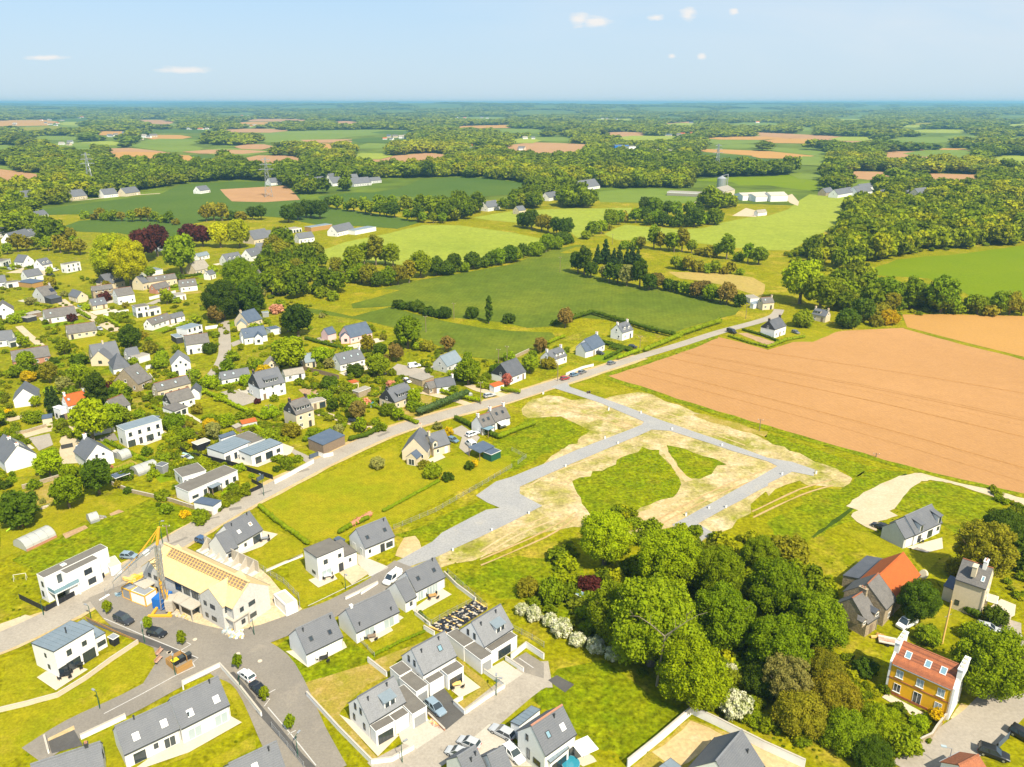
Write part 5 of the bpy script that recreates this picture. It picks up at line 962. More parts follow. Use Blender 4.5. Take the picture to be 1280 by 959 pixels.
# tiny far clusters of houses near the skyline: too small to show parts
cl = []; ZN = [(90, 'above the far left fields'), (180, 'beyond the left pylon'), (270, 'beyond the far lane row'), (340, 'beyond the pylon field'), (430, 'beyond the hamlet, left side'), (520, 'beyond the hamlet, right side'), (620, 'left of the pale far field'), (720, 'over the pale far field'), (820, 'left of the far factory'), (900, 'over the far factory'), (1000, 'beyond the silo farm'), (1130, 'beyond the right hamlet'), (9999, 'over the right-hand wood')]
for (px, py, n_, sx) in [(145,171,4,20),(160,169,3,12),(184,171,3,12),(253,149,9,22),(258,161,9,26),(290,147,6,25),(335,147,7,22),(332,159,6,25),(40,156,6,40),(25,167,8,45),(110,147,5,20),(95,147,4,18),(175,175,2,8),(395,148,6,20),(500,154,8,30),(560,154,7,30),(590,148,5,20),(610,179,5,15),(490,174,5,15),(515,172,4,12),(725,160,5,14),(765,149,6,18),(870,153,6,22),(845,169,5,14),(860,168,4,10),(780,145,4,15),(1090,137,6,16),(1230,133,6,20),(1215,146,4,16),(1180,137,4,12),(1265,132,5,18),(935,153,4,15),(590,185,3,8),(650,187,2,6),(70,150,4,20),(350,153,4,14),(700,148,3,10),(82,181,3,8),(560,146,4,14),(660,175,2,8)]:
    for i in range(n_): cl.append((px + rng.uniform(-sx, sx), py + rng.uniform(-1.5, 1.5)))
TINY = [G(*p) for p in cl]
for i, g in enumerate(TINY):
    L, D = rng.uniform(9, 16), rng.uniform(7, 9); hh = rng.uniform(3, 5.5); an = rng.uniform(-.5, .5)
    if math.hypot(g.x, g.y) > 2500: L *= 1.4
    k = i % 6
    def fn(k=k):
        b = MB(); b.box(-6,-4,0,6,4,4.2).loft([(-6,-4,4.2),(-6,4,4.2),(-6,0,7.6)],[(6,-4,4.2),(6,4,4.2),(6,0,7.6)])
        for x in (-4,-1.3,1.3,4): b.box(x-.5,-4.06,1,x+.5,-3.9,2.3,1)
        for sg in (-1,1): b.loft([(-6.2,sg*4.3,4.0),(-6.2,0,7.65),(-6.2,0,7.9),(-6.2,sg*4.3,4.25)],[(6.2,sg*4.3,4.0),(6.2,0,7.65),(6.2,0,7.9),(6.2,sg*4.3,4.25)],2)
        return b.mesh('house', [['white_wall','cream_wall','white_wall'][k%3], 'glass', ['slate','slate_old','fibre','slate','slate_blue','orange_tile'][k]])
    o = obj('house', shared(('tiny', k), fn), None, (g.x, g.y, height(g.x, g.y)), an); o.scale = (L/12, D/8, hh/4.2)
    qx, qy = PX(g.x, g.y); o['label'] = f"# tiny {['white','cream','white'][k%3]} far house from the left {next(n_ for x_, n_ in ZN if qx < x_)}, {'upper' if qy < 157 else 'lower'} row"; o['category'] = 'house'; o['group'] = 'tiny pale houses near the skyline'
    SPOTS.append((g.x, g.y, 9, None))
# ------------------------------------------------------------------ plants
import bmesh
def ico(sub):
    bm = bmesh.new(); bmesh.ops.create_icosphere(bm, subdivisions=sub, radius=1); v = np.array([x.co[:] for x in bm.verts]); f = np.array([[q.index for q in p.verts] for p in bm.faces]); bm.free(); return v, f
ICO = {1: ico(1), 2: ico(2)}
def leaf_mesh(name, m, lumps, cards, size, g, core=.80, csub=2, up=.12):
    lumps = np.array(lumps, float); c, r = lumps[:, :3], lumps[:, 3:4]
    pr = (r[:, 0] ** 2); pr /= pr.sum(); k = g.choice(len(c), cards * 2, p=pr)
    d = g.normal(size=(len(k), 3)); d[:, 2] += up; d /= np.linalg.norm(d, axis=1, keepdims=True)
    p = c[k] + d * r[k] * g.uniform(.72, 1.18, (len(k), 1))
    dist = np.linalg.norm(p[:, None, :] - c[None], axis=2) / r[:, 0][None]; dist[np.arange(len(k)), k] = 9
    ok = np.where(dist.min(1) > .80)[0][:cards]; p, d = p[ok], d[ok]; n = len(p)
    nn = d * .75 + g.normal(size=(n, 3)) * .5; nn /= np.linalg.norm(nn, axis=1, keepdims=True)
    t = np.cross(nn, g.normal(size=(n, 3))); t /= np.linalg.norm(t, axis=1, keepdims=True); b = np.cross(nn, t)
    s = size * g.uniform(.6, 1.35, (n, 1)); w = g.uniform(.6, 1.0, (n, 1))
    V = np.stack([p - t * s - b * s * w * .6, p + t * s * .5 - b * s * w, p + t * s + b * s * w * .6, p - t * s * .4 + b * s * w], 1).reshape(-1, 3)
    iv, if_ = ICO[csub]; cv = (c[:, None, :] + iv[None] * (r[:, None, :] * core) * g.uniform(.86, 1.08, (len(c), len(iv), 1))).reshape(-1, 3)
    cf = (if_[None] + (np.arange(len(c)) * len(iv))[:, None, None]).reshape(-1, 3) + len(V)
    me = bpy.data.meshes.new(name); nv = len(V) + len(cv); me.vertices.add(nv); me.vertices.foreach_set('co', np.concatenate([V, cv]).ravel())
    me.loops.add(4 * n + 3 * len(cf)); me.loops.foreach_set('vertex_index', np.concatenate([np.arange(4 * n), cf.ravel()]).astype(np.int32))
    me.polygons.add(n + len(cf)); me.polygons.foreach_set('loop_start', np.concatenate([np.arange(n) * 4, 4 * n + np.arange(len(cf)) * 3]).astype(np.int32)); 
    me.polygons.foreach_set('use_smooth', np.concatenate([np.zeros(n, bool), np.ones(len(cf), bool)]))
    me.materials.append(MATS[m]); me.update(calc_edges=True); me.validate(); return me
def crown_lumps(kind, g, n):
    L = []
    if kind in ('oak', 'round', 'tall', 'bush', 'loose'):
        zc, a, rl = dict(oak=(1.049, 0.763, .34), round=(1.35, .85, .36), tall=(1.95, 1.35, .36), bush=(.62, .62, .40), loose=(1.25, .85, .26))[kind]
        for i in range(n):
            th = math.acos(1 - 2 * (i + .5) / n * (.86 if kind != 'bush' else .72)); ph = i * 2.39996 + g.uniform(-.4, .4); q = g.uniform(.60, .84)
            rr = rl * g.uniform(.68, 1.18); x = math.sin(th) * q; L.append((x * math.cos(ph), x * math.sin(ph), zc + math.cos(th) * a * q / .78, rr))
        L.append((0, 0, zc, .55)); L.append((0, 0, zc - a * .35, .5)) if kind != 'loose' else None
        L = [l for l in L if l]
    elif kind == 'conifer':
        for i in range(n):
            t = (i + .5) / n; z = .35 + 3.3 * t; w = (1 - t) * .72; ph = i * 2.39996; L.append((w * math.cos(ph), w * math.sin(ph), z, .16 + .30 * (1 - t)))
        for i in range(6): L.append((0, 0, .5 + i * .52, .55 * (1 - i / 7)))
    elif kind == 'poplar':
        for i in range(n):
            t = (i + .5) / n; z = .5 + 4.2 * t; w = .42 * math.sin(math.pi * min(1, .15 + t * .85)); ph = i * 2.39996; L.append((w * math.cos(ph), w * math.sin(ph), z, .36))
    return L
HEI = dict(oak=2.05, round=2.3, tall=3.45, bush=1.25, loose=2.2, conifer=3.8, poplar=5.0); MID = dict(oak=1.2, round=1.3, tall=1.95, bush=.62, loose=1.2, conifer=1.7, poplar=2.6)
def trunk_mesh(kind, g, m='bark'):
    b = MB(); h = {'oak': .75, 'round': .8, 'tall': 1.2, 'loose': .8, 'bush': .3, 'conifer': 3.2, 'poplar': 4}[kind]; r = .085
    b.tube((0, 0, -.05), (0, 0, h), r * 1.25, r * .8, 7)
    if kind not in ('conifer', 'poplar'):
        for i in range(6):
            a = i * 1.05 + g.uniform(-.3, .3); q = g.uniform(.4, .62); e = (q * math.cos(a), q * math.sin(a), h + g.uniform(.35, .7) * (2 if kind == 'tall' else 1 if kind != 'bush' else .5)); s0 = (0, 0, h * g.uniform(.75, 1))
            b.tube(s0, e, r * .55, r * .2, 5); b.tube(e, (e[0] * 1.35, e[1] * 1.35, e[2] + .25), r * .2, r * .06, 4)
    return b.mesh('trunk', m)
PROTO = {}
def proto(kind, lod, var, m='leaf'):
    key = (kind, lod, var, m)
    if key not in PROTO:
        g = np.random.default_rng(abs(hash((kind, lod, var))) % 1000 if False else (len(kind) * 131 + lod * 17 + var * 7))
        n, cards, size = {0: (84, 17000, .0265), 1: (30, 2400, .078), 2: (16, 600, .15), 3: (8, 110, .30)}[lod]; rs = {0: .63, 1: .86, 2: 1, 3: 1}[lod]
        if kind in ('bush',): n, cards = max(6, n * 2 // 3), int(cards * .7)
        if kind in ('loose',): cards = int(cards * .8)
        L = [(x, y, z, r if i >= n else r * rs) for i, (x, y, z, r) in enumerate(crown_lumps(kind, g, n))]
        PROTO[key] = (leaf_mesh('crown', m, L, cards, size, g, csub=2 if lod < 2 else 1, core=.60 if kind == 'loose' else .70), trunk_mesh(kind, g))
    return PROTO[key]
C_ = dict(bright=(0.375, 0.470, 0.0040), lime=(0.582, 0.575, 0.0030), oak=(0.238, 0.321, 0.0050), green=(0.290, 0.360, 0.0070), dark=(0.114, 0.171, 0.0080), deep=(0.079, 0.121, 0.0080), olive=(0.337, 0.294, 0.0160), yellow=(0.796, 0.547, 0.0040), purple=(0.130, 0.033, 0.0260), brown=(.33, .235, .05), grey=(0.383, 0.356, 0.0900), spruce=(0.069, 0.116, 0.0200), red=(.56, .17, .13), pink=(0.918, 0.397, 0.2600))
ADJ = dict(bright='bright green', lime='lime green', oak='mid green', green='green', dark='dark green', deep='very dark green', olive='olive green', yellow='golden yellow', purple='dark purple', brown='brownish', grey='grey-green', spruce='blue-dark', red='red-leaved', pink='pink-flowered')
NUM = {'n': 0}
def plant(kind, pos, Rm, color, label, cat='tree', name=None, group=None, lod=None, m='leaf', hs=1.0):
    dist = math.hypot(pos.x, pos.y, CH); ppm = F / dist
    if lod is None: lod = 0 if Rm * ppm > 21 else 1 if Rm * ppm > 8.5 else 2 if Rm * ppm > 3.2 else 3
    NUM['n'] += 1; cr, tr = proto(kind, lod, NUM['n'] % (2 if lod == 0 else 3), m)
    name = name or dict(oak='broadleaf_tree', round='broadleaf_tree', tall='tall_tree', bush='shrub', loose='sparse_tree', conifer='conifer_tree', poplar='poplar_tree')[kind]
    c = C_[color]; k = rng.uniform(.85, 1.15); col = (c[0] * k * rng.uniform(.92, 1.08), c[1] * k, c[2] * k, 1)
    if kind == 'bush' and lod >= 1:
        o = obj(name, cr, None, pos, rng.uniform(0, 6.28)); o.color = col
    else:
        o = thing(name, label, cat, pos, rng.uniform(0, 6.28), group); a = obj('crown', cr, o); a.color = col; obj('trunk', tr, o)
    o.scale = (Rm * rng.uniform(.93, 1.07), Rm * rng.uniform(.93, 1.07), Rm * hs * rng.uniform(.92, 1.1)); tag(o, label, cat, group); return o
def crown_at(px, py, rpx, kind, hs=1.0):    # the ground point under a crown seen at a photo pixel
    z = 0
    for _ in range(6):
        g = G(px, py, z); Rm = rpx * (g.y * math.cos(P) - (z - CH) * math.sin(P)) / F; z = MID[kind] * Rm * hs
    return Vector((g.x, g.y, height(g.x, g.y))), Rm
def tree(px, py, rpx, kind, color, label, **kw):
    pos, Rm = crown_at(px, py, rpx, kind, kw.get('hs', 1)); SPOTS.append((pos.x, pos.y, Rm * .6, None)); return plant(kind, pos, Rm, color, label, **kw)
MARKS = [(1160, 860, 'by the yellow house'), (1110, 730, 'by the orange-roofed farmhouse'), (1215, 730, 'by the tall cream house'), (1140, 660, 'by the twin-dormer house'), (830, 790, 'under the great oak'), (690, 780, 'along the hawthorn hedge'), (1000, 870, 'in the thicket above the yard'), (960, 720, 'in the wood below the gravel stub'), (30, 575, 'by the solar-roofed gable'), (125, 570, 'by the garage gable house'), (100, 505, 'by the orange-roofed white house'), (185, 540, 'by the wavy-roofed modern house'), (145, 480, 'by the stone gable house'), (20, 490, 'by the blank-gabled house'), (240, 480, 'by the long stone farmhouse'), (255, 500, 'by the sunroom house'), (320, 560, 'by the two-block flat house'), (240, 600, 'by the long flat-roofed house'), (330, 480, 'by the long-dormer white house'), (372, 515, 'by the three-storey cream house'), (400, 545, 'by the timber workshop'), (495, 493, 'by the dry-lawn house'), (437, 447, 'by the three-skylight house'), (435, 418, 'by the pink house'), (560, 450, 'by the field-edge stone house'), (640, 465, 'by the dark slate house'), (535, 560, 'by the garden-room house'), (615, 520, 'by the twin-gabled house'), (692, 445, 'by the parked-cars house'), (740, 430, 'by the red forecourt house'), (777, 415, 'by the black-chimney house'), (968, 408, 'by the balcony house'), (1020, 390, 'by the brown field corner house'), (225, 400, 'by the modern blocks'), (285, 430, 'along the curved lane'), (312, 400, 'by the blue-roofed houses'), (280, 360, 'in the oak grove'), (130, 365, 'by the broad-dormer house'), (70, 395, 'by the long white bungalow'), (100, 410, 'by the cream bungalow'), (35, 400, 'by the left-edge houses'), (45, 425, 'by the brick house'), (60, 335, 'by the sandy yard'), (65, 370, 'by the solar stone house'), (215, 350, 'by the terrace row'), (250, 340, 'by the tan barn'), (300, 325, 'by the top houses'), (180, 310, 'by the purple beeches'), (130, 430, 'by the gabled bungalow'), (200, 440, 'by the chalet house'), (60, 640, 'in the meadow with polytunnels'), (85, 715, 'by the glass-balcony house'), (85, 810, 'by the tilted zinc roof house'), (200, 900, 'by the long semi-detached pair'), (420, 640, 'on the wide mown lawn'), (405, 700, 'by the white cube house'), (300, 670, 'by the steel-form house'), (900, 360, 'in the belt by the hay field'), (770, 340, 'in the conifer belt'), (480, 340, 'in the trees by the pale wheat'), (390, 300, 'by the wheat-corner farm'), (590, 550, 'by the blue carport'), (560, 800, 'between the new slate houses'), (1240, 640, 'by the allotment sheds')]
def near(px, py): return min(MARKS, key=lambda m_: (m_[0] - px) ** 2 + ((m_[1] - py) * 1.3) ** 2)[2]
def auto_label(px, py, kind, color, size=''):
    nm = dict(oak='tree', round='tree', tall='tall tree', bush='shrub', loose='sparse tree', conifer='conifer', poplar='poplar')[kind]
    return f'# {size + " " if size else ""}{ADJ[color]} {nm} from the left {near(px, py)}'
# ---- the wood and single trees in the foreground
for a in [(757,670,35,'round','bright','bright round tree at the wood tip nearest the sandy plots'), (838,698,41,'round','bright','bright tree just right of the wood tip, below gravel road stub'), (898,722,32,'round','oak','green tree below the end of the gravel road stub'), (950,692,24,'round','oak','small-crowned green tree at the upper edge of the wood'), (972,735,40,'oak','oak','broad green tree in the middle of the wood behind the great oak'), (905,765,42,'oak','oak','green chestnut touching the right side of the great oak'),
          (1022,772,42,'oak','oak','rounded tree at the right edge of wood by the stone farmhouse'), (975,800,42,'oak','oak','rounded tree at the lower right of the wood'), (818,770,62,'oak','green','great spreading oak, largest tree in the foreground wood'), (868,838,46,'oak','bright','low leafy tree at the foot of the great oak'), (770,760,40,'oak','green','leafy tree leaning from the left side of the great oak'), (1240,822,50,'oak','oak','big spreading walnut behind the yellow house by lane'), (1150,750,27,'oak','dark','bushy dark tree between orange barn and white van'), (1232,690,38,'loose','olive','sparse olive tree behind the tall cream house'),
          (20,632,24,'oak','dark','big dark round tree cut by the left edge, beside swing'), (82,612,20,'round','oak','middle one of the dark round garden trees left of meadow'), (120,596,19,'round','dark','round dark tree in front of the garage gable house'), (60,580,14,'round','bright','upright bright tree right of the solar-roofed gable'), (85,590,10,'round','bright','small round tree between upright tree and garage gable'),
          (120,492,15,'tall','deep','tall dark cypress beside the orange-roofed white house'), (112,526,22,'round','bright','bright broad tree below the orange-roofed white house'), (137,522,15,'round','green','green tree right of the bright broad tree below orange roof'), (68,502,10,'conifer','spruce','cone-shaped dark conifer left of the orange-roofed house'), (61,497,8,'conifer','spruce','slimmer dark conifer behind the cone-shaped one'),
          (142,322,26,'round','lime','lime-coloured tree, left of the pair near the purple beeches'), (160,330,24,'round','lime','lime-coloured tree, right of the pair near purple beeches'), (135,335,16,'round','olive','olive tree in front of the lime-coloured pair'), (176,306,17,'round','purple','purple beech, left of the front pair'), (194,300,16,'round','purple','purple beech, right of the front pair'), (236,293,12,'round','purple','purple beech, left of the far pair beside lime trees'), (252,293,12,'round','purple','purple beech, right of the far pair beside lime trees'), (274,293,13,'round','lime','lime green tree next to the far purple beeches'), (298,292,14,'round','lime','lime green tree right of its twin by the far beeches'), (224,318,20,'round','green','green tree with loose crown below the purple beeches'),
          (276,368,27,'oak','deep','largest dark oak of the grove above the curved lane'), (300,345,24,'oak','oak','lighter oak at the top of the grove above the lane'), (312,372,20,'oak','dark','dark oak on the right side of the grove'), (270,392,10,'round','brown','brownish tree at the head of the curved lane'), (371,400,17,'round','deep','dark oak left of the pink house hedge'), (361,440,20,'round','bright','bright round tree between blue-roofed house and gable cottage'), (509,415,17,'round','oak','lone round tree at the edge of the lower wheat field'), (585,463,15,'round','oak','broad green tree in front of field-edge stone house'), (634,474,7,'round','red','pink-red leaved tree by the dark slate house'), (585,446,6,'round','green','small green tree right of field-edge stone house'), (560,430,8,'round','brown','brown-leaved tree above the field-edge stone house'), (707,397,10,'round','brown','brown-leaved tree behind the red forecourt house'), (676,430,9,'round','brown','brownish tree at garden end left of parked-cars house'), (472,455,13,'round','green','leafy green tree right of the three-skylight house'), (495,441,9,'round','brown','bronze round tree on lawn below the lower wheat field'), (475,437,9,'round','dark','dark round tree beside the bronze one'), (459,430,10,'loose','olive','olive tree in front of pink house'), (400,443,11,'round','bright','green tree beside the small pale blue roof'), (413,455,8,'bush','grey','pale-blossomed tree left of three-skylight house'), (445,507,11,'round','bright','yellow-green tree by the round pool garden'),
          (1003,352,22,'round','bright','rounded bright tree beside lane behind the corner house'), (1028,362,20,'round','green','green tree next to the rounded bright tree'), (1060,400,16,'bush','dark','dark shrubby tree at the brown field edge'), (1004,400,14,'bush','green','shrubby tree in front of the brown field corner house'), (1110,362,19,'oak','oak','first big oak along the lower edge of bright field'), (1145,361,20,'oak','oak','second big oak along the lower edge of bright field'), (1180,366,22,'oak','oak','third big oak along the lower edge of bright field'), (1080,385,14,'round','dark','dark tree left of the big oaks by bright field'), (590,392,9,'bush','dark','dark bushy tree on the wheat hedge line'), (611,387,7,'poplar','dark','ragged upright poplar on the wheat hedge line'), (637,399,8,'bush','dark','dark bush tree at the hedge corner right of poplar'), (162,420,13,'round','dark','dark round tree below the lane by modern blocks'), (188,436,9,'bush','olive','olive bush tree by the chalet house wall'), (32,450,12,'round','green','green tree below the brick house'), (60,465,11,'round','olive','olive tree between the blank gable and brick house'), (98,470,13,'round','green','green tree behind the orange-roofed white house'), (80,480,11,'loose','grey','grey-blossomed tree left of the cypress'), (90,398,6,'bush','purple','dark purple shrub tree beside the cream bungalow')]:
    tree(*a[:6])
for a in [(738,733,16,'bush','purple','dark purple round tree beside small blue hut in meadow'), (690,742,18,'bush','green','green bush left of the purple tree in meadow'), (660,735,14,'bush','olive','olive scrub at the head of the hawthorn hedge'), (985,848,32,'loose','grey','grey half-bare tree standing in the thicket'), (1045,872,34,'bush','olive','olive thicket tree left of the yellow house garden'), (1000,892,36,'bush','olive','olive thicket tree above the white yard wall'), (955,850,26,'bush','dark','dark thicket tree right of flowering hawthorn'), (1060,915,32,'bush','green','green thicket tree at the bottom edge'), (1100,905,28,'bush','bright','bright bush left of the yellow garden'), (1128,925,24,'bush','green','green bush beside stone garden wall'), (1090,945,26,'bush','dark','dark bush at the bottom edge beside yard wall'), (1030,835,26,'bush','olive','yellow-olive bush below rounded wood trees'), (1080,835,16,'bush','dark','dark bush above yellow house roof'), (1170,895,9,'bush','yellow','golden yellow shrub at the yellow house corner'), (1105,893,9,'bush','pink','pale pink flowering shrub by yellow house path'), (1103,913,6,'bush','red','crimson rhododendron in the yellow house garden'), (1148,905,12,'bush','bright','leafy shrub on the yellow house lawn'), (1215,790,14,'bush','bright','bright bush below the tall cream house drive'), (1160,795,16,'bush','green','green bush in front of bare pole'), (1255,660,26,'bush','dark','dark trees behind the allotment sheds'), (1270,690,24,'bush','dark','dark tree at right edge behind tall cream house'), (1195,712,14,'bush','olive','olive shrub between barn and tall cream house'), (1245,772,14,'bush','dark','dark shrub at end of lane by pool terrace'),
          (988,690,22,'bush','olive','olive shrub tree at right edge of the wood'), (472,633,13,'bush','dark','dark shrub'), (541,590,12,'bush','green','round green shrub on the lawn by the garden-room house'), (472,579,10,'bush','grey','pale rounded palm-like shrub on the wide mown lawn'), (560,597,7,'bush','dark','dark clipped shrub at the lawn edge hedge'), (587,583,6,'bush','dark','dark round shrub beside yellow one'), (593,580,5,'bush','yellow','golden yellow clipped shrub at lawn edge'), (530,670-89,7,'bush','olive','spiky palm-like shrub in front of the garden room'), (561,540,6,'bush','yellow','orange-yellow shrub behind garden-room house'), (547,533,6,'bush','grey','grey shrub at roadside by garden-room house'), (1112,398,12,'bush','yellow','golden gorse mass at corner of the two brown fields'), (1095,402,9,'bush','olive','olive bush left of the golden gorse mass')]:
    if a[5] != 'dark shrub': tree(*a[:5], a[5], cat='shrub', name='shrub')
for i, (x, y, r) in enumerate([(652,762,9),(668,768,11),(688,776,11),(702,786,14),(722,800,11),(745,808,13),(768,818,12),(838,848,10),(918,882,21),(912,836,9)]):
    tree(x, y, r, 'bush', 'green', ['pale hawthorn bush, upper end of the blossoming hedge', 'white blossoming hawthorn, second in the hedge from top', 'white hawthorn, third in the hedge from top', 'large white hawthorn, fourth in the hedge', 'small hawthorn under the oak shade, fifth in the hedge', 'greyish hawthorn below the great oak, sixth in the hedge', 'last hawthorn at the lower end of the hedge', 'half-hidden hawthorn under the foot of the great oak', 'big white hawthorn in full blossom above the yard wall', 'small cream hawthorn right of the great oak'][i], cat='hawthorn', name='hawthorn_bush', m='blossom', lod=1, group='blossoming hawthorns')
o = MB(); g0 = G(838, 772, 19) + Vector((0, 6, -19)); dt = thing('dead_tree', 'bare dead branches sticking out of the great oak crown', 'dead tree', g0)
for q, s_, e_, r0 in [(0,(0,0,0),(0,-3,13),.45),(1,(0,-3,13),(-3,-5,17),.25),(1,(0,-3,13),(3,-5,17.5),.25),(1,(0,-3,12),(1,-6,17),.2),(1,(-3,-5,17),(-5,-5,18.5),.12),(1,(3,-5,17.5),(4.5,-6,19.5),.12),(1,(1,-6,17),(.5,-7,19.5),.1),(1,(-1.5,-4,15),(-2.5,-6,17.5),.1),(1,(1.5,-4,15),(2,-6,18.5),.1),(1,(-3,-5,17),(-3.2,-6,19.5),.08),(1,(3,-5,17.5),(2.6,-6,20),.08),(1,(-5,-5,18.5),(-6.4,-5,18.6),.06),(1,(4.5,-6,19.5),(6,-6,20),.06)]:
    MB().tube(s_, e_, r0 * .55, r0 * .28, 6).build('trunk' if q == 0 else 'branch', 'dead_wood', dt)
# street trees
for x, y, l in [(136,768,'first young street tree, in the grass bay by the dark car'), (186,787,'young street tree between the two dark parked cars'), (228,807,'young street tree on the wedge island by bin shelter'), (298,836,'leafy young street tree above the white parked car'), (331,876,'thin young street tree beside the black parked car'), (363,913,'small young street tree at the bottom of the street')]:
    g = G(x, y); plant('round', g, .85, 'green', l, cat='street tree', name='street_tree', group='young trees along the estate street', lod=2, hs=1.5)
# ---- hedgerows: trees one by one
def pip(pts, x, y):
    c = False; j = len(pts) - 1
    for i in range(len(pts)):
        if (pts[i][1] > y) != (pts[j][1] > y) and x < (pts[j][0] - pts[i][0]) * (y - pts[i][1]) / (pts[j][1] - pts[i][1]) + pts[i][0]: c = not c
        j = i
    return c
def free(X, Y, r=0):
    for sx, sy, sr, v in SPOTS:
        d = math.hypot(X - sx, Y - sy)
        if d < sr + r:
            if v is None: return False
            w = Vector((X, Y, 0)) - v.A; u, t = w.dot(v.d), w.dot(v.n)
            if -r - .5 < u < v.L + r + .5 and -r - .5 < t < v.D + r + .5: return False
    return True
NT = {'h': 0}
def row(pts, rpx, step, colors, kinds, where, jit=.25, cat='tree'):
    tot = 0
    for i in range(len(pts) - 1):
        (x0, y0), (x1, y1) = pts[i], pts[i + 1]; L = math.hypot(x1 - x0, (y1 - y0) * 2); n = max(1, round(L / (rpx * step)))
        for k in range(n):
            t = (k + rng.uniform(.3, .7)) / n; r = rpx * rng.uniform(.75, 1.25); x, y = x0 + (x1 - x0) * t + rng.uniform(-1, 1) * rpx * jit, y0 + (y1 - y0) * t + rng.uniform(-1, 1) * rpx * jit * .5
            kd = rng.choice(kinds); c = rng.choice(colors); g = G(x, y); Rm = r * MPP(x, y); g.z = height(g.x, g.y)
            if not free(g.x, g.y, 1): continue
            plant(kd, g, Rm, c, f'# {ADJ[c]} {dict(conifer="conifer", poplar="poplar", bush="bushy tree").get(kd, "tree")} from the left in {where}', cat=cat, group='trees in ' + where); NT['h'] += 1
            SPOTS.append((g.x, g.y, Rm * .5, None))
GR, DK = ['oak', 'green', 'olive'], ['dark', 'dark', 'oak']
row([(415,345),(440,352),(470,358),(505,354),(528,346)], 11, 1.15, ['oak','green','dark','olive'], ['round','tall','oak'], 'the tree belt by the pale wheat')
row([(432,338),(462,330),(500,333)], 10, 1.5, ['green','olive'], ['tall','round'], 'the back of the belt by the pale wheat')
row([(540,346),(585,338),(640,328),(690,312),(714,302)], 9.5, 1.25, DK, ['oak','round','bush'], 'the hedgerow above the central wheat')
row([(650,283),(690,292),(712,298)], 8, 1.35, GR + ['dark'], ['round','oak'], 'the short hedgerow between pale fields')
row([(727,300),(745,294),(770,283),(782,276)], 7.5, 1.3, GR, ['bush','round'], 'the curved hedge left of the right pale field')
row([(790,277),(815,282),(845,284),(870,284),(895,280)], 9, 1.1, DK, ['oak','round'], 'the front of the copse by the farm')
row([(800,268),(840,272),(880,270)], 9, 1.4, DK + ['green'], ['round'], 'the back of the copse by the farm')
row([(778,310),(830,313),(880,319),(930,328),(955,332)], 8, 1.35, ['olive','green','oak'], ['round','tall','bush'], 'the hedgerow under the right pale field')
row([(835,336),(880,340),(930,344)], 7, 1.5, ['olive','green'], ['bush','round'], 'the low hedge above the hay field')
row([(742,330),(758,330),(770,332),(787,330),(800,332)], 6.5, 1.25, ['spruce'], ['conifer'], 'the dark conifer group', jit=.2)
row([(718,340),(750,350),(785,358),(815,364)], 9, 1.15, ['dark','grey','oak'], ['round','tall'], 'the belt behind the central wheat')
row([(815,360),(850,366),(885,374),(915,384),(940,386)], 9, 1.2, ['oak','dark','brown'], ['round','oak'], 'the belt right of the central wheat')
row([(492,384),(520,389),(545,396),(560,398)], 8, 1.0, ['deep','dark'], ['bush'], 'the dark hedge between the two wheats')
row([(100,273),(140,277),(180,276),(225,281)], 6, 1.6, GR, ['round','bush'], 'the hedgerow between far dark fields')
row([(405,259),(450,266),(500,274),(525,278),(560,280)], 6.5, 1.7, GR + ['dark'], ['round'], 'the hedgerow right of the wheat-corner farm')
row([(470,262),(500,264),(530,262),(575,268),(600,262)], 8, 1.6, ['oak','green'], ['round','oak'], 'the tree clumps between the far green fields')
row([(252,278),(285,275),(330,274)], 8, 1.5, ['dark','olive','oak'], ['round','bush'], 'the tree line behind the lime trees')
row([(360,280),(385,272),(405,274)], 8, 1.4, ['dark','deep'], ['round'], 'the dark clump above the wheat-corner farm')
row([(10,290),(40,296),(70,306),(100,312)], 9, 1.4, ['green','olive','bright'], ['round','loose'], 'the garden wood left of the lime trees')
row([(5,318),(40,312),(110,320)], 8, 1.8, ['olive','green'], ['round','loose'], 'the scrub above the sandy yard')
row([(330,310),(345,325),(360,335),(372,345)], 10, 1.4, ['oak','dark','olive'], ['oak','round'], 'the trees right of the top houses')
row([(330,352),(360,360),(390,368),(420,376)], 8, 1.4, ['dark','green'], ['bush','round'], 'the scrub right of the oak grove')
row([(345,310),(352,300),(365,302)], 7, 2, ['bright','brown'], ['round'], 'the gardens right of the top lane')
row([(1085,402),(1120,388),(1160,385),(1200,392),(1240,394),(1285,394)], 10, 1.35, ['oak','olive','green'], ['bush','round'], 'the hedge above the pale brown field')
WOODP = [(1062,250),(1085,232),(1130,228),(1280,222),(1300,300),(1185,314),(1122,321),(1083,334),(1060,345),(1040,380),(1010,345),(962,335),(965,320),(1000,312),(1040,292),(1060,275)]
pts = []
for i in range(4000):
    x, y = rng.uniform(960, 1300), rng.uniform(222, 385)
    if not pip(WOODP, x, y): continue
    r = 6 + (y - 222) * .075
    if all(math.hypot(x - a, (y - b) * 2.4) > (r + c) * .80 for a, b, c in pts): pts.append((x, y, r))
pts.sort(key=lambda q: -q[2])
lim = 300 - NT['h'] - 82
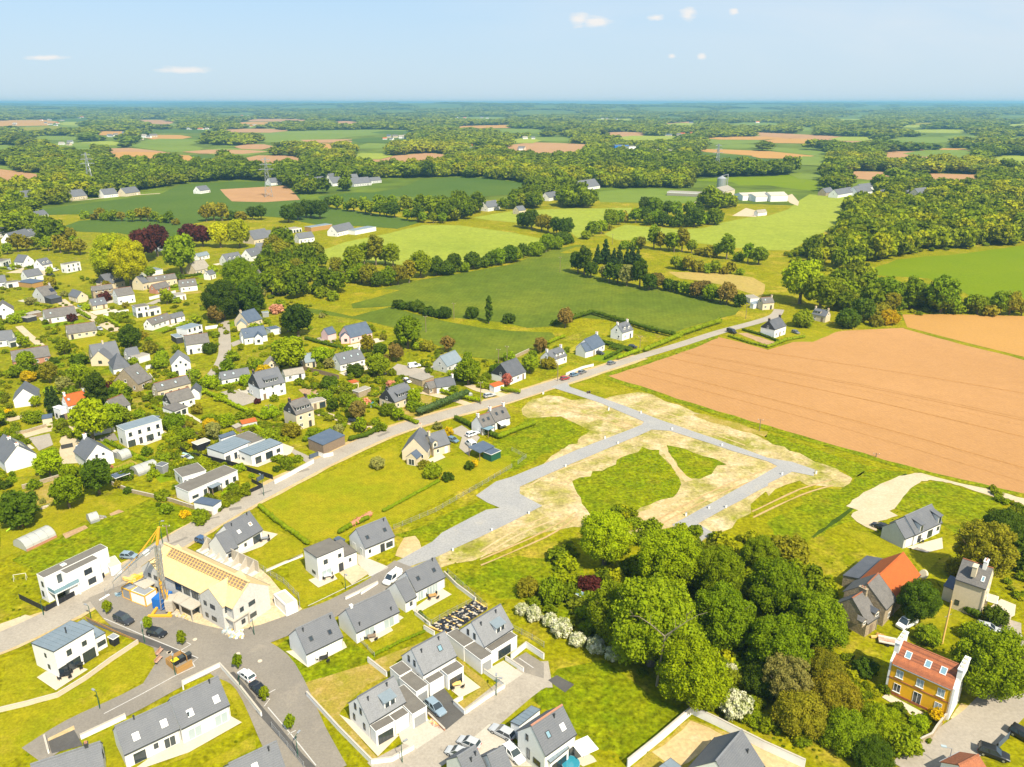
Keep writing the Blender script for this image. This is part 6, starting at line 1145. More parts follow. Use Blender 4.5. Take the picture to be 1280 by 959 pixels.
for k, (x, y, r) in enumerate(pts):
    c = rng.choice(['bright','oak','green','olive','dark','bright','oak']); g = G(x, y); g.z = height(g.x, g.y); Rm = r * rng.uniform(.85, 1.2) * MPP(x, y)
    zone = 'the wood edge over the bright field' if y > 300 and x > 1110 else 'the wood by the lane bend' if y > 320 else 'the wood beside the right pale field' if x < 1110 else 'the upper part of the right-hand wood' if y < 255 else 'the middle of the right-hand wood'
    if k < lim and free(g.x, g.y, 2): plant(rng.choice(['oak','round','round','tall']), g, Rm, c, f'# {ADJ[c]} tree from the left in {zone}', group='trees in ' + zone); SPOTS.append((g.x, g.y, Rm * .5, None))
print('hedgerow trees', NT['h'], 'wood', len(pts), 'limit', lim)
# ---- the far woods: one object, trees set on points
def far_polys():
    out = []
    for i in range(85):
        y = 132 + 70 * rng.random() ** 1.5; x = rng.uniform(-20, 1300); w = rng.uniform(12, 55); h = (y - 128) * rng.uniform(.035, .075) + .5
        p = [(x - w, y), (x - w * .4, y - h), (x + w * .5, y - h * .9), (x + w, y - h * .1), (x + w * .4, y + h), (x - w * .6, y + h * .8)]
        sheet('far_field', rng.choice(['far_green', 'plough_far', 'far_green', 'wheat_pale', 'wheat_dark', 'plough_pale']), p, .30 + i * .004)
far_polys()
def inside_many(PXs, PYs, polys):
    m_ = np.zeros(len(PXs), bool)
    for pts in polys:
        a = np.array(pts, float); x0, y0, x1, y1 = a[:, 0].min(), a[:, 1].min(), a[:, 0].max(), a[:, 1].max()
        idx = np.where((PXs > x0) & (PXs < x1) & (PYs > y0) & (PYs < y1) & ~m_)[0]
        if not len(idx): continue
        x, y = PXs[idx], PYs[idx]; c = np.zeros(len(idx), bool); j = len(a) - 1
        for i in range(len(a)):
            if a[i, 1] != a[j, 1]:
                t = ((a[i, 1] > y) != (a[j, 1] > y)) & (x < (a[j, 0] - a[i, 0]) * (y - a[i, 1]) / (a[j, 1] - a[i, 1]) + a[i, 0]); c ^= t
            j = i
        m_[idx] = c
    return m_
def far_points():
    X, Y, Sz = [], [], []; r = 330.0
    while r < 27000:
        s = max(9.5, r * .0115); n = int(R(80) * r / s); a = R(-40) + (np.arange(n) + nr.uniform(-.4, .4, n)) * R(80) / n; rr = r + nr.uniform(-.45, .45, n) * s
        X.append(rr * np.sin(a)); Y.append(rr * np.cos(a)); Sz.append(np.full(n, s)); r += s * .95
    return np.concatenate(X), np.concatenate(Y), np.concatenate(Sz)
X, Y, Sz = far_points()
dd = Y * math.cos(P) + CH * math.sin(P); QX = 640 + F * X / dd; QY = 479.5 - F * (Y * math.sin(P) - CH * math.cos(P)) / dd
YT = np.interp(QX, [-50, 0, 35, 90, 230, 300, 350, 375, 400, 470, 527, 570, 640, 680, 740, 745, 860, 870, 960, 1020, 1040, 1060, 1235, 1300], [300, 300, 262, 252, 229, 225, 227, 243, 243, 238, 223, 221, 226, 262, 254, 235, 236, 222, 220, 232, 244, 236, 226, 226])
MIDW = [[(335,338),(395,346),(428,358),(420,374),(385,377),(345,371),(330,355)], [(0,262),(35,266),(60,284),(75,300),(90,318),(60,320),(0,310)], [(1062,250),(1100,226),(1300,222),(1300,302),(1185,313),(1122,320),(1083,333),(1062,350),(1040,330),(1000,330),(965,328),(1000,312),(1040,292),(1060,275)], [(680,238),(745,256),(760,260),(640,262),(650,246)], [(850,246),(905,268),(890,258)], [(975,250),(1000,247),(985,256),(965,262),(900,262),(870,258)], [(520,270),(600,258),(640,262),(600,272),(560,278)], [(230,283),(330,268),(350,275),(300,284)], [(1083,402),(1130,390),(1090,350),(1040,350),(1050,398)], [(1125,390),(1085,350),(1140,352),(1200,367),(1235,387),(1300,390),(1300,394)], [(410,345),(440,325),(530,340),(525,348),(470,357)], [(330,300),(400,325),(412,350),(370,362),(330,372),(320,345)]]
far = QY < YT; mid = inside_many(QX, QY, MIDW)
nz = np.array([hsm(x, y, 420, .7) + .7 * hsm(x, y, 160, 2.2) for x, y in zip(X, Y)])
ok = ((far & (nz > -1.25)) | mid) & (QX > -60) & (QX < 1340) & ~inside_many(QX, QY, KEEP)
Rr0 = Sz * .75; TOPZ = np.minimum(Rr0, 7.5) * 1.7; dz_ = TOPZ - CH
QT = 479.5 - F * (Y * math.sin(P) + dz_ * math.cos(P)) / (Y * math.cos(P) - dz_ * math.sin(P))
FARK = [p for p in KEEP if max(q[1] for q in p) < 330] + [f_[3] for f_ in FIELDS]
ok &= ~inside_many(QX, QT, FARK) & ~inside_many(QX, (QT + QY) / 2, FARK)
for g in TINY:
    hx, hy = PX(g.x, g.y); hw_ = max(1.6, F * 8 / g.y); ok &= ~((np.abs(QX - hx) < hw_) & (QY > hy - .3) & (QT < hy - .2))
for sx, sy, sr, v in SPOTS: ok &= (X - sx) ** 2 + (Y - sy) ** 2 > (sr * .9 + 3) ** 2
for sx, sy, sr, v in SPOTS:                 # far houses stand in clearings open towards the fields
    if v is None or sy < 560: continue
    hx, hy = PX(sx, sy); hw_ = F * (sr + 1) / math.hypot(sx, sy); ok &= ~((np.abs(QX - hx) < hw_) & (QY > hy) & (QT < hy - hw_ * .12))
X, Y, Sz, nz = X[ok], Y[ok], Sz[ok], nz[ok]; Zh = np.array([height(x, y) for x, y in zip(X, Y)])
def scatter(name, X, Y, Z, scl, idx, protos, kind='stuff'):
    me = bpy.data.meshes.new(name); n = len(X); me.vertices.add(n); me.vertices.foreach_set('co', np.stack([X, Y, Z], 1).ravel())
    for nm, tp, val in (('scl', 'FLOAT_VECTOR', scl), ('rot', 'FLOAT_VECTOR', np.stack([np.zeros(n), np.zeros(n), nr.uniform(0, 6.28, n)], 1)), ('idx', 'INT', idx)):
        at = me.attributes.new(nm, tp, 'POINT'); at.data.foreach_set('vector' if tp == 'FLOAT_VECTOR' else 'value', np.ascontiguousarray(val).ravel())
    o = obj(name, me, kind=kind); cl = bpy.data.collections.new(name + '_kinds')
    for i, pm in enumerate(protos): q = bpy.data.objects.new(f'{name}_{i:02d}', pm); cl.objects.link(q)
    ng = bpy.data.node_groups.new(name, 'GeometryNodeTree'); ng.interface.new_socket('Geometry', in_out='INPUT', socket_type='NodeSocketGeometry'); ng.interface.new_socket('Geometry', in_out='OUTPUT', socket_type='NodeSocketGeometry')
    N, L = ng.nodes, ng.links; gi, go = N.new('NodeGroupInput'), N.new('NodeGroupOutput'); ip = N.new('GeometryNodeInstanceOnPoints'); ci = N.new('GeometryNodeCollectionInfo')
    ci.inputs[0].default_value = cl; ci.inputs['Separate Children'].default_value = True; ci.inputs['Reset Children'].default_value = True; ip.inputs['Pick Instance'].default_value = True
    def attr(nm, tp): q = N.new('GeometryNodeInputNamedAttribute'); q.data_type = tp; q.inputs['Name'].default_value = nm; return q.outputs['Attribute']
    L.new(gi.outputs[0], ip.inputs['Points']); L.new(ci.outputs[0], ip.inputs['Instance']); L.new(attr('idx', 'INT'), ip.inputs['Instance Index']); L.new(attr('rot', 'FLOAT_VECTOR'), ip.inputs['Rotation']); L.new(attr('scl', 'FLOAT_VECTOR'), ip.inputs['Scale']); L.new(ip.outputs[0], go.inputs[0])
    o.modifiers.new('scatter', 'NODES').node_group = ng; return o
FP = [proto(k, l, v, m)[0] for k, l, v, m in [('round',2,0,'wood_a'),('oak',2,1,'wood_b'),('round',2,2,'wood_c'),('oak',2,0,'wood_d'),('tall',2,1,'wood_a'),('round',2,1,'wood_e'),('oak',2,2,'wood_f'),('oak',3,0,'wood_a'),('oak',3,1,'wood_c'),('oak',3,2,'wood_b'),('oak',3,0,'wood_d'),('round',3,1,'wood_f')]]
rr = np.hypot(X, Y); patch = np.array([hsm(x, y, 300, 5.1) for x, y in zip(X, Y)]) + nr.normal(0, .55, len(X))
idx = np.where(rr < 1900, np.select([patch > .95, patch > .35, patch > .0, patch > -.45, patch > -1.1], [5, 1, 1, 4, 0], 2), np.select([patch > .6, patch > 0, patch > -.5, patch > -.9], [9, 9, 7, 11], 8)).astype(np.int32)
idx = np.where((nr.random(len(X)) < .12) & (rr < 1900), 6, idx).astype(np.int32)
Rr = Sz * nr.uniform(.55, .95, len(X)) * np.where(rr < 560, .62, 1); hz = np.minimum(Rr, nr.uniform(5.5, 8.5, len(X))) * nr.uniform(.85, 1.15, len(X)); hz = np.where(idx == 4, hz * .62, hz)
scatter('woodland', X, Y, Zh, np.stack([Rr, Rr, hz], 1), idx, FP); print('woodland', len(X))
# ---- gardens: shrubs one by one, then low planting
GARD = [(-20,322),(60,330),(130,345),(190,335),(330,325),(400,385),(440,400),(560,445),(640,450),(700,430),(740,440),(640,478),(520,520),(450,550),(330,605),(215,680),(150,690),(-20,690)]
FLOW = ['green','bright','dark','olive','oak','grey','brown','yellow','red','pink','purple']
ns = 0; tries = 0
while ns < 215 and tries < 9000:
    tries += 1; x, y = rng.uniform(-10, 735), 322 + (rng.random() ** .75) * 330
    if not pip(GARD, x, y) or (y > 615 and x < 200 and rng.random() < .85): continue
    g = G(x, y); 
    if not free(g.x, g.y, 1.2) or any(pip(p, x, y) for p in KEEP): continue
    c = rng.choices(FLOW, [11, 8, 5, 3, 7, 2, .7, .9, .25, .5, .3])[0]; Rm = rng.uniform(1.1, 3.4) if y < 560 else rng.uniform(.7, 1.9)
    kd = 'bush' if rng.random() < .72 else rng.choice(['round','loose','round'])
    plant(kd, g, Rm, c, auto_label(x, y, 'bush' if kd == 'bush' else 'round', c, 'small' if Rm < 1.6 else 'large' if Rm > 2.6 else ''), cat='shrub' if kd == 'bush' else 'small tree', name='shrub' if kd == 'bush' else 'garden_tree', group='shrubs and small trees of the gardens'); SPOTS.append((g.x, g.y, Rm * .9, None)); ns += 1
# low planting: nobody could count it
bx, by, bs = [], [], []
for i in range(9000):
    x, y = rng.uniform(-20, 745), 320 + (rng.random() ** .8) * 340
    if not pip(GARD, x, y) or (y > 600 and x < 210): continue
    g = G(x, y)
    if hsm(g.x, g.y, 11, .4) < .0 or not free(g.x, g.y, .6): continue
    bx.append(g.x); by.append(g.y); bs.append(rng.uniform(.5, 1.3) if rng.random() < .88 else rng.uniform(1.3, 2.0))
for poly, n_, lo, hi in [(WOODP, 500, 1.2, 3), ([(640,745),(700,775),(770,825),(860,880),(1000,930),(1130,950),(1120,880),(1060,820),(1000,830),(930,850),(860,870),(790,830),(700,765)], 420, .5, 1.6), ([(690,690),(760,640),(1000,690),(1070,790),(1000,850),(900,860),(760,810),(700,740)], 260, .8, 2.4), ([(1085,350),(1200,370),(1290,390),(1130,395),(1060,400)], 160, .8, 2.2), ([(1240,610),(1290,640),(1290,760),(1225,720)], 60, .5, 1.5), ([(1090,880),(1160,890),(1160,930),(1100,950)], 60, .3, .9)]:
    xs, ys = [p[0] for p in poly], [p[1] for p in poly]
    for i in range(n_ * 2):
        x, y = rng.uniform(min(xs), max(xs)), rng.uniform(min(ys), max(ys))
        if pip(poly, x, y):
            g = G(x, y)
            if free(g.x, g.y, .3) or rng.random() < .4: bx.append(g.x); by.append(g.y); bs.append(rng.uniform(lo, hi))
# rough verges and field edges
for i in range(4200):
    x, y = rng.uniform(0, 1280), rng.uniform(560, 955); g = G(x, y)
    if hsm(g.x, g.y, 16, 2.4) < .55 or not free(g.x, g.y, .5) or any(pip(p, x, y) for p in KEEP) or any(pip(p, x, y) for m_, p in LAWNS if m_ != 'rough_grass') or pip([(690,480),(1060,590),(880,670),(560,705),(640,600)], x, y): continue
    bx.append(g.x); by.append(g.y); bs.append(rng.uniform(.10, .26))
n = len(bx); bs = np.array(bs); BP = [proto('bush', l, v, m)[0] for l, v, m in [(2,0,'wood_a'),(2,1,'wood_b'),(2,2,'wood_a'),(2,0,'wood_f'),(2,1,'wood_e')]]
scatter('low_planting', np.array(bx), np.array(by), np.zeros(n), np.stack([bs, bs, bs * nr.uniform(.6, 1.1, n)], 1), nr.choice(5, n, p=[.3, .25, .2, .15, .1]).astype(np.int32), BP); print('low planting', n)
# ---- house gardens: a lawn, bed or yard before and behind each village house
NG = 0
for sx, sy, sr, v in list(SPOTS):
    if v is None or sy > 560 or sy < 150 or v.L < 6: continue
    qx, qy = PX(sx, sy)
    if not pip(GARD, qx, qy): continue
    for y0, y1 in ((-rng.uniform(5, 10), -1.0), (v.D + .8, v.D + rng.uniform(4, 9))):
        x0, x1 = -rng.uniform(0, 4), v.L + rng.uniform(0, 4); W4 = [v.A + v.d * x + v.n * y for x, y in ((x0, y0), (x1, y0), (x1, y1), (x0, y1))]
        c = sum(W4, Vector()) / 4
        if not free(c.x, c.y, 2.5): continue
        m = rng.choice(['lawn', 'lawn_fresh', 'lawn_fresh', 'lawn_pale', 'dry_grass', 'terrace', 'lawn_fresh', 'concrete', 'rough_grass']); NG += 1
        sheet('lawn' if m.startswith('lawn') else 'garden_plot' if 'grass' in m else 'yard', m, [PX(p.x, p.y) for p in W4], .0262 + NG * .00004, ragged=(3, .3), keep=False)
# ---- hedges
def hedge(tile, pts, w, h, color, label, m='leaf', cat='hedge', name='hedge'):
    P3 = [G(*p) for p in T(tile, *pts)]; L = []; g = np.random.default_rng(len(HED) + 3)
    for i in range(len(P3) - 1):
        a, b = P3[i], P3[i + 1]; n = max(1, int((b - a).length / (w * .42)))
        for k in range(n + 1):
            p = a.lerp(b, k / n); u = (b - a).normalized(); nn = Vector((-u.y, u.x, 0))
            for lv in range(max(1, int(h / w + .5))): L.append((p.x + rng.uniform(-.1, .1), p.y + rng.uniform(-.1, .1), h - w * .5 - lv * w * .8, w * .55 * rng.uniform(.88, 1.12)))
    c = P3[0].copy(); L = [(x - c.x, y - c.y, z, r) for x, y, z, r in L]; d = math.hypot(c.x, c.y, CH); size = min(max(.07, d * .0009), .4)
    me = leaf_mesh('hedge', m, L, min(9000, int(len(L) * w * h / size ** 2 * .10) + 60), size, g, core=.93, csub=2 if d < 260 else 1)
    o = obj(name, me, None, c); k = C_[color]; o.color = (*k, 1); HED.append(o); tag(o, label, cat, 'garden hedges')
HED = []
for a in [('A', [500,248,690,208], 1.3, 1.6, 'bright', 'trimmed bright hedge in front of long white lane house'), ('A', [370,258,480,310,590,362], 1.4, 1.8, 'bright', 'bright hedge left of the tarred forecourt'), ('A', [600,370,800,452], 1.4, 1.8, 'bright', 'bright hedge below the tarred forecourt'), ('A', [800,455,915,420], 1.2, 1.5, 'green', 'hedge running to the three-storey cream house'), ('A', [740,512,830,560,900,600], 1.2, 1.6, 'bright', 'hedge behind the two-block flat house'), ('A', [610,535,740,510], 1.2, 1.5, 'bright', 'hedge beside the orange lean-to'), ('B', [705,602,860,680,1000,748], 1.2, 1.3, 'oak', 'long dark hedge below the wavy-roofed house'), ('B', [1020,380,1120,430,1240,478], 1.3, 1.8, 'green', 'hedge right of the wavy-roofed house'), ('D', [440,238,560,270,675,302], 1.6, 1.6, 'dark', 'trimmed dark hedge in front of the pink house'), ('D', [860,682,1000,730,1180,802], 1.2, 1.4, 'oak', 'hedge between orchard garden and dry lawn'), ('D', [740,915,840,890,912,850], 1.5, 1.8, 'dark', 'dark hedge beside the timber workshop drive'), ('C', [0,398,110,440,222,482], 1.3, 1.5, 'green', 'hedge at the dry lawn garden edge'), ('C', [300,252,470,300,640,342], 1.3, 1.8, 'bright', 'bright hedge right of the dry lawn drive'), ('C', [592,208,740,250,900,282], 1.3, 1.8, 'green', 'green hedge by the dark slate house'), ('C', [480,455,620,520,760,580], 1.5, 1.8, 'dark', 'dark clipped hedge left of the twin-gabled house'), ('C', [765,582,880,535,1000,490], 1.5, 1.8, 'green', 'clipped hedge below the twin-gabled house'), ('X', [905,232,1050,275,1190,312], 1.4, 1.8, 'dark', 'dark hedge between red forecourt and big garden'), ('X', [1065,402,1160,365,1275,325], 1.6, 2.0, 'bright', 'bright roadside hedge by the gate pillars'), ('X', [370,242,450,205,525,180], 1.2, 1.5, 'bright', 'light hedge behind the parked-cars house'), ('k', [200,430,330,392,400,372], 2.0, 2.4, 'dark', 'tall hedge on the wheat boundary behind big garden'), ('k', [400,372,520,410,600,432,700,462,812,488], 2.0, 2.6, 'dark', 'long tall hedge between wheat and black-chimney house'), ('k', [665,560,760,520,850,482], 2.0, 2.2, 'green', 'roadside hedge above the brown field, lower half'), ('k', [850,482,940,450,1040,418], 2.2, 2.6, 'green', 'roadside hedge above the brown field, upper half'), ('k', [470,525,540,548,590,560], 1.3, 1.6, 'dark', 'dark hedge in front of the black-chimney house'), ('f', [640,640,760,575,915,490], .9, .9, 'oak', 'low hedge along the mown lawn boundary'), ('f', [420,750,470,720,560,680], 1.2, 1.4, 'oak', 'hedge behind the white gabled house with gravel bed'), ('f', [20,620,100,690,200,760,260,805], 1.1, 1.2, 'green', 'hedge at the left end of the wide mown lawn'), ('f', [480,715,570,665], 1.3, 1.5, 'pink', 'pink flowering hedge at the lawn corner'), ('E', [840,690,900,725,960,762], 1.3, 1.5, 'bright', 'bright hedge below the white lane wall'), ('E', [620,640,720,700], 1.5, 1.8, 'oak', 'hedge right of the long white bungalow'), ('F', [400,365,490,362,580,345], 1.4, 1.6, 'dark', 'hedge under the tan barn'), ('F', [965,225,1070,235], 1.6, 1.6, 'bright', 'bright clipped hedge at the top lane'), ('q', [150,745,320,660,480,590], .6, .6, 'oak', 'thin hedge between the lawns of the new houses'), ('i', [440,620,540,610], 1.5, 1.8, 'oak', 'hedge below the gabled bungalow'), ('i', [300,600,420,580], 1.4, 1.6, 'green', 'hedge beside the brick house lawn'), ('b', [820,190,860,240], .6, .8, 'dark', 'thin dark hedge beside the black stone terraces'), ('t', [940,455,1010,490], 1.6, 1.8, 'dark', 'dark hedge under the tall cream house'), ('l', [0,540,90,505,180,490], 1.4, 1.4, 'green', 'garden hedge at the brown field corner'), ('K', [440,470,590,510,720,560], 1.3, 1.2, 'dark', 'row of dark clipped bushes by the vegetable patch'), ('K', [330,520,480,570,640,605], 1.2, 1.2, 'green', 'hedge along the brown field by the balcony house')]:
    hedge(*a)
hedge('j', [820,885,930,840,1052,790], 2.4, 3.4, 'spruce', 'tall dark conifer hedge beside the main road', m='needle', name='conifer_hedge')
nh = 0
for sx, sy, sr, v in list(SPOTS):
    if v is None or sy > 560 or sy < 160 or v.L < 6.5 or rng.random() < .35 or nh > 55: continue
    qx, qy = PX(sx, sy)
    if not pip(GARD, qx, qy): continue
    y = rng.choice([-rng.uniform(6, 10), v.D + rng.uniform(4, 8)]); x0, x1 = -rng.uniform(1, 4), v.L + rng.uniform(1, 5); Q2 = [v.A + v.d * x + v.n * y for x in (x0, (x0 + x1) / 2, x1)]
    if rng.random() < .5: Q2.append(v.A + v.d * x1 + v.n * (y + (6 if y < 0 else -6)))
    px = [PX(p.x, p.y) for p in Q2]
    if any(pip(k_, *p) for k_ in ROADS for p in px) or any(not free(p.x, p.y, .8) for p in Q2): continue
    c_ = rng.choice(['green', 'bright', 'dark', 'oak']); nh += 1; hedge('_', [t for p in px for t in p], rng.uniform(1.1, 1.5), rng.uniform(1.3, 2.0), c_, f'# {ADJ[c_]} clipped garden hedge from the left {near(qx, qy)}')
# ------------------------------------------------------------------ vehicles
def ring8(x, w, z0, z1, c=.12): return [(x, -w + c, z0), (x, w - c, z0), (x, w, z0 + c), (x, w, z1 - c), (x, w - c, z1), (x, -w + c, z1), (x, -w, z1 - c), (x, -w, z0 + c)]
CARS = {}
def car_proto(kind):
    r = thing('car', 'x', 'car', (0, 0, 0)); L, W, H = dict(hatch=(3.9, .84, 1.46), suv=(4.5, .92, 1.64), estate=(4.6, .88, 1.48), van=(4.9, .96, 1.95))[kind]; a = L / 2; bz = H * .60 if kind != 'van' else H * .56
    b = MB(); rs = [ring8(-a, W * .86, .38, bz * .92), ring8(-a + .18, W * .98, .24, bz), ring8(-a * .3, W, .2, bz + .02), ring8(a * .35, W, .2, bz), ring8(a * .75, W * .97, .22, bz * .90), ring8(a - .08, W * .90, .26, bz * .78), ring8(a, W * .78, .34, bz * .68)]
    for i in range(len(rs) - 1): b.loft(rs[i], rs[i + 1], 0, caps=False)
    b.add(rs[0], [tuple(range(8))]); b.add(rs[-1], [tuple(range(8))[::-1]]); body = b.build('body', 'paint', r); body['painted'] = 1
    x0, x1, t0, t1 = dict(hatch=(-a + .12, a * .48, -a + .42, a * .08), suv=(-a + .1, a * .46, -a + .35, a * .10), estate=(-a + .1, a * .44, -a + .5, a * .05), van=(-a + .06, a * .62, -a + .12, a * .28))[kind]
    w0, w1 = W * .95, W * .78; MB().loft([(x0, -w0, bz - .02), (x1, -w0, bz - .02), (x1, w0, bz - .02), (x0, w0, bz - .02)], [(t0, -w1, H - .05), (t1, -w1, H - .05), (t1, w1, H - .05), (t0, w1, H - .05)]).build('windows', 'glass', r)
    b = MB().loft([(t0 - .03, -w1 - .02, H - .06), (t1 + .03, -w1 - .02, H - .06), (t1 + .03, w1 + .02, H - .06), (t0 - .03, w1 + .02, H - .06)], [(t0 + .1, -w1 + .12, H), (t1 - .1, -w1 + .12, H), (t1 - .1, w1 - .12, H), (t0 + .1, w1 - .12, H)])
    for sy in (-1, 1):
        b.bar((x1, sy * w0, bz), (t1, sy * (w1 + .01), H - .04), .07).bar((x0, sy * w0, bz), (t0, sy * (w1 + .01), H - .04), .10 if kind != 'van' else .2); xm = (x0 + x1) / 2; tm = (t0 + t1) / 2; b.bar((xm, sy * (w0 + .01), bz), (tm, sy * (w1 + .01), H - .04), .08)
    if kind == 'van':
        for sy in (-1, 1): b.loft([(x0, sy * (w0 + .01), bz - .02), (xm + .2, sy * (w0 + .01), bz - .02), (xm + .2, sy * (w0 - .02), bz - .02), (x0, sy * (w0 - .02), bz - .02)], [(t0, sy * (w1 + .015), H - .05), (tm + .2, sy * (w1 + .015), H - .05), (tm + .2, sy * (w1 - .02), H - .05), (t0, sy * (w1 - .02), H - .05)])
    o = b.build('roof', 'paint', r); o['painted'] = 1
    wm = MB().tube((0, -.11, 0), (0, .11, 0), .32, .32, 12).mesh('wheel', 'rubber'); rm = MB().tube((0, -.122, 0), (0, .122, 0), .19, .19, 9).mesh('rim', 'metal')
    for x in (-a * .62, a * .62):
        for y in (-W + .1, W - .1): q = obj('wheel', wm, r, (x, y, .32)); obj('rim', rm, q)
    hm = MB().box(-.05, -.17, -.07, .05, .17, .07).mesh('headlight', 'lamp_white'); tm_ = MB().box(-.04, -.13, -.1, .04, .13, .1).mesh('tail_light', 'light_red')
    for sy in (-1, 1): obj('headlight', hm, r, (a - .07, sy * W * .66, bz * .62)); obj('tail_light', tm_, r, (-a + .02, sy * W * .70, bz * .74))
    MB().box(-.02, -.26, -.06, .02, .26, .06).build('number_plate', 'lamp_white', r, loc=(-a - .005, 0, bz * .55))
    return r
PAINT = dict(black=(.012, .013, .016), dark=(.035, .038, .045), grey=(.16, .17, .18), silver=(.42, .43, .44), white=(.80, .80, .79), blue=(.05, .10, .20), bluegrey=(.12, .20, .27), red=(.32, .03, .03), mint=(.35, .55, .47), greyblue=(.22, .29, .35))
def car(kind, tile, pts, paint, label, name='car', cat='car'):
    q = T(tile, *pts); A, B = G(*q[0]), G(*q[1]); c = (A + B) / 2; th = math.atan2(B.y - A.y, B.x - A.x); r = car_proto(kind) if kind not in CARS else dup(CARS[kind])
    CARS.setdefault(kind, r); r.name = name; r.location = (c.x, c.y, .125); r.rotation_euler = (0, 0, th); tag(r, label, cat, 'parked cars and vans')
    for ch in r.children:
        if 'painted' in ch: ch.color = (*PAINT[paint], 1)
    return r
for a in [('suv','a',[592,218,652,243],'dark','dark parked car beside the first young street tree'), ('hatch','a',[757,292,818,304],'black','small black parked car between two young street trees'), ('hatch','a',[1265,535,1205,488],'white','white hatchback parked at the kerb of the main street'), ('estate','w',[985,845,920,775],'black','black car parked behind the white hatchback'), ('estate','r',[628,435,700,500],'greyblue','grey-blue car on the tarred courtyard between slate houses'), ('estate','r',[1165,662,1055,605],'silver','silver estate car beside the ribbed lean-to house'),
          ('hatch','r',[935,725,840,685],'silver','silver car, right one of the pair in the parking court'), ('hatch','r',[855,785,765,755],'silver','silver car, left one of the pair in the parking court'), ('estate','s',[465,620,580,735],'white','white car beside the double slate roofs at bottom edge'), ('estate','t',[1055,570,1135,590],'silver','pale car half under the walnut tree by lane'), ('suv','u',[870,830,1075,900],'black','big black car at the bottom right corner'), ('suv','u',[1190,690,1290,745],'black','black car cut by the right edge below lane'),
          ('hatch','h',[590,735,525,710],'black','black car at the left gable of twin-dormer house'), ('hatch','v',[995,238,1080,245],'greyblue','pale blue car on grass edge beside main road'), ('estate','Z',[165,300,240,325],'blue','blue car beside the white house with lower wing'), ('van','q',[290,230,250,262],'white','white van in the entrance of the garage wing house','van','van'), ('van','t',[610,515,485,580],'white','white van with dark bonnet windows by stone farmhouse','van','van'), ('estate','A',[250,705,320,725],'mint','mint-coloured car on sandy drive behind dark fence'), ('hatch','D',[728,788,786,796],'black','black car on the long pale driveway'),
          ('hatch','C',[442,592,480,606],'bluegrey','blue-grey car beside the garden-room house'), ('estate','C',[550,572,630,545],'white','white car in the yard by the blue carport'), ('van','C',[598,645,560,612],'white','white van parked against the blue carport','van','van'), ('estate','C',[677,306,732,294],'silver','silver car parked on roadside gravel'), ('van','C',[172,108,235,98],'white','white van on the grey yard below lower wheat field','van','van'), ('hatch','C',[140,195,172,212],'white','white car behind the dry-lawn house'), ('hatch','X',[497,606,562,590],'red','dark red car, first of the roadside three'), ('hatch','X',[590,572,655,552],'bluegrey','blue-grey car, second of the roadside three'), ('hatch','X',[670,548,736,522],'grey','grey car, third of the roadside three'), ('hatch','X',[962,455,1028,435],'grey','grey car at the white gate on main road'),
          ('hatch','X',[842,340,912,352],'dark','dark car on the red paved forecourt'), ('hatch','X',[1175,278,1238,286],'black','black car below the black-chimney house'), ('van','K',[318,480,380,500],'black','black van at the brown field corner','van','van'), ('hatch','K',[838,485,882,500],'grey','grey car half hidden beside the balcony house'), ('hatch','E',[780,775,822,798],'silver','silver car beside the lane near cream bungalow'), ('suv','E',[388,345,432,355],'dark','dark car in sandy yard by the white cube house'), ('van','E',[420,322,462,310],'white','white van in the sandy yard','van','van'), ('hatch','E',[338,545,370,560],'black','dark car beside the solar stone house'), ('hatch','E',[48,272,72,285],'dark','dark car, upper one at the left end of sandy yard'), ('hatch','E',[66,300,98,308],'silver','silver car, lower one at the left end of sandy yard'), ('hatch','B',[535,655,572,645],'white','white car behind the iron gate of gravel yard'), ('estate','B',[1205,718,1265,728],'silver','pale car behind the mint one'), ('hatch','V',[1010,690,1075,650],'bluegrey','x')]:
    if a[4] != 'x': car(*a)
for i, (x, y) in enumerate([(1105,352),(1130,352),(1155,355),(1180,350),(1150,372),(1190,372)]): car('hatch', 'F', [x - 10, y, x + 12, y + 3], ['white','silver','grey','white','red','blue'][i], ['white car leftmost in the far parking yard', 'silver car second in the far parking yard', 'grey car third in the far parking yard', 'white car fourth in the far parking yard', 'red car in the front row of far parking yard', 'blue car in the front row of far parking yard'][i])
t = T('t', 370, 670, 470, 660); c = (G(*t[0]) + G(*t[1])) / 2; tr = thing('trailer', 'small red and white flatbed trailer below the white van', 'trailer', c, R(-20)); MB().box(-1.6,-.9,.55,1.6,.9,.68).build('bed','rust',tr); MB().box(-1.6,-.95,.68,1.6,-.88,1.0).box(-1.6,.88,.68,1.6,.95,1.0).build('side_board','frame_white',tr)
for y in (-.95, .95): obj('wheel', shared('tw', lambda: MB().tube((0,-.1,0),(0,.1,0),.32,.32,10).mesh('wheel','rubber')), tr, (0, y, .32))
MB().bar((1.6,0,.6),(3,0,.5),.1).build('drawbar','grey_metal',tr)
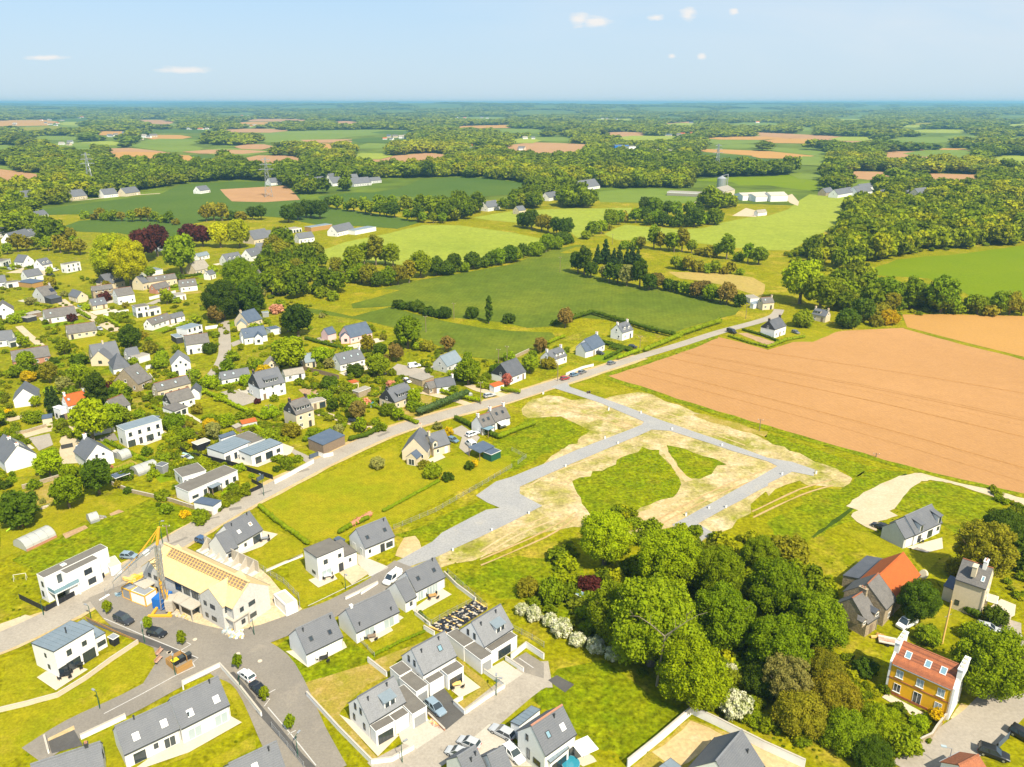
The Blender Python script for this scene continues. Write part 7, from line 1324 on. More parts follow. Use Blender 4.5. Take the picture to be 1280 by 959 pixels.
# ------------------------------------------------------------------ walls and fences
def wall(tile, pts, h, label, m='white_wall', w=.22, name='garden_wall', cat='wall', group='garden and plot walls', cope='concrete'):
    P3 = [G(*p) for p in T(tile, *pts)]; c = P3[0]; Q = [p - c for p in P3]; L, Rr = ribbon(Q, w, 0); r = thing(name, label, cat, (c.x, c.y, 0), 0, group); n = len(Q)
    def strip(a, z0, z1, e=0):
        L_, R_ = ribbon(Q, w + e, 0); b = MB()
        for i in range(n - 1): b.loft([(L_[i][0], L_[i][1], z0), (R_[i][0], R_[i][1], z0), (R_[i+1][0], R_[i+1][1], z0), (L_[i+1][0], L_[i+1][1], z0)], [(L_[i][0], L_[i][1], z1), (R_[i][0], R_[i][1], z1), (R_[i+1][0], R_[i+1][1], z1), (L_[i+1][0], L_[i+1][1], z1)], caps=True)
        return b
    strip(Q, 0, h).build('wall_body', m, r); strip(Q, h + .002, h + .06, .08).build('coping', cope, r); return r
for a in [('A',[872,882,1000,815,1132,742],1.3,'long white roadside wall below the two-block flat house'), ('A',[1160,690,1200,705,1262,692],1.2,'white wall by the timber workshop entrance'), ('B',[535,582,650,555,770,530],1.6,'white wall before the wavy-roofed modern house'), ('F',[172,545,280,518,382,490],1.6,'white lane wall left of the oak grove'), ('F',[620,782,720,768],1.5,'cream wall at the head of curved lane'), ('x',[20,590,200,445,415,258,570,330,860,478,1110,592],1.7,'tall white wall round the sandy yard of dark slate house'), ('b',[255,600,420,780,580,942,680,930,790,868],1.0,'low white wall along the street corner of pale slate house'), ('b',[560,430,655,505],1.1,'short white wall between weedy plot and courtyard house'), ('w',[490,800,485,772,715,660,840,800,970,965],1.0,'white wall round the long semi-detached pair'), ('a',[-40,690,130,650,290,606,430,520,560,425,692,338],.9,'curved cream retaining wall round the tilted zinc roof house','terrace'), ('a',[405,818,630,712],1.0,'white wall beside the tarred driveway at bottom left'), ('a',[225,815,245,890],.9,'short white wall left of the tarred driveway'),
          ('r',[615,500,725,608],.5,'low wall between courtyard and pale driveway','brick_wall'), ('r',[860,500,785,430,845,395],.9,'white wall corner of courtyard house garden'), ('r',[865,495,1000,400,1125,320],.9,'white roadside wall of the courtyard house garden'), ('r',[1125,315,965,205],.9,'white wall along the pale slate driveway'), ('r',[1130,135,1250,215],1.0,'white wall between courtyards of the dormer slate house'), ('q',[1060,772,1160,690,1279,770],1.3,'white courtyard wall by the parking bays'), ('q',[615,205,700,290,825,383],.9,'white boundary wall right of garage wing house'), ('q',[420,470,520,550],.8,'white wall at the lawn foot of the garage wing house'), ('q',[480,570,550,612],1.0,'short white wall at the foot of black stone terraces'), ('q',[110,785,225,885],1.0,'white wall between weedy plot and middle slate house','white_wall') if False else ('q',[170,270,60,340],.8,'white wall in front of the plain-roofed house'), ('V',[0,505,150,440],.5,'low white wall left of the white cube house'), ('Z',[820,600,1000,520,1190,445],.5,'low white wall across the cube house lawn'),
          ('u',[310,775,440,715,480,650,590,510],1.2,'rough stone garden wall of the yellow house','stone_wall'), ('x',[940,395,900,370],.1,'x'), ('B',[0,575,180,540,310,500],1.0,'grey stone wall along the gravel lane','stone_wall'), ('B',[150,915,280,880,395,845],1.2,'stone wall behind the dark round trees','stone_wall'), ('e',[560,505,660,545,860,590,1060,655],1.0,'stone wall along the meadow top','stone_wall'), ('X',[540,555,700,490,815,462],1.0,'white roadside wall behind the parked three cars'), ('X',[0,405,60,370,170,320],1.4,'stone wall at the lower wheat field edge','stone_wall'), ('E',[830,680,920,660,1030,640],1.4,'white lane wall below the little cream cottage'), ('A',[10,120,70,200],1.0,'white wall in the gabled house garden'), ('A',[15,115,150,85],1.4,'white wall left of the chalet house'), ('A',[355,250,455,228],1.6,'white wall at the foot of curved lane'), ('D',[470,635,600,590,720,555],1.2,'long grey garden wall behind three-storey house','stone_wall'), ('f',[95,500,290,395],1.0,'x'), ('t',[1225,545,1240,505],1.4,'pale gate pillar wall by the pool terrace','cream_wall'), ('V',[575,880,740,800,900,720],.7,'white wall in front of the garage wing van entrance')]:
    if a[3] != 'x': wall(*a[:4], *(a[4:5]))
def fence(tile, pts, h, label, m='black_panel', post='frame_dark', step=2.2, solid=True, name='fence', boards=0):
    P3 = [G(*p) for p in T(tile, *pts)]; c = P3[0]; r = thing(name, label, 'fence', (c.x, c.y, 0), 0, 'fences'); pm = MB().box(-.05, -.05, 0, .05, .05, h + .05).mesh('post', post)
    for i in range(len(P3) - 1):
        a, b = P3[i] - c, P3[i + 1] - c; L = (b - a).length; n = max(1, round(L / step)); th = math.atan2(b.y - a.y, b.x - a.x); l = L / n; d = (b - a) / n
        if solid: me = MB().box(.06, -.02, .05, l - .06, .02, h).mesh('panel', m)
        else:
            q = MB(); [q.bar((0, 0, h * z), (l, 0, h * z), .03) for z in (.15, .5, .95)]; [q.bar((l * k / 6, 0, .05), (l * k / 6, 0, h), .018) for k in range(1, 6)]; me = q.mesh('wire_panel', post)
        for k in range(n): obj('post', pm, r, a + d * k, th); obj('panel' if solid else 'wire_panel', me, r, a + d * k, th)
    obj('post', pm, r, P3[-1] - c, 0); return r
for a in [('v',[160,570,370,672,600,545,838,398],1.3,'dark solid fence round the glass-balcony house'), ('A',[245,660,300,700,395,712,620,770,860,852],1.5,'dark panel fence between the two flat-roofed houses'), ('A',[720,870,790,905,680,955],1.2,'dark fence at the corner of the long flat-roofed house'), ('A',[160,462,260,515,365,572],1.6,'brown wooden fence left of the lawn','brown_timber','brown_timber'), ('D',[418,440,540,470,660,502],1.7,'dark brown fence behind the grey barn lawn','brown_timber','brown_timber'), ('a',[430,212,560,275,692,332],.5,'rusty edging boards on the wall of zinc roof house','timber','timber'), ('a',[692,332,480,470,285,602],.5,'long timber edging along the curved retaining wall','timber','timber')]: fence(*a[:4], *(a[4:6]))
for a in [('f',[690,728,900,640,1100,525,1279,420],1.3,'long wire fence along the gravel road plots'), ('g',[0,335,70,370,30,400],1.2,'wire fence corner by the gravel road'), ('q',[430,470,530,540,640,475,820,385],1.2,'black wire fence round the garage wing lawn'), ('q',[640,200,740,290,900,435],1.3,'wire fence beside the rough meadow'), ('q',[1065,570,1200,640,1279,690],1.3,'wire fence below the hawthorn hedge'), ('q',[60,655,150,752],1.0,'green wire fence between corner plot and lawn'), ('Z',[630,500,800,600,1000,720,1150,870,1160,959],1.5,'wire fence beside the building site'), ('b',[80,760,240,959],1.2,'wire fence along the footpath at bottom'), ('u',[1000,800,1100,720],1.2,'x')]:
    if a[3] != 'x': fence(*a, solid=False, post='grey_metal', step=2.6)
fence('Y', [0,850,330,560,620,420] if False else [20,845,180,700,330,560], 1.9, 'temporary grey site fence along the road by crane', solid=False, post='metal', step=3.2)
# gates
for tl, pts, lab, m in [('A',[755,870,798,845],'grey-blue sliding gate of the long flat house','slate_blue'), ('A',[1105,715,1160,695],'blue-grey gate by the timber workshop','slate_blue'), ('B',[412,650,486,635],'dark iron gate of the gravel yard','frame_dark'), ('u',[1005,815,1105,715],'blue-grey garden screen at the bottom right','slate_blue')]:
    A, B = [G(*p) for p in T(tl, *pts)]; c = A; r = thing('gate', lab, 'gate', (c.x, c.y, 0)); L = (B - A).length; th = math.atan2((B - A).y, (B - A).x); MB().box(0,-.03,.1,L,.03,1.4).build('gate_leaf', m, r, rot=th); MB().box(-.1,-.1,0,0,.1,1.5).box(L,-.1,0,L+.1,.1,1.5).build('gate_post','frame_dark', r, rot=th)
# black stone terraces with sleepers
P4 = [G(*p) for p in T('q', 515, 560, 820, 388, 900, 440, 640, 610)]; c = P4[0]; tr = thing('stone_terrace', 'black stone planting terraces divided by pale timber sleepers', 'terrace', (c.x, c.y, 0)); Q = [p - c for p in P4]
b = MB().loft([(p.x, p.y, 0) for p in Q][::-1], [(p.x, p.y, .35) for p in Q][::-1]).build('stone_bed', 'asphalt_dark', tr)
for i in range(8):
    t = i / 7; a, e = Q[0].lerp(Q[1], t), Q[3].lerp(Q[2], t); MB().bar((a.x, a.y, .42), (e.x, e.y, .42), .3, .22).build('sleeper', 'pale_timber', tr)
b = MB()
for i in range(700):
    u_, v_ = rng.random(), rng.random(); p = Q[0].lerp(Q[1], u_).lerp(Q[3].lerp(Q[2], u_), v_); s_ = rng.uniform(.10, .26); b.box(p.x - s_, p.y - s_ * .7, .34, p.x + s_, p.y + s_ * .7, .36 + s_ * .8, 0 if rng.random() < .75 else 1)
b.build('rocks', ['black_panel', 'concrete'], tr)['kind'] = 'stuff'
# ------------------------------------------------------------------ poles, lamps, pylons
def vertical(base, top):                     # ground point and height of an upright from its foot and tip in the photo
    g = G(*base); lo, hi = 0.0, 60.0
    for _ in range(40):
        m_ = (lo + hi) / 2
        if PX(g.x, g.y, m_)[1] > top[1]: lo = m_
        else: hi = m_
    return g, lo
def pole(tile, pts, label, kind='utility'):
    q = T(tile, *pts); g, h = vertical(*q); h = min(h, 13)
    if kind == 'utility':
        r = thing('utility_pole', label, 'utility pole', g, rng.uniform(-.5, .5), 'wooden utility poles'); MB().tube((0,0,0),(0,0,h),.15,.10,7).build('pole','brown_timber',r); MB().bar((-.9,0,h-.35),(.9,0,h-.35),.1).build('crossarm','brown_timber',r)
        for x in (-.75, 0, .75): obj('insulator', shared('ins', lambda: MB().tube((0,0,0),(0,0,.25),.06,.04,5).mesh('insulator','lamp_white')), r, (x, 0, h - .3))
    elif kind == 'bare':
        r = thing('utility_pole', label, 'utility pole', g); MB().tube((0,0,0),(0,0,h),.2,.14,8).build('pole','pale_timber',r); MB().bar((-.6,0,h*.62),(.6,0,h*.7),.06).build('bracket','grey_metal',r)
    else:
        r = thing('street_lamp', label, 'street lamp', g, rng.uniform(0, 6), 'street lamps of the estate'); MB().tube((0,0,0),(0,0,h),.09,.05,7).build('post','green_metal',r); MB().bar((0,0,h),(.7,0,h+.12),.06).build('arm','green_metal',r); MB().box(.45,-.16,h+.06,1.15,.16,h+.2).build('lamp_head','grey_metal',r)
    return r
for a in [('a',[456,218,450,150],'street lamp near the first young street tree'), ('a',[724,335,714,248],'street lamp between the two dark parked cars'), ('a',[500,665,487,580],'street lamp on the oval lawn edge'), ('a',[878,498,868,410],'street lamp beside the timber bin shelter'), ('V',[578,778,566,618],'street lamp in front of the white cube house'), ('r',[442,818,437,690],'street lamp at the corner of pale slate house'), ('r',[1068,372,1072,255],'street lamp by the courtyard garden wall'), ('b',[210,905,207,800],'street lamp on the lower street footpath'), ('w',[840,800,835,720],'street lamp beside the white hatchback'), ('w',[925,462,915,362],'lamp at the front corner of the building site'), ('v',[350,700,335,580],'street lamp at dark fence corner'), ('f',[40,560,36,458],'street lamp by the dark fence on main road'), ('q',[962,950,965,890],'street lamp by the white driveway wall'), ('Y',[590,320,585,95],'roadside lamp behind the crane')]: pole(*a, kind='lamp')
q = T('u', 575, 990, 605, 800); g, h = vertical(*q); r = thing('street_lamp', 'tall grey street lamp with pale green head at bottom right', 'street lamp', g, R(165)); MB().tube((0,0,0),(0,0,h),.09,.06,7).build('post','grey_metal',r); MB().bar((0,0,h),(1.0,0,h+.15),.07).build('arm','grey_metal',r); MB().box(.8,-.2,h+.08,1.6,.2,h+.26).build('lamp_head','glass_pale',r)
for a in [('X',[456,612,461,360],'tall wooden pole beside the parked-cars house'), ('k',[240,162,240,85],'wooden pole on the upper edge of central wheat'), ('j',[850,462,848,380],'wooden pole in the lower wheat field'), ('j',[990,395,990,315],'wooden pole between the two wheat fields'), ('C',[645,350,645,200],'wooden pole beside the roadside gravel'), ('A',[840,452,836,350],'wooden pole left of the three-storey house'), ('k',[1168,395,1170,320],'wooden pole at roadside under the central wheat end'), ('k',[638,562,636,480],'wooden pole by the gate pillars'), ('j',[1213,620,1213,545],'wooden pole at wheat edge by stone house, left one'), ('j',[1255,618,1255,530],'wooden pole at wheat edge by stone house, right one'), ('Y',[648,300,632,130],'slim wooden pole behind the timber roof'), ('A',[312,215,310,110],'wooden pole by the chalet house'), ('o',[502,825,502,770],'wooden pole on the pale field right edge'), ('h',[540,365,540,345],'little post at the brown field edge'), ('g',[1237,235,1237,175],'post at the brown field corner')]: pole(*a)
pole('t', [787, 662, 780, 380], 'tall pale bare pole standing behind the yellow house', 'bare')
def pylon(tile, pts, label):
    q = T(tile, *pts); g = G(*q[0]); h = 42; r = thing('pylon', label, 'pylon', g, .3, 'lattice pylons'); legs = MB(); br = MB(); n = 7
    def cr(t): w = 3.6 * (1 - t) ** 1.3 + .5; return [Vector((sx * w, sy * w, h * t)) for sx, sy in ((-1,-1),(1,-1),(1,1),(-1,1))]
    for i in range(n):
        a, b = cr(i / n), cr((i + 1) / n)
        for k in range(4): legs.bar(a[k], b[k], .35); br.bar(a[k], b[(k + 1) % 4], .18); br.bar(a[(k + 1) % 4], b[k], .18)
    legs.build('legs', 'metal', r); br.build('bracing', 'metal', r)
    for z, w in ((.70, 8), (.82, 6.5), (.94, 5)): MB().bar((-w, 0, h * z), (w, 0, h * z), .5).bar((-w, 0, h * z), (0, 0, h * z + 2), .2).bar((w, 0, h * z), (0, 0, h * z + 2), .2).build('crossarm', 'metal', r)
pylon('m', [458, 545, 452, 448], 'grey lattice pylon by the far lane row of houses'); pylon('n', [65, 585, 62, 490], 'grey lattice pylon in the far brown field'); pylon('o', [1022, 470, 1022, 400], 'thin grey pylon behind the far green field')
# ------------------------------------------------------------------ the building site
h = House('terraced houses under construction, bare blockwork under yellow boarded roof', 'unfinished_building', 'building site')
v = h.gable('_', [186,709, 291,760, 209,682], 5.6, 36, 'blockwork', 'osb', over=.3)
lw = h.gable('_', [177,708.5, 200,718.5], 5.6, 38, 'blockwork', 'osb', away=7.2, first='left_gable_', over=.25); rwg = h.gable('_', [249.5,743.5, 277.5,758.5], 5.6, 38, 'blockwork', 'osb', away=7.5, first='right_gable_', over=.25)
yy = lambda t: t * v.D / 2; zz = lambda t: v.h + t * v.D / 2 * v.tp
h.part('attic_shade_panel', MB().add([(2.5, yy(.62), zz(.62) + .2), (v.L - .3, yy(.62), zz(.62) + .2), (v.L - .3, yy(.97), zz(.97) + .2), (2.5, yy(.97), zz(.97) + .2)], [(0, 1, 2, 3)]).mesh('attic_shade_panel', 'brown_timber'), v, 0, 0, 0)  # brown panel on the closed roof, its colour standing for shade between rafters
n = int(v.L / .9)
for i in range(3, n):
    x = i * .9; h.part('rafter', shared('raf', lambda: MB().bar((0, yy(.58), zz(.58) + .27), (0, yy(1.0), zz(1.0) + .27), .09, .14).mesh('rafter', 'pale_timber')), v, x, 0, 0)
for k in range(3): h.part('batten', MB().bar((2.4, yy(.66 + k * .12), zz(.66 + k * .12) + .24), (v.L - .2, yy(.66 + k * .12), zz(.66 + k * .12) + .24), .10, .05).mesh('batten', 'pale_timber'), v, 0, 0, 0)
h.part('ridge_beam', MB().bar((-.2, v.D / 2, v.h + v.hr + .32), (v.L + .2, v.D / 2, v.h + v.hr + .32), .5, .2).mesh('ridge_beam', 'osb'), v, 0, 0, 0)
for w_, us in ((rwg, (.22, .55)), (lw, (.4, .75))):
    for u in us:
        for z in (1.0, 3.8): h.win(w_, 'f', w_.L * u, z, .9 if u < .5 else 1.5, 1.0, 'frame_dark')
for u in (.2, .6): h.win(rwg, 'r', rwg.D * u, 3.8, 2.0, 1.2); 
for z in (.8, 3.6): h.win(v, 'r', v.D * .22, z, .9, 1.0); h.win(v, 'r', v.D * .5, z, 1.6, 1.0)
for u in (.36, .46, .56, .66): h.win(v, 'f', v.L * u, 3.3, 2.0, 1.6); h.win(v, 'f', v.L * u, .2, 1.4, 2.1)
for w_, x, y, f in ((v, v.L * .42, -1.3, 0), (v, v.L * .56, -1.3, 0), (lw, lw.L * .3, -1.2, 0), (rwg, rwg.L + 1.2, 2.2, 1)): h.part('balcony_slab', MB().box(-1.9,-1.3,2.7,1.9,1.3,2.95).box(-1.85,-1.25,0,-1.65,-1.05,2.7).box(1.65,-1.25,0,1.85,-1.05,2.7).mesh('balcony_slab','concrete'), w_, x, y, 0, 0 if not f else math.pi/2)
# crane: mast folded jib
g, hm = vertical((206, 763), (0, 682)); _, ha = vertical((206, 763), (0, 659)); cr = thing('crane', 'self-erecting tower crane with grey mast and yellow folded jib', 'crane', g)
def at_px(px, py, y=None):                  # a point of the crane's vertical plane
    y = y if y is not None else g.y; lo, hi = -5.0, 60.0
    for _ in range(40):
        m_ = (lo + hi) / 2; lo, hi = (m_, hi) if PX(0, y, m_)[1] > py else (lo, m_)
    d = y * math.cos(P) - (lo - CH) * math.sin(P); return Vector(((px - 640) * d / F, y, lo)) - g
top = at_px(196.5, 681); apex = at_px(198.5, 659)
m_ = MB()
for sx, sy in ((-.45,-.45),(.45,-.45),(.45,.45),(-.45,.45)): m_.bar((sx,sy,.5),(top.x+sx*.8,sy*.8,top.z),.2)
for i in range(14):
    z0, z1 = .5 + (top.z - .5) * i / 14, .5 + (top.z - .5) * (i + 1) / 14; xo = lambda z: top.x * z / top.z
    for k in range(4):
        c4 = ((-.45,-.45),(.45,-.45),(.45,.45),(-.45,.45)); a, b = c4[k], c4[(k + 1) % 4]; m_.bar((xo(z0)+a[0],a[1],z0),(xo(z1)+b[0],b[1],z1),.08)
m_.build('mast','metal',cr); 
MB().bar(top,apex,.45).bar(top+Vector((-1.0,0,.5)),apex,.15).build('mast_head','crane_orange',cr)
j = MB(); jp = [top, at_px(176,696), at_px(156,713), at_px(143,725)]
for a, b in zip(jp, jp[1:]):
    for k in range(6):
        p0, p1 = a.lerp(b, k / 6), a.lerp(b, (k + 1) / 6)
        for off in (Vector((0,-.5,0)), Vector((0,.5,0)), Vector((0,0,.8))): j.bar(p0 + off, p1 + off, .16)
        j.bar(p0 + Vector((0,-.5,0)), p1 + Vector((0,0,.8)), .09); j.bar(p0 + Vector((0,.5,0)), p1 + Vector((0,-.5,0)), .09)
j.build('jib','metal',cr); MB().bar(apex,at_px(170,697),.16).bar(at_px(170,697),at_px(150,719),.14).bar(apex,at_px(176,691),.1).build('tie_rod','crane_orange',cr); MB().bar(at_px(186,688),at_px(181,692),.9,.9).build('sign_panel','frame_white',cr)
MB().box(-2.4,-2.4,.0,2.4,-1.9,.45).box(-2.4,1.9,0,2.4,2.4,.45).box(-1.9,-2,.2,-1.4,2,.6).box(1.4,-2,.2,1.9,2,.6).build('base','crane_orange',cr); MB().bar((.9,-.5,.6),(-.2,0,8),.25).bar((1.4,.5,.6),(.2,0,7),.25).bar((.8,-.9,1),(1.6,-.6,5.2),.2).build('strut','crane_orange',cr)
for i in range(5): MB().box(.8,-1.3,.6+i*.5,2.4,1.3,1.05+i*.5).build('ballast_block','concrete',cr)
def box_thing(name, label, cat, tile, pts, h, m, trim=None, ribs=0, top=None, group=None):
    q = [G(*p) for p in T(tile, *pts)]; A, B, C3 = q; d = B - A; L = d.length; d.normalize(); n = Vector((-d.y, d.x, 0)); D = max(1.2, (C3 - A).dot(n)); th = math.atan2(d.y, d.x); r = thing(name, label, cat, A, th, group)
    MB().box(0,0,.1,L,D,h).build('body',m,r)
    if ribs:
        me = MB().box(-.06,-.04,.15,.06,-.002,h-.1).mesh('rib',m); nn = int(L/.5)
        for i in range(nn): obj('rib', me, r, ((i+.5)*L/nn,0,0))
    if trim:
        b = MB(); t=.12
        for x in (0,L):
            for y in (0,D): b.bar((x,y,0),(x,y,h),t*1.6)
        for z in (.1,h): b.bar((0,0,z),(L,0,z),t*1.6).bar((0,D,z),(L,D,z),t*1.6).bar((0,0,z),(0,D,z),t*1.6).bar((L,0,z),(L,D,z),t*1.6)
        b.build('frame',trim,r)
    if top: MB().box(.3,.3,h+.01,L-.3,D-.3,h+.06).build('roof_panel',top,r)
    SPOTS.append((A.x+d.x*L/2+n.x*D/2,A.y+d.y*L/2+n.y*D/2,max(L,D)/2,None)); return r
box_thing('site_cabin','left orange-framed site cabin beside the crane','site cabin','Y',[195,855,275,890,255,800],2.5,'grey_metal','crane_orange',4,'grey_metal','site cabins'); box_thing('site_cabin','larger orange-framed site cabin next to the blue container','site cabin','Y',[280,895,425,950,360,810],2.6,'frame_white','crane_orange',8,'grey_metal','site cabins'); box_thing('blue_container','bright blue container at the foot of the crane','container','Y',[490,968,600,985,560,870],2.4,'blue_sheet',None,6,'blue_sheet'); box_thing('white_container','white shipping container on sand beside the site fence','container','w',[1125,348,1192,318,1062,275],2.6,'frame_white','frame_white',8,'concrete')
def heap(name, label, tile, pts, n, s, mats, cat='heap'):
    P3 = [G(*p) for p in T(tile, *pts)]; c = sum(P3, Vector()) / len(P3); r = thing(name, label, cat, (c.x, c.y, 0)); b = MB()
    for i in range(n):
        w_ = [rng.random() ** 1.2 for _ in P3]; t = sum(w_); p = sum((P3[k] * w_[k] / t for k in range(len(P3))), Vector()) - c; a = rng.uniform(0, 3.1); l, w2, hh = s * rng.uniform(.5, 2.0), s * rng.uniform(.15, .6), s * rng.uniform(.1, .4); u = Vector((math.cos(a), math.sin(a), 0)); b.bar((p.x - u.x * l / 2, p.y - u.y * l / 2, hh), (p.x + u.x * l / 2, p.y + u.y * l / 2, hh), w2, hh, rng.randrange(len(mats)))
    b.build('pieces', mats, r)['kind'] = 'stuff'
heap('rubble_heap','heap of white sacks and boards at the building site corner','w',[700,420,860,440,880,480,780,500],110,.75,['frame_white','concrete','pale_timber','glass_pale']); heap('material_heap','scattered blocks and pallets in front of boarded house','w',[400,300,470,340,560,380,430,350],70,.6,['pale_timber','terrace','concrete'],'building material'); heap('timber_pile','pile of yellow timber beams behind site cabins','Y',[230,700,390,640,300,720],24,1.6,['crane_orange','pale_timber'],'timber'); heap('material_heap','pallets and pipes by the right gable of boarded house','w',[840,370,900,300,960,350],60,.6,['frame_white','pale_timber','green_metal','rust'],'building material'); heap('blue_sheeting','crumpled pale blue sheeting beside site cabins','Y',[110,830,190,820,150,850],20,.7,['glass_pale','sky_glass'],'sheeting'); heap('rubble_heap','stone and board heap by the pale driveway','r',[615,545,700,600,650,530],40,.5,['brick_wall','concrete','pale_timber']); heap('firewood_stack','stack of boards by the porch of pale slate house','r',[405,560,480,590,450,555],40,.4,['pale_timber','frame_white','rust'],'boards'); heap('board_pile','planks lying by the farmhouse wing','t',[305,640,420,600,350,620],7,.9,['pale_timber','timber'],'boards'); heap('scrap_heap','junk heap behind the polytunnel','e',[470,690,540,665,500,660],50,.5,['grey_metal','concrete','brown_timber']); heap('stone_heap','stone heap under the middle round tree','e',[190,630,250,600,225,625],50,.5,['terrace','concrete','stone_wall'])
# concrete wall elements
for i in range(7):
    t = i / 6; a, b = T('Z', 120, 395, 585, 625); q0 = G(a[0] + (b[0] - a[0]) * t, a[1] + (b[1] - a[1]) * t); a2 = G(*T('Z', 585, 625)[0]) - G(*T('Z', 120, 395)[0]); th = math.atan2(a2.y, a2.x)
    r = thing('concrete_element', ['first','second','third','fourth','fifth','sixth','seventh'][i] + ' pale concrete wall element in the row by the site, from left', 'concrete element', q0, th, 'row of concrete wall elements')
    l = a2.length / 6.3; MB().box(0,0,0,l*.95,2.6,.2).build('base_slab','blockwork',r); MB().loft([(0,2.35,.2),(l*.95,2.35,.2),(l*.95,2.6,.2),(0,2.6,.2)],[(0,2.45,2.9),(l*.95,2.45,2.9),(l*.95,2.6,2.9),(0,2.6,2.9)]).build('upright','concrete',r); MB().loft([(l*.4,.1,.2),(l*.4,2.35,.2),(l*.4,2.45,2.7)],[(l*.5,.1,.2),(l*.5,2.35,.2),(l*.5,2.45,2.7)]).build('fin','concrete',r)
# bin shelter with upright boards
q = [G(*p) for p in T('w', 455, 705, 545, 655, 425, 625)]; A, B, C3 = q; d = (B - A); L = d.length; d.normalize(); n_ = Vector((-d.y, d.x, 0)); D = (C3 - A).dot(n_); r = thing('bin_shelter', 'timber-boarded bin shelter on the tarred square', 'bin shelter', A, math.atan2(d.y, d.x)); bm_ = MB().box(-.09,-.03,0,.09,.03,1.5).mesh('board','timber'); k = int(L / .2)
for i in range(k + 1): obj('board', bm_, r, (i * L / k, 0, 0)); obj('board', bm_, r, (i * L / k, D, 0))
k2 = int(D / .2)
for i in range(1, k2): obj('board', bm_, r, (0, i * D / k2, 0), R(90)); (obj('board', bm_, r, (L, i * D / k2, 0), R(90)) if i > k2 * .4 else None)
for x, y, c_, l_ in ((1.0, D*.65, (.75,.6,.02), 'yellow-lidded wheelie bin inside the bin shelter'), (2.2, D*.65, (.05,.06,.06), 'dark wheelie bin inside the bin shelter'), (3.3, D*.6, (.05,.06,.06), 'dark wheelie bin at the right end of the bin shelter')):
    w_ = A + d * x + n_ * y; o = thing('wheelie_bin', l_, 'bin', (w_.x, w_.y, .12), math.atan2(d.y, d.x)); MB().loft([(-.5,-.35,.1),(.5,-.35,.1),(.5,.35,.1),(-.5,.35,.1)],[(-.62,-.45,1.1),(.62,-.45,1.1),(.62,.45,1.1),(-.62,.45,1.1)]).build('tub','black_panel',o); MB().box(-.66,-.5,1.1,.66,.5,1.2).build('lid','plastic',o).color = (*c_, 1)
for (x, y, l_) in ((339, 628, 'red-brown bench at the lawn corner, front one'), (345, 580, 'red-brown bench at the lawn corner, rear one')):
    g = G(*T('w', x, y)[0]); o = thing('bench', l_, 'bench', (g.x, g.y, .12), R(80), 'benches by the tarred square'); MB().box(-.9,-.25,.42,.9,.25,.5).build('seat','rust',o); MB().box(-.9,.22,.5,.9,.3,.95).build('backrest','rust',o)
    for sx in (-.75, .75): obj('leg', shared('bl', lambda: MB().box(-.05,-.2,0,.05,.2,.42).mesh('leg','frame_dark')), o, (sx, 0, 0))
# ------------------------------------------------------------------ polytunnels, sheds, garden things
def tunnel(tile, pts, label, h=2.2, brick=False, name='polytunnel'):
    A, B, C3 = [G(*p) for p in T(tile, *pts)]; d = B - A; L = d.length; d.normalize(); n = Vector((-d.y, d.x, 0)); D = max(2.2, (C3 - A).dot(n)); r = thing(name, label, 'greenhouse', A, math.atan2(d.y, d.x), 'polytunnels in the gardens'); seg = 8
    arc = [(D / 2 - D / 2 * math.cos(math.pi * i / seg), h * math.sin(math.pi * i / seg) ** .8) for i in range(seg + 1)]
    b = MB(); k = max(2, int(L / 1.6)); v = [(L * j / k, y, z) for j in range(k + 1) for y, z in arc]; b.add(v, [(j * (seg + 1) + i, j * (seg + 1) + i + 1, (j + 1) * (seg + 1) + i + 1, (j + 1) * (seg + 1) + i) for j in range(k) for i in range(seg)]); b.add([(0, y, z) for y, z in arc], [tuple(range(seg + 1))]); b.add([(L, y, z) for y, z in arc], [tuple(range(seg + 1))[::-1]]); b.build('cover', 'polytunnel', r)
    hm = MB(); [hm.bar((0, arc[i][0], arc[i][1] + .03), (0, arc[i + 1][0], arc[i + 1][1] + .03), .07) for i in range(seg)]; hm = hm.mesh('hoop', 'metal')
    for j in range(k + 1): obj('hoop', hm, r, (L * j / k, 0, 0))
    MB().box(0, -.12, 0, L, .0, .6).build('plinth', 'brick_wall' if brick else 'grey_metal', r); SPOTS.append((A.x + d.x * L / 2 + n.x * D / 2, A.y + d.y * L / 2 + n.y * D / 2, L / 2, None))
tunnel('v', [215,190, 455,75, 140,130], 'long polytunnel with brick-red plinth in the left meadow', 2.4, True); tunnel('B', [925,830, 1062,780, 905,785], 'long grey polytunnel beside the flat-roofed house', 2.2); tunnel('B', [815,725, 880,700, 798,690], 'short arched polytunnel on the lawn by the garage gable', 2.3); tunnel('e', [430,692, 470,672, 422,668] if False else [455,700, 500,685, 425,680], 'small polytunnel in the middle of the left meadow', 2.0); tunnel('U', [795,300, 855,240, 715,250], 'small polytunnel by the allotment sheds', 2.0); tunnel('C', [540,300, 590,290, 535,290], 'tiny white cold frame beside roadside hedge', .8, name='cold_frame')
flathouse('grey wooden playhouse shed beside the long polytunnel', 'B', [1080,765, 1120,745, 1055,745], 2.3, None, 'grey_metal', 'slate', name='shed', cat='shed', auto=False); flathouse('open shed with blue sheet roof by the garage gable garden', 'B', [770,845, 865,812, 755,835], 2.0, None, 'brown_timber', 'slate_blue', name='shed', cat='shed', auto=False, D=3, posts=True); flathouse('small grey kiosk shed at the end of short polytunnel', 'B', [775,672, 803,660, 765,655], 2.0, None, 'grey_metal', 'concrete', name='shed', cat='shed', auto=False)
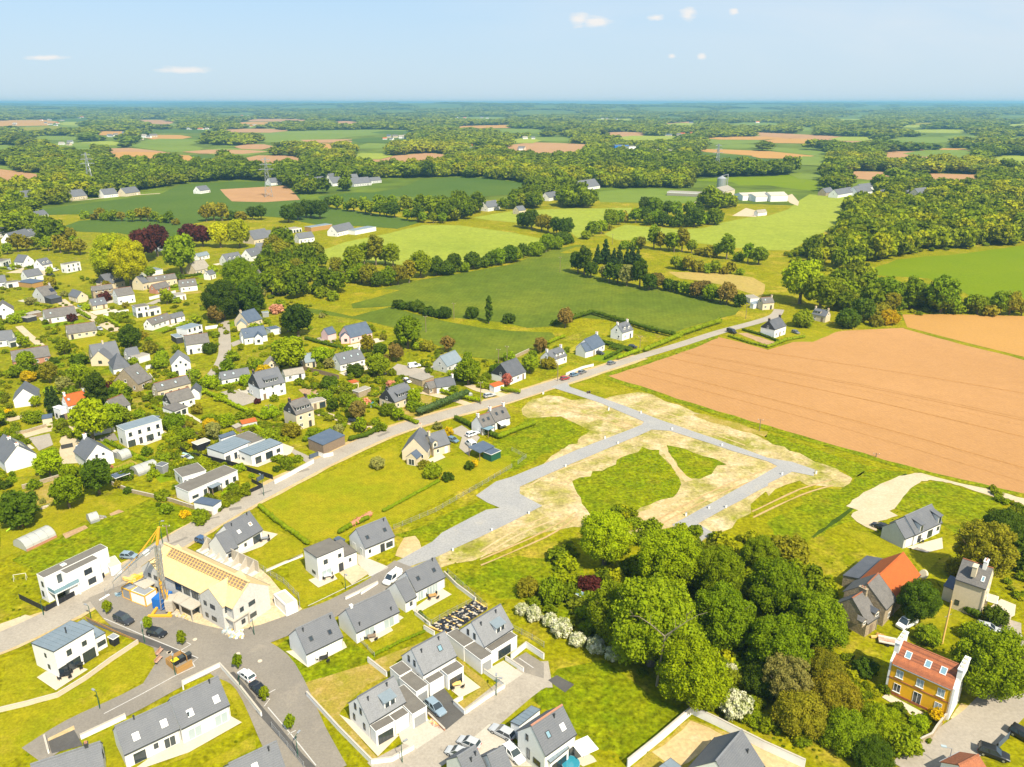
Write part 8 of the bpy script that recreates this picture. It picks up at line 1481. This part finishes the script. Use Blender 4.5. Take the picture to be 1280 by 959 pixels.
flathouse('rusty-roofed allotment shed, larger one at the right edge', 'U', [930,185, 1080,130, 865,150], 2.2, 2.6, 'brown_timber', 'rust', name='shed', cat='shed', auto=False, trim='rust'); flathouse('rusty-roofed allotment shed, smaller one at the right edge', 'U', [1100,85, 1160,45, 1025,50], 2.2, None, 'brown_timber', 'rust', name='shed', cat='shed', auto=False, trim='rust'); flathouse('grey-roofed lean-to beside the allotment polytunnel', 'U', [880,320, 960,285, 830,290], 2.0, None, 'brown_timber', 'fibre', name='shed', cat='shed', auto=False)
flathouse('small navy garden shed behind the white cube house', 'V', [520,305, 568,280, 465,268], 2.6, None, 'slate_blue', 'slate_blue', name='shed', cat='shed', auto=False, trim='slate_blue'); flathouse('tiny pale blue hut beside the purple tree in meadow', 'c', [345,105, 365,90, 318,85], 2.0, None, 'grey_metal', 'sky_glass', name='hut', cat='hut', auto=False, D=2); flathouse('white garage shed with blue roof beside main road', 'e', [1060,648, 1108,615, 985,600] if False else [1065,612, 1105,585, 985,590], 2.5, None, 'white_wall', 'slate_blue', name='garage', cat='garage', auto=False, trim='slate_blue', D=6); flathouse('dark cabin cube on the zinc roof house corner', 'v', [905,895, 948,868, 885,865], 1.6, None, 'black_panel', 'grey_metal', name='cabin', cat='shed', auto=False); flathouse('blue-roofed camper van standing by the wavy-roofed house', 'B', [1085,450, 1110,435, 1040,420], 2.3, None, 'frame_white', 'slate_blue', name='camper_van', cat='camper van', auto=False)
flathouse('small cream hut with blue roof on the gravel lane', 'B', [280,450, 345,440, 268,415], 2.5, None, 'cream_wall', 'slate_blue', name='hut', cat='hut', auto=False, D=4, trim='slate_blue'); flathouse('grey garden shed left of the long white bungalow', 'E', [225,660, 330,640, 215,640], 2.2, None, 'brown_timber', 'fibre', name='shed', cat='shed', auto=False, D=4); flathouse('dark open shed below the brown shuttered gable house', 'E', [215,690, 290,672, 195,672], 2.2, None, 'dark_slate_clad', 'fibre', name='shed', cat='shed', auto=False, D=4); flathouse('low long garden wall-shed behind orchard with white doors', 'D', [790,590, 870,560, 720,575], 2.2, None, 'stone_wall', 'fibre', name='shed', cat='shed', auto=False, D=3); flathouse('round-pool side hut with orange roof in orchard', 'D', [745,530, 790,520, 735,515], 2.2, None, 'cream_wall', 'orange_tile', name='hut', cat='hut', auto=False, D=3, trim='orange_tile'); flathouse('white pavilion by the blue slate gabled house', 'F', [1140,785, 1220,770, 1120,770], 2.6, None, 'white_wall', 'slate_blue', name='pavilion', cat='pavilion', auto=False, D=5); flathouse('pale garden shed on the hill right of blue-roof house', 'F', [1075,650, 1125,645, 1070,630], 2.2, None, 'grey_metal', 'zinc', name='shed', cat='shed', auto=False, D=3)
def table_set(px, py, label, n=4, m='frame_white', cm='rubber', rot=.3):
    g = G(px, py); t = thing('garden_table', label, 'table', (g.x, g.y, .135), rot, 'garden tables on the terraces'); MB().box(-.8,-.45,.70,.8,.45,.75).build('table_top', m, t)
    for x in (-.7,.7):
        for y in (-.37,.37): obj('leg', shared(('tl', m), lambda: MB().box(-.03,-.03,0,.03,.03,.7).mesh('leg', m)), t, (x, y, 0))
    for k in range(n):
        a = rot + (k + .5) * 2 * math.pi / n; p = g + Vector((math.cos(a) * 1.25, math.sin(a) * .95, 0)); c = thing('garden_chair', f'garden chair {["left", "front", "right", "back"][k % 4]} of the {label}', 'chair', (p.x, p.y, .135), a - math.pi / 2, 'garden chairs on the terraces'); MB().box(-.25,-.25,.42,.25,.25,.48).build('seat', cm, c); MB().box(-.25,.2,.48,.25,.26,.95).build('backrest', cm, c)
        for x in (-.2,.2):
            for y in (-.2,.2): obj('leg', shared(('cl', cm), lambda: MB().box(-.02,-.02,0,.02,.02,.42).mesh('leg', cm)), c, (x, y, 0))
for a in [((82,847),'dark table by the zinc roof house',4,'black_panel'), ((98,835),'second table by the zinc roof house',3,'rubber'), ((541,748),'wooden table on garage wing terrace',4,'timber'), ((410,735-12),'round white table by the cube house',4,'frame_white'), ((331,676),'pale table behind the lower-wing house',4,'grey_metal'), ((571,859),'wooden table on courtyard house terrace',4,'pale_timber'), ((465,799),'table on the plain-roofed house terrace',3,'brown_timber'), ((1148,677),'dark table at the twin-dormer house',2,'black_panel'), ((186,551),'table by the wavy-roofed house',4,'rubber'), ((405,826),'chairs table behind the corner plot house',3,'rubber')]: table_set(*a[0], a[1], a[2], a[3])
g = G(*T('s', 1090, 690)[0]); r = thing('parasol', 'square white parasol on the terrace of ribbed lean-to house', 'parasol', (g.x, g.y, .135), .5); MB().tube((0,0,0),(0,0,2.6),.04,.04,6).build('pole','frame_white',r); MB().loft([(-1.6,-1.6,2.35),(1.6,-1.6,2.35),(1.6,1.6,2.35),(-1.6,1.6,2.35)],[(-.1,-.1,2.75),(.1,-.1,2.75),(.1,.1,2.75),(-.1,.1,2.75)]).build('canopy','frame_white',r)
g = G(*T('s', 980, 756)[0]); r = thing('paddling_pool', 'round blue paddling pool at the bottom edge', 'pool', (g.x, g.y, .135)); MB().tube((0,0,0),(0,0,.6),1.5,1.5,16).build('pool_wall','sky_glass',r); MB().tube((0,0,.6),(0,0,.62),1.4,1.4,16).build('pool_water','water',r)
for px, py, l_ in ((465,507,'small turquoise round pool in the orchard garden'), (102,383+0,'small turquoise pool cover by the lane corner cottage')): g = G(px, py); r = thing('garden_pool', l_, 'pool', (g.x, g.y, .02)); MB().tube((0,0,0),(0,0,.7),1.9,1.9,16).build('pool_wall','sky_glass',r); MB().tube((0,0,.7),(0,0,.72),1.8,1.8,16).build('pool_water','water',r)
g = G(*T('e', 90, 725)[0]); r = thing('playground_slide', 'bright green garden slide with wooden frame by big dark tree', 'slide', g, .6); MB().bar((0,0,1.5),(-2.4,0,.2),.5,.08).build('chute','plastic',r).color = (.45,.75,.02,1)
for x, y in ((0,-.4),(0,.4),(1.2,-.5),(1.2,.5)): MB().bar((x,y,0),(.6,y*.7,2.1),.08).build('leg','timber',r)
g = G(*T('v', 165, 415)[0]); r = thing('swing_frame', 'white metal swing frame on the left lawn', 'swing', g, .3); r.scale = (.6, .6, .7); MB().bar((-2,0,2.1),(2,0,2.1),.08).build('top_bar','frame_white',r)
for x in (-2, 2):
    for y in (-.8,.8): MB().bar((x,y,0),(x,0,2.1),.07).build('leg','frame_white',r)
for x in (-.8,.8): MB().bar((x-.2,0,2.1),(x-.2,0,.5),.02).bar((x+.2,0,2.1),(x+.2,0,.5),.02).box(x-.25,-.1,.45,x+.25,.1,.5).build('swing_seat','rubber',r)
# white marker posts and meters along the gravel road
MK = [('g',485,128),('g',645,148),('g',800,230),('g',1050,310),('g',465,275),('g',530,300),('g',268,415),('g',155,52),('h',240,450),('h',70,455),('g',870,660),('g',985,625),('f',985,835),('f',1180,735),('X',315,740),('X',965,905),('g',85,650),('g',1070,620)]
for i, (t_, x, y) in enumerate(MK):
    g = G(*T(t_, x, y)[0]); o = thing('marker_post', '# white meter post from the left along the gravel road plots', 'marker post', g, 0, 'white meter posts'); MB().box(-.2,-.14,0,.2,.14,.95).build('post','frame_white',o); MB().box(-.23,-.17,.95,.23,.17,1.02).build('cap','grey_metal',o)
g = G(*T('g', 383, 48)[0]); o = thing('cable_drum', 'small dark object lying at the edge of gravel road', 'drum', g, .4); MB().tube((-.4,0,.55),(.4,0,.55),.3,.3,10).build('drum','rubber',o); MB().tube((-.5,0,.55),(-.4,0,.55),.55,.55,12).tube((.4,0,.55),(.5,0,.55),.55,.55,12).build('flange','brown_timber',o)
# manhole covers
for i, (t_, x, y, l_) in enumerate([('w',400,572,'round manhole cover on the tarred square'), ('w',270,352,'manhole cover in front of the crane'), ('w',560,492,'manhole cover on the street by wedge island'), ('w',825,580,'manhole cover at the street junction'), ('w',960,625,'manhole cover near the corner plot'), ('a',850,385,'manhole cover beside the bin shelter')]):
    g = G(*T(t_, x, y)[0]); o = obj('manhole_cover', MB().tube((0,0,0),(0,0,.14),.42,.42,12).mesh('manhole_cover','terrace'), None, (g.x, g.y, 0)); tag(o, l_, 'manhole cover', 'manhole covers')
g = G(*T('u', 288, 615)[0]); o = thing('garden_statue', 'small white statue on the lawn of the yellow house', 'statue', g); MB().box(-.25,-.25,0,.25,.25,.5).build('plinth','terrace',o); MB().tube((0,0,.5),(0,0,1.3),.22,.13,8).tube((0,0,1.3),(0,0,1.6),.12,.10,8).build('figure','white_wall',o)
g = G(*T('t', 655, 245)[0]); o = thing('satellite_dish', 'pale round dish beside the orange barn roof', 'dish', g, R(200)); MB().tube((0,0,0),(0,0,1.2),.05,.05,6).build('mast','grey_metal',o); MB().tube((0,0,1.6),(.25,0,1.75),1.1,.9,14).build('dish','cream_wall',o)
# ------------------------------------------------------------------ labels: count alike things from the left
ONES = ['', 'first', 'second', 'third', 'fourth', 'fifth', 'sixth', 'seventh', 'eighth', 'ninth', 'tenth', 'eleventh', 'twelfth', 'thirteenth', 'fourteenth', 'fifteenth', 'sixteenth', 'seventeenth', 'eighteenth', 'nineteenth']
def ordinal(n): return ONES[n] if n < 20 else {2: 'twentieth', 3: 'thirtieth', 4: 'fortieth'}[n // 10] if n % 10 == 0 else {2: 'twenty', 3: 'thirty', 4: 'forty'}[n // 10] + '-' + ONES[n % 10]
def count_labels():
    by = {}
    for o in COL.objects:
        l = o.get('label')
        if l and l.startswith('# '): by.setdefault(l, []).append(o)
    for l, os in by.items():
        os.sort(key=lambda o: PX(*o.location)[0])
        for i, o in enumerate(os): o['label'] = l[2:].replace(' from the left', '') if len(os) == 1 else l.replace('#', ordinal(i + 1)).replace(' from the left', ' from left')
count_labels()
for o in COL.objects:
    l = o.get('label')
    if l and len(l.split()) > 16: o['label'] = l.replace(' in the', ' in').replace(' from left', '').replace('very dark', 'blackish')
# ------------------------------------------------------------------ the air
def haze():
    b = MB().box(-34000, -600, -3, 34000, 33000, 118); me = b.mesh('haze', 'kerb_stone'); me.materials.clear()
    m = bpy.data.materials.new('haze'); m.use_nodes = True; n = m.node_tree.nodes; l = m.node_tree.links
    n.remove(n['Principled BSDF']); v = n.new('ShaderNodeVolumePrincipled'); v.inputs['Density'].default_value = 9.5e-5; v.inputs['Color'].default_value = (.28, .58, .88, 1); v.inputs['Anisotropy'].default_value = .2
    l.new(v.outputs[0], n['Material Output'].inputs['Volume']); me.materials.append(m)
    o = obj('haze', me, kind='stuff'); return o
haze()
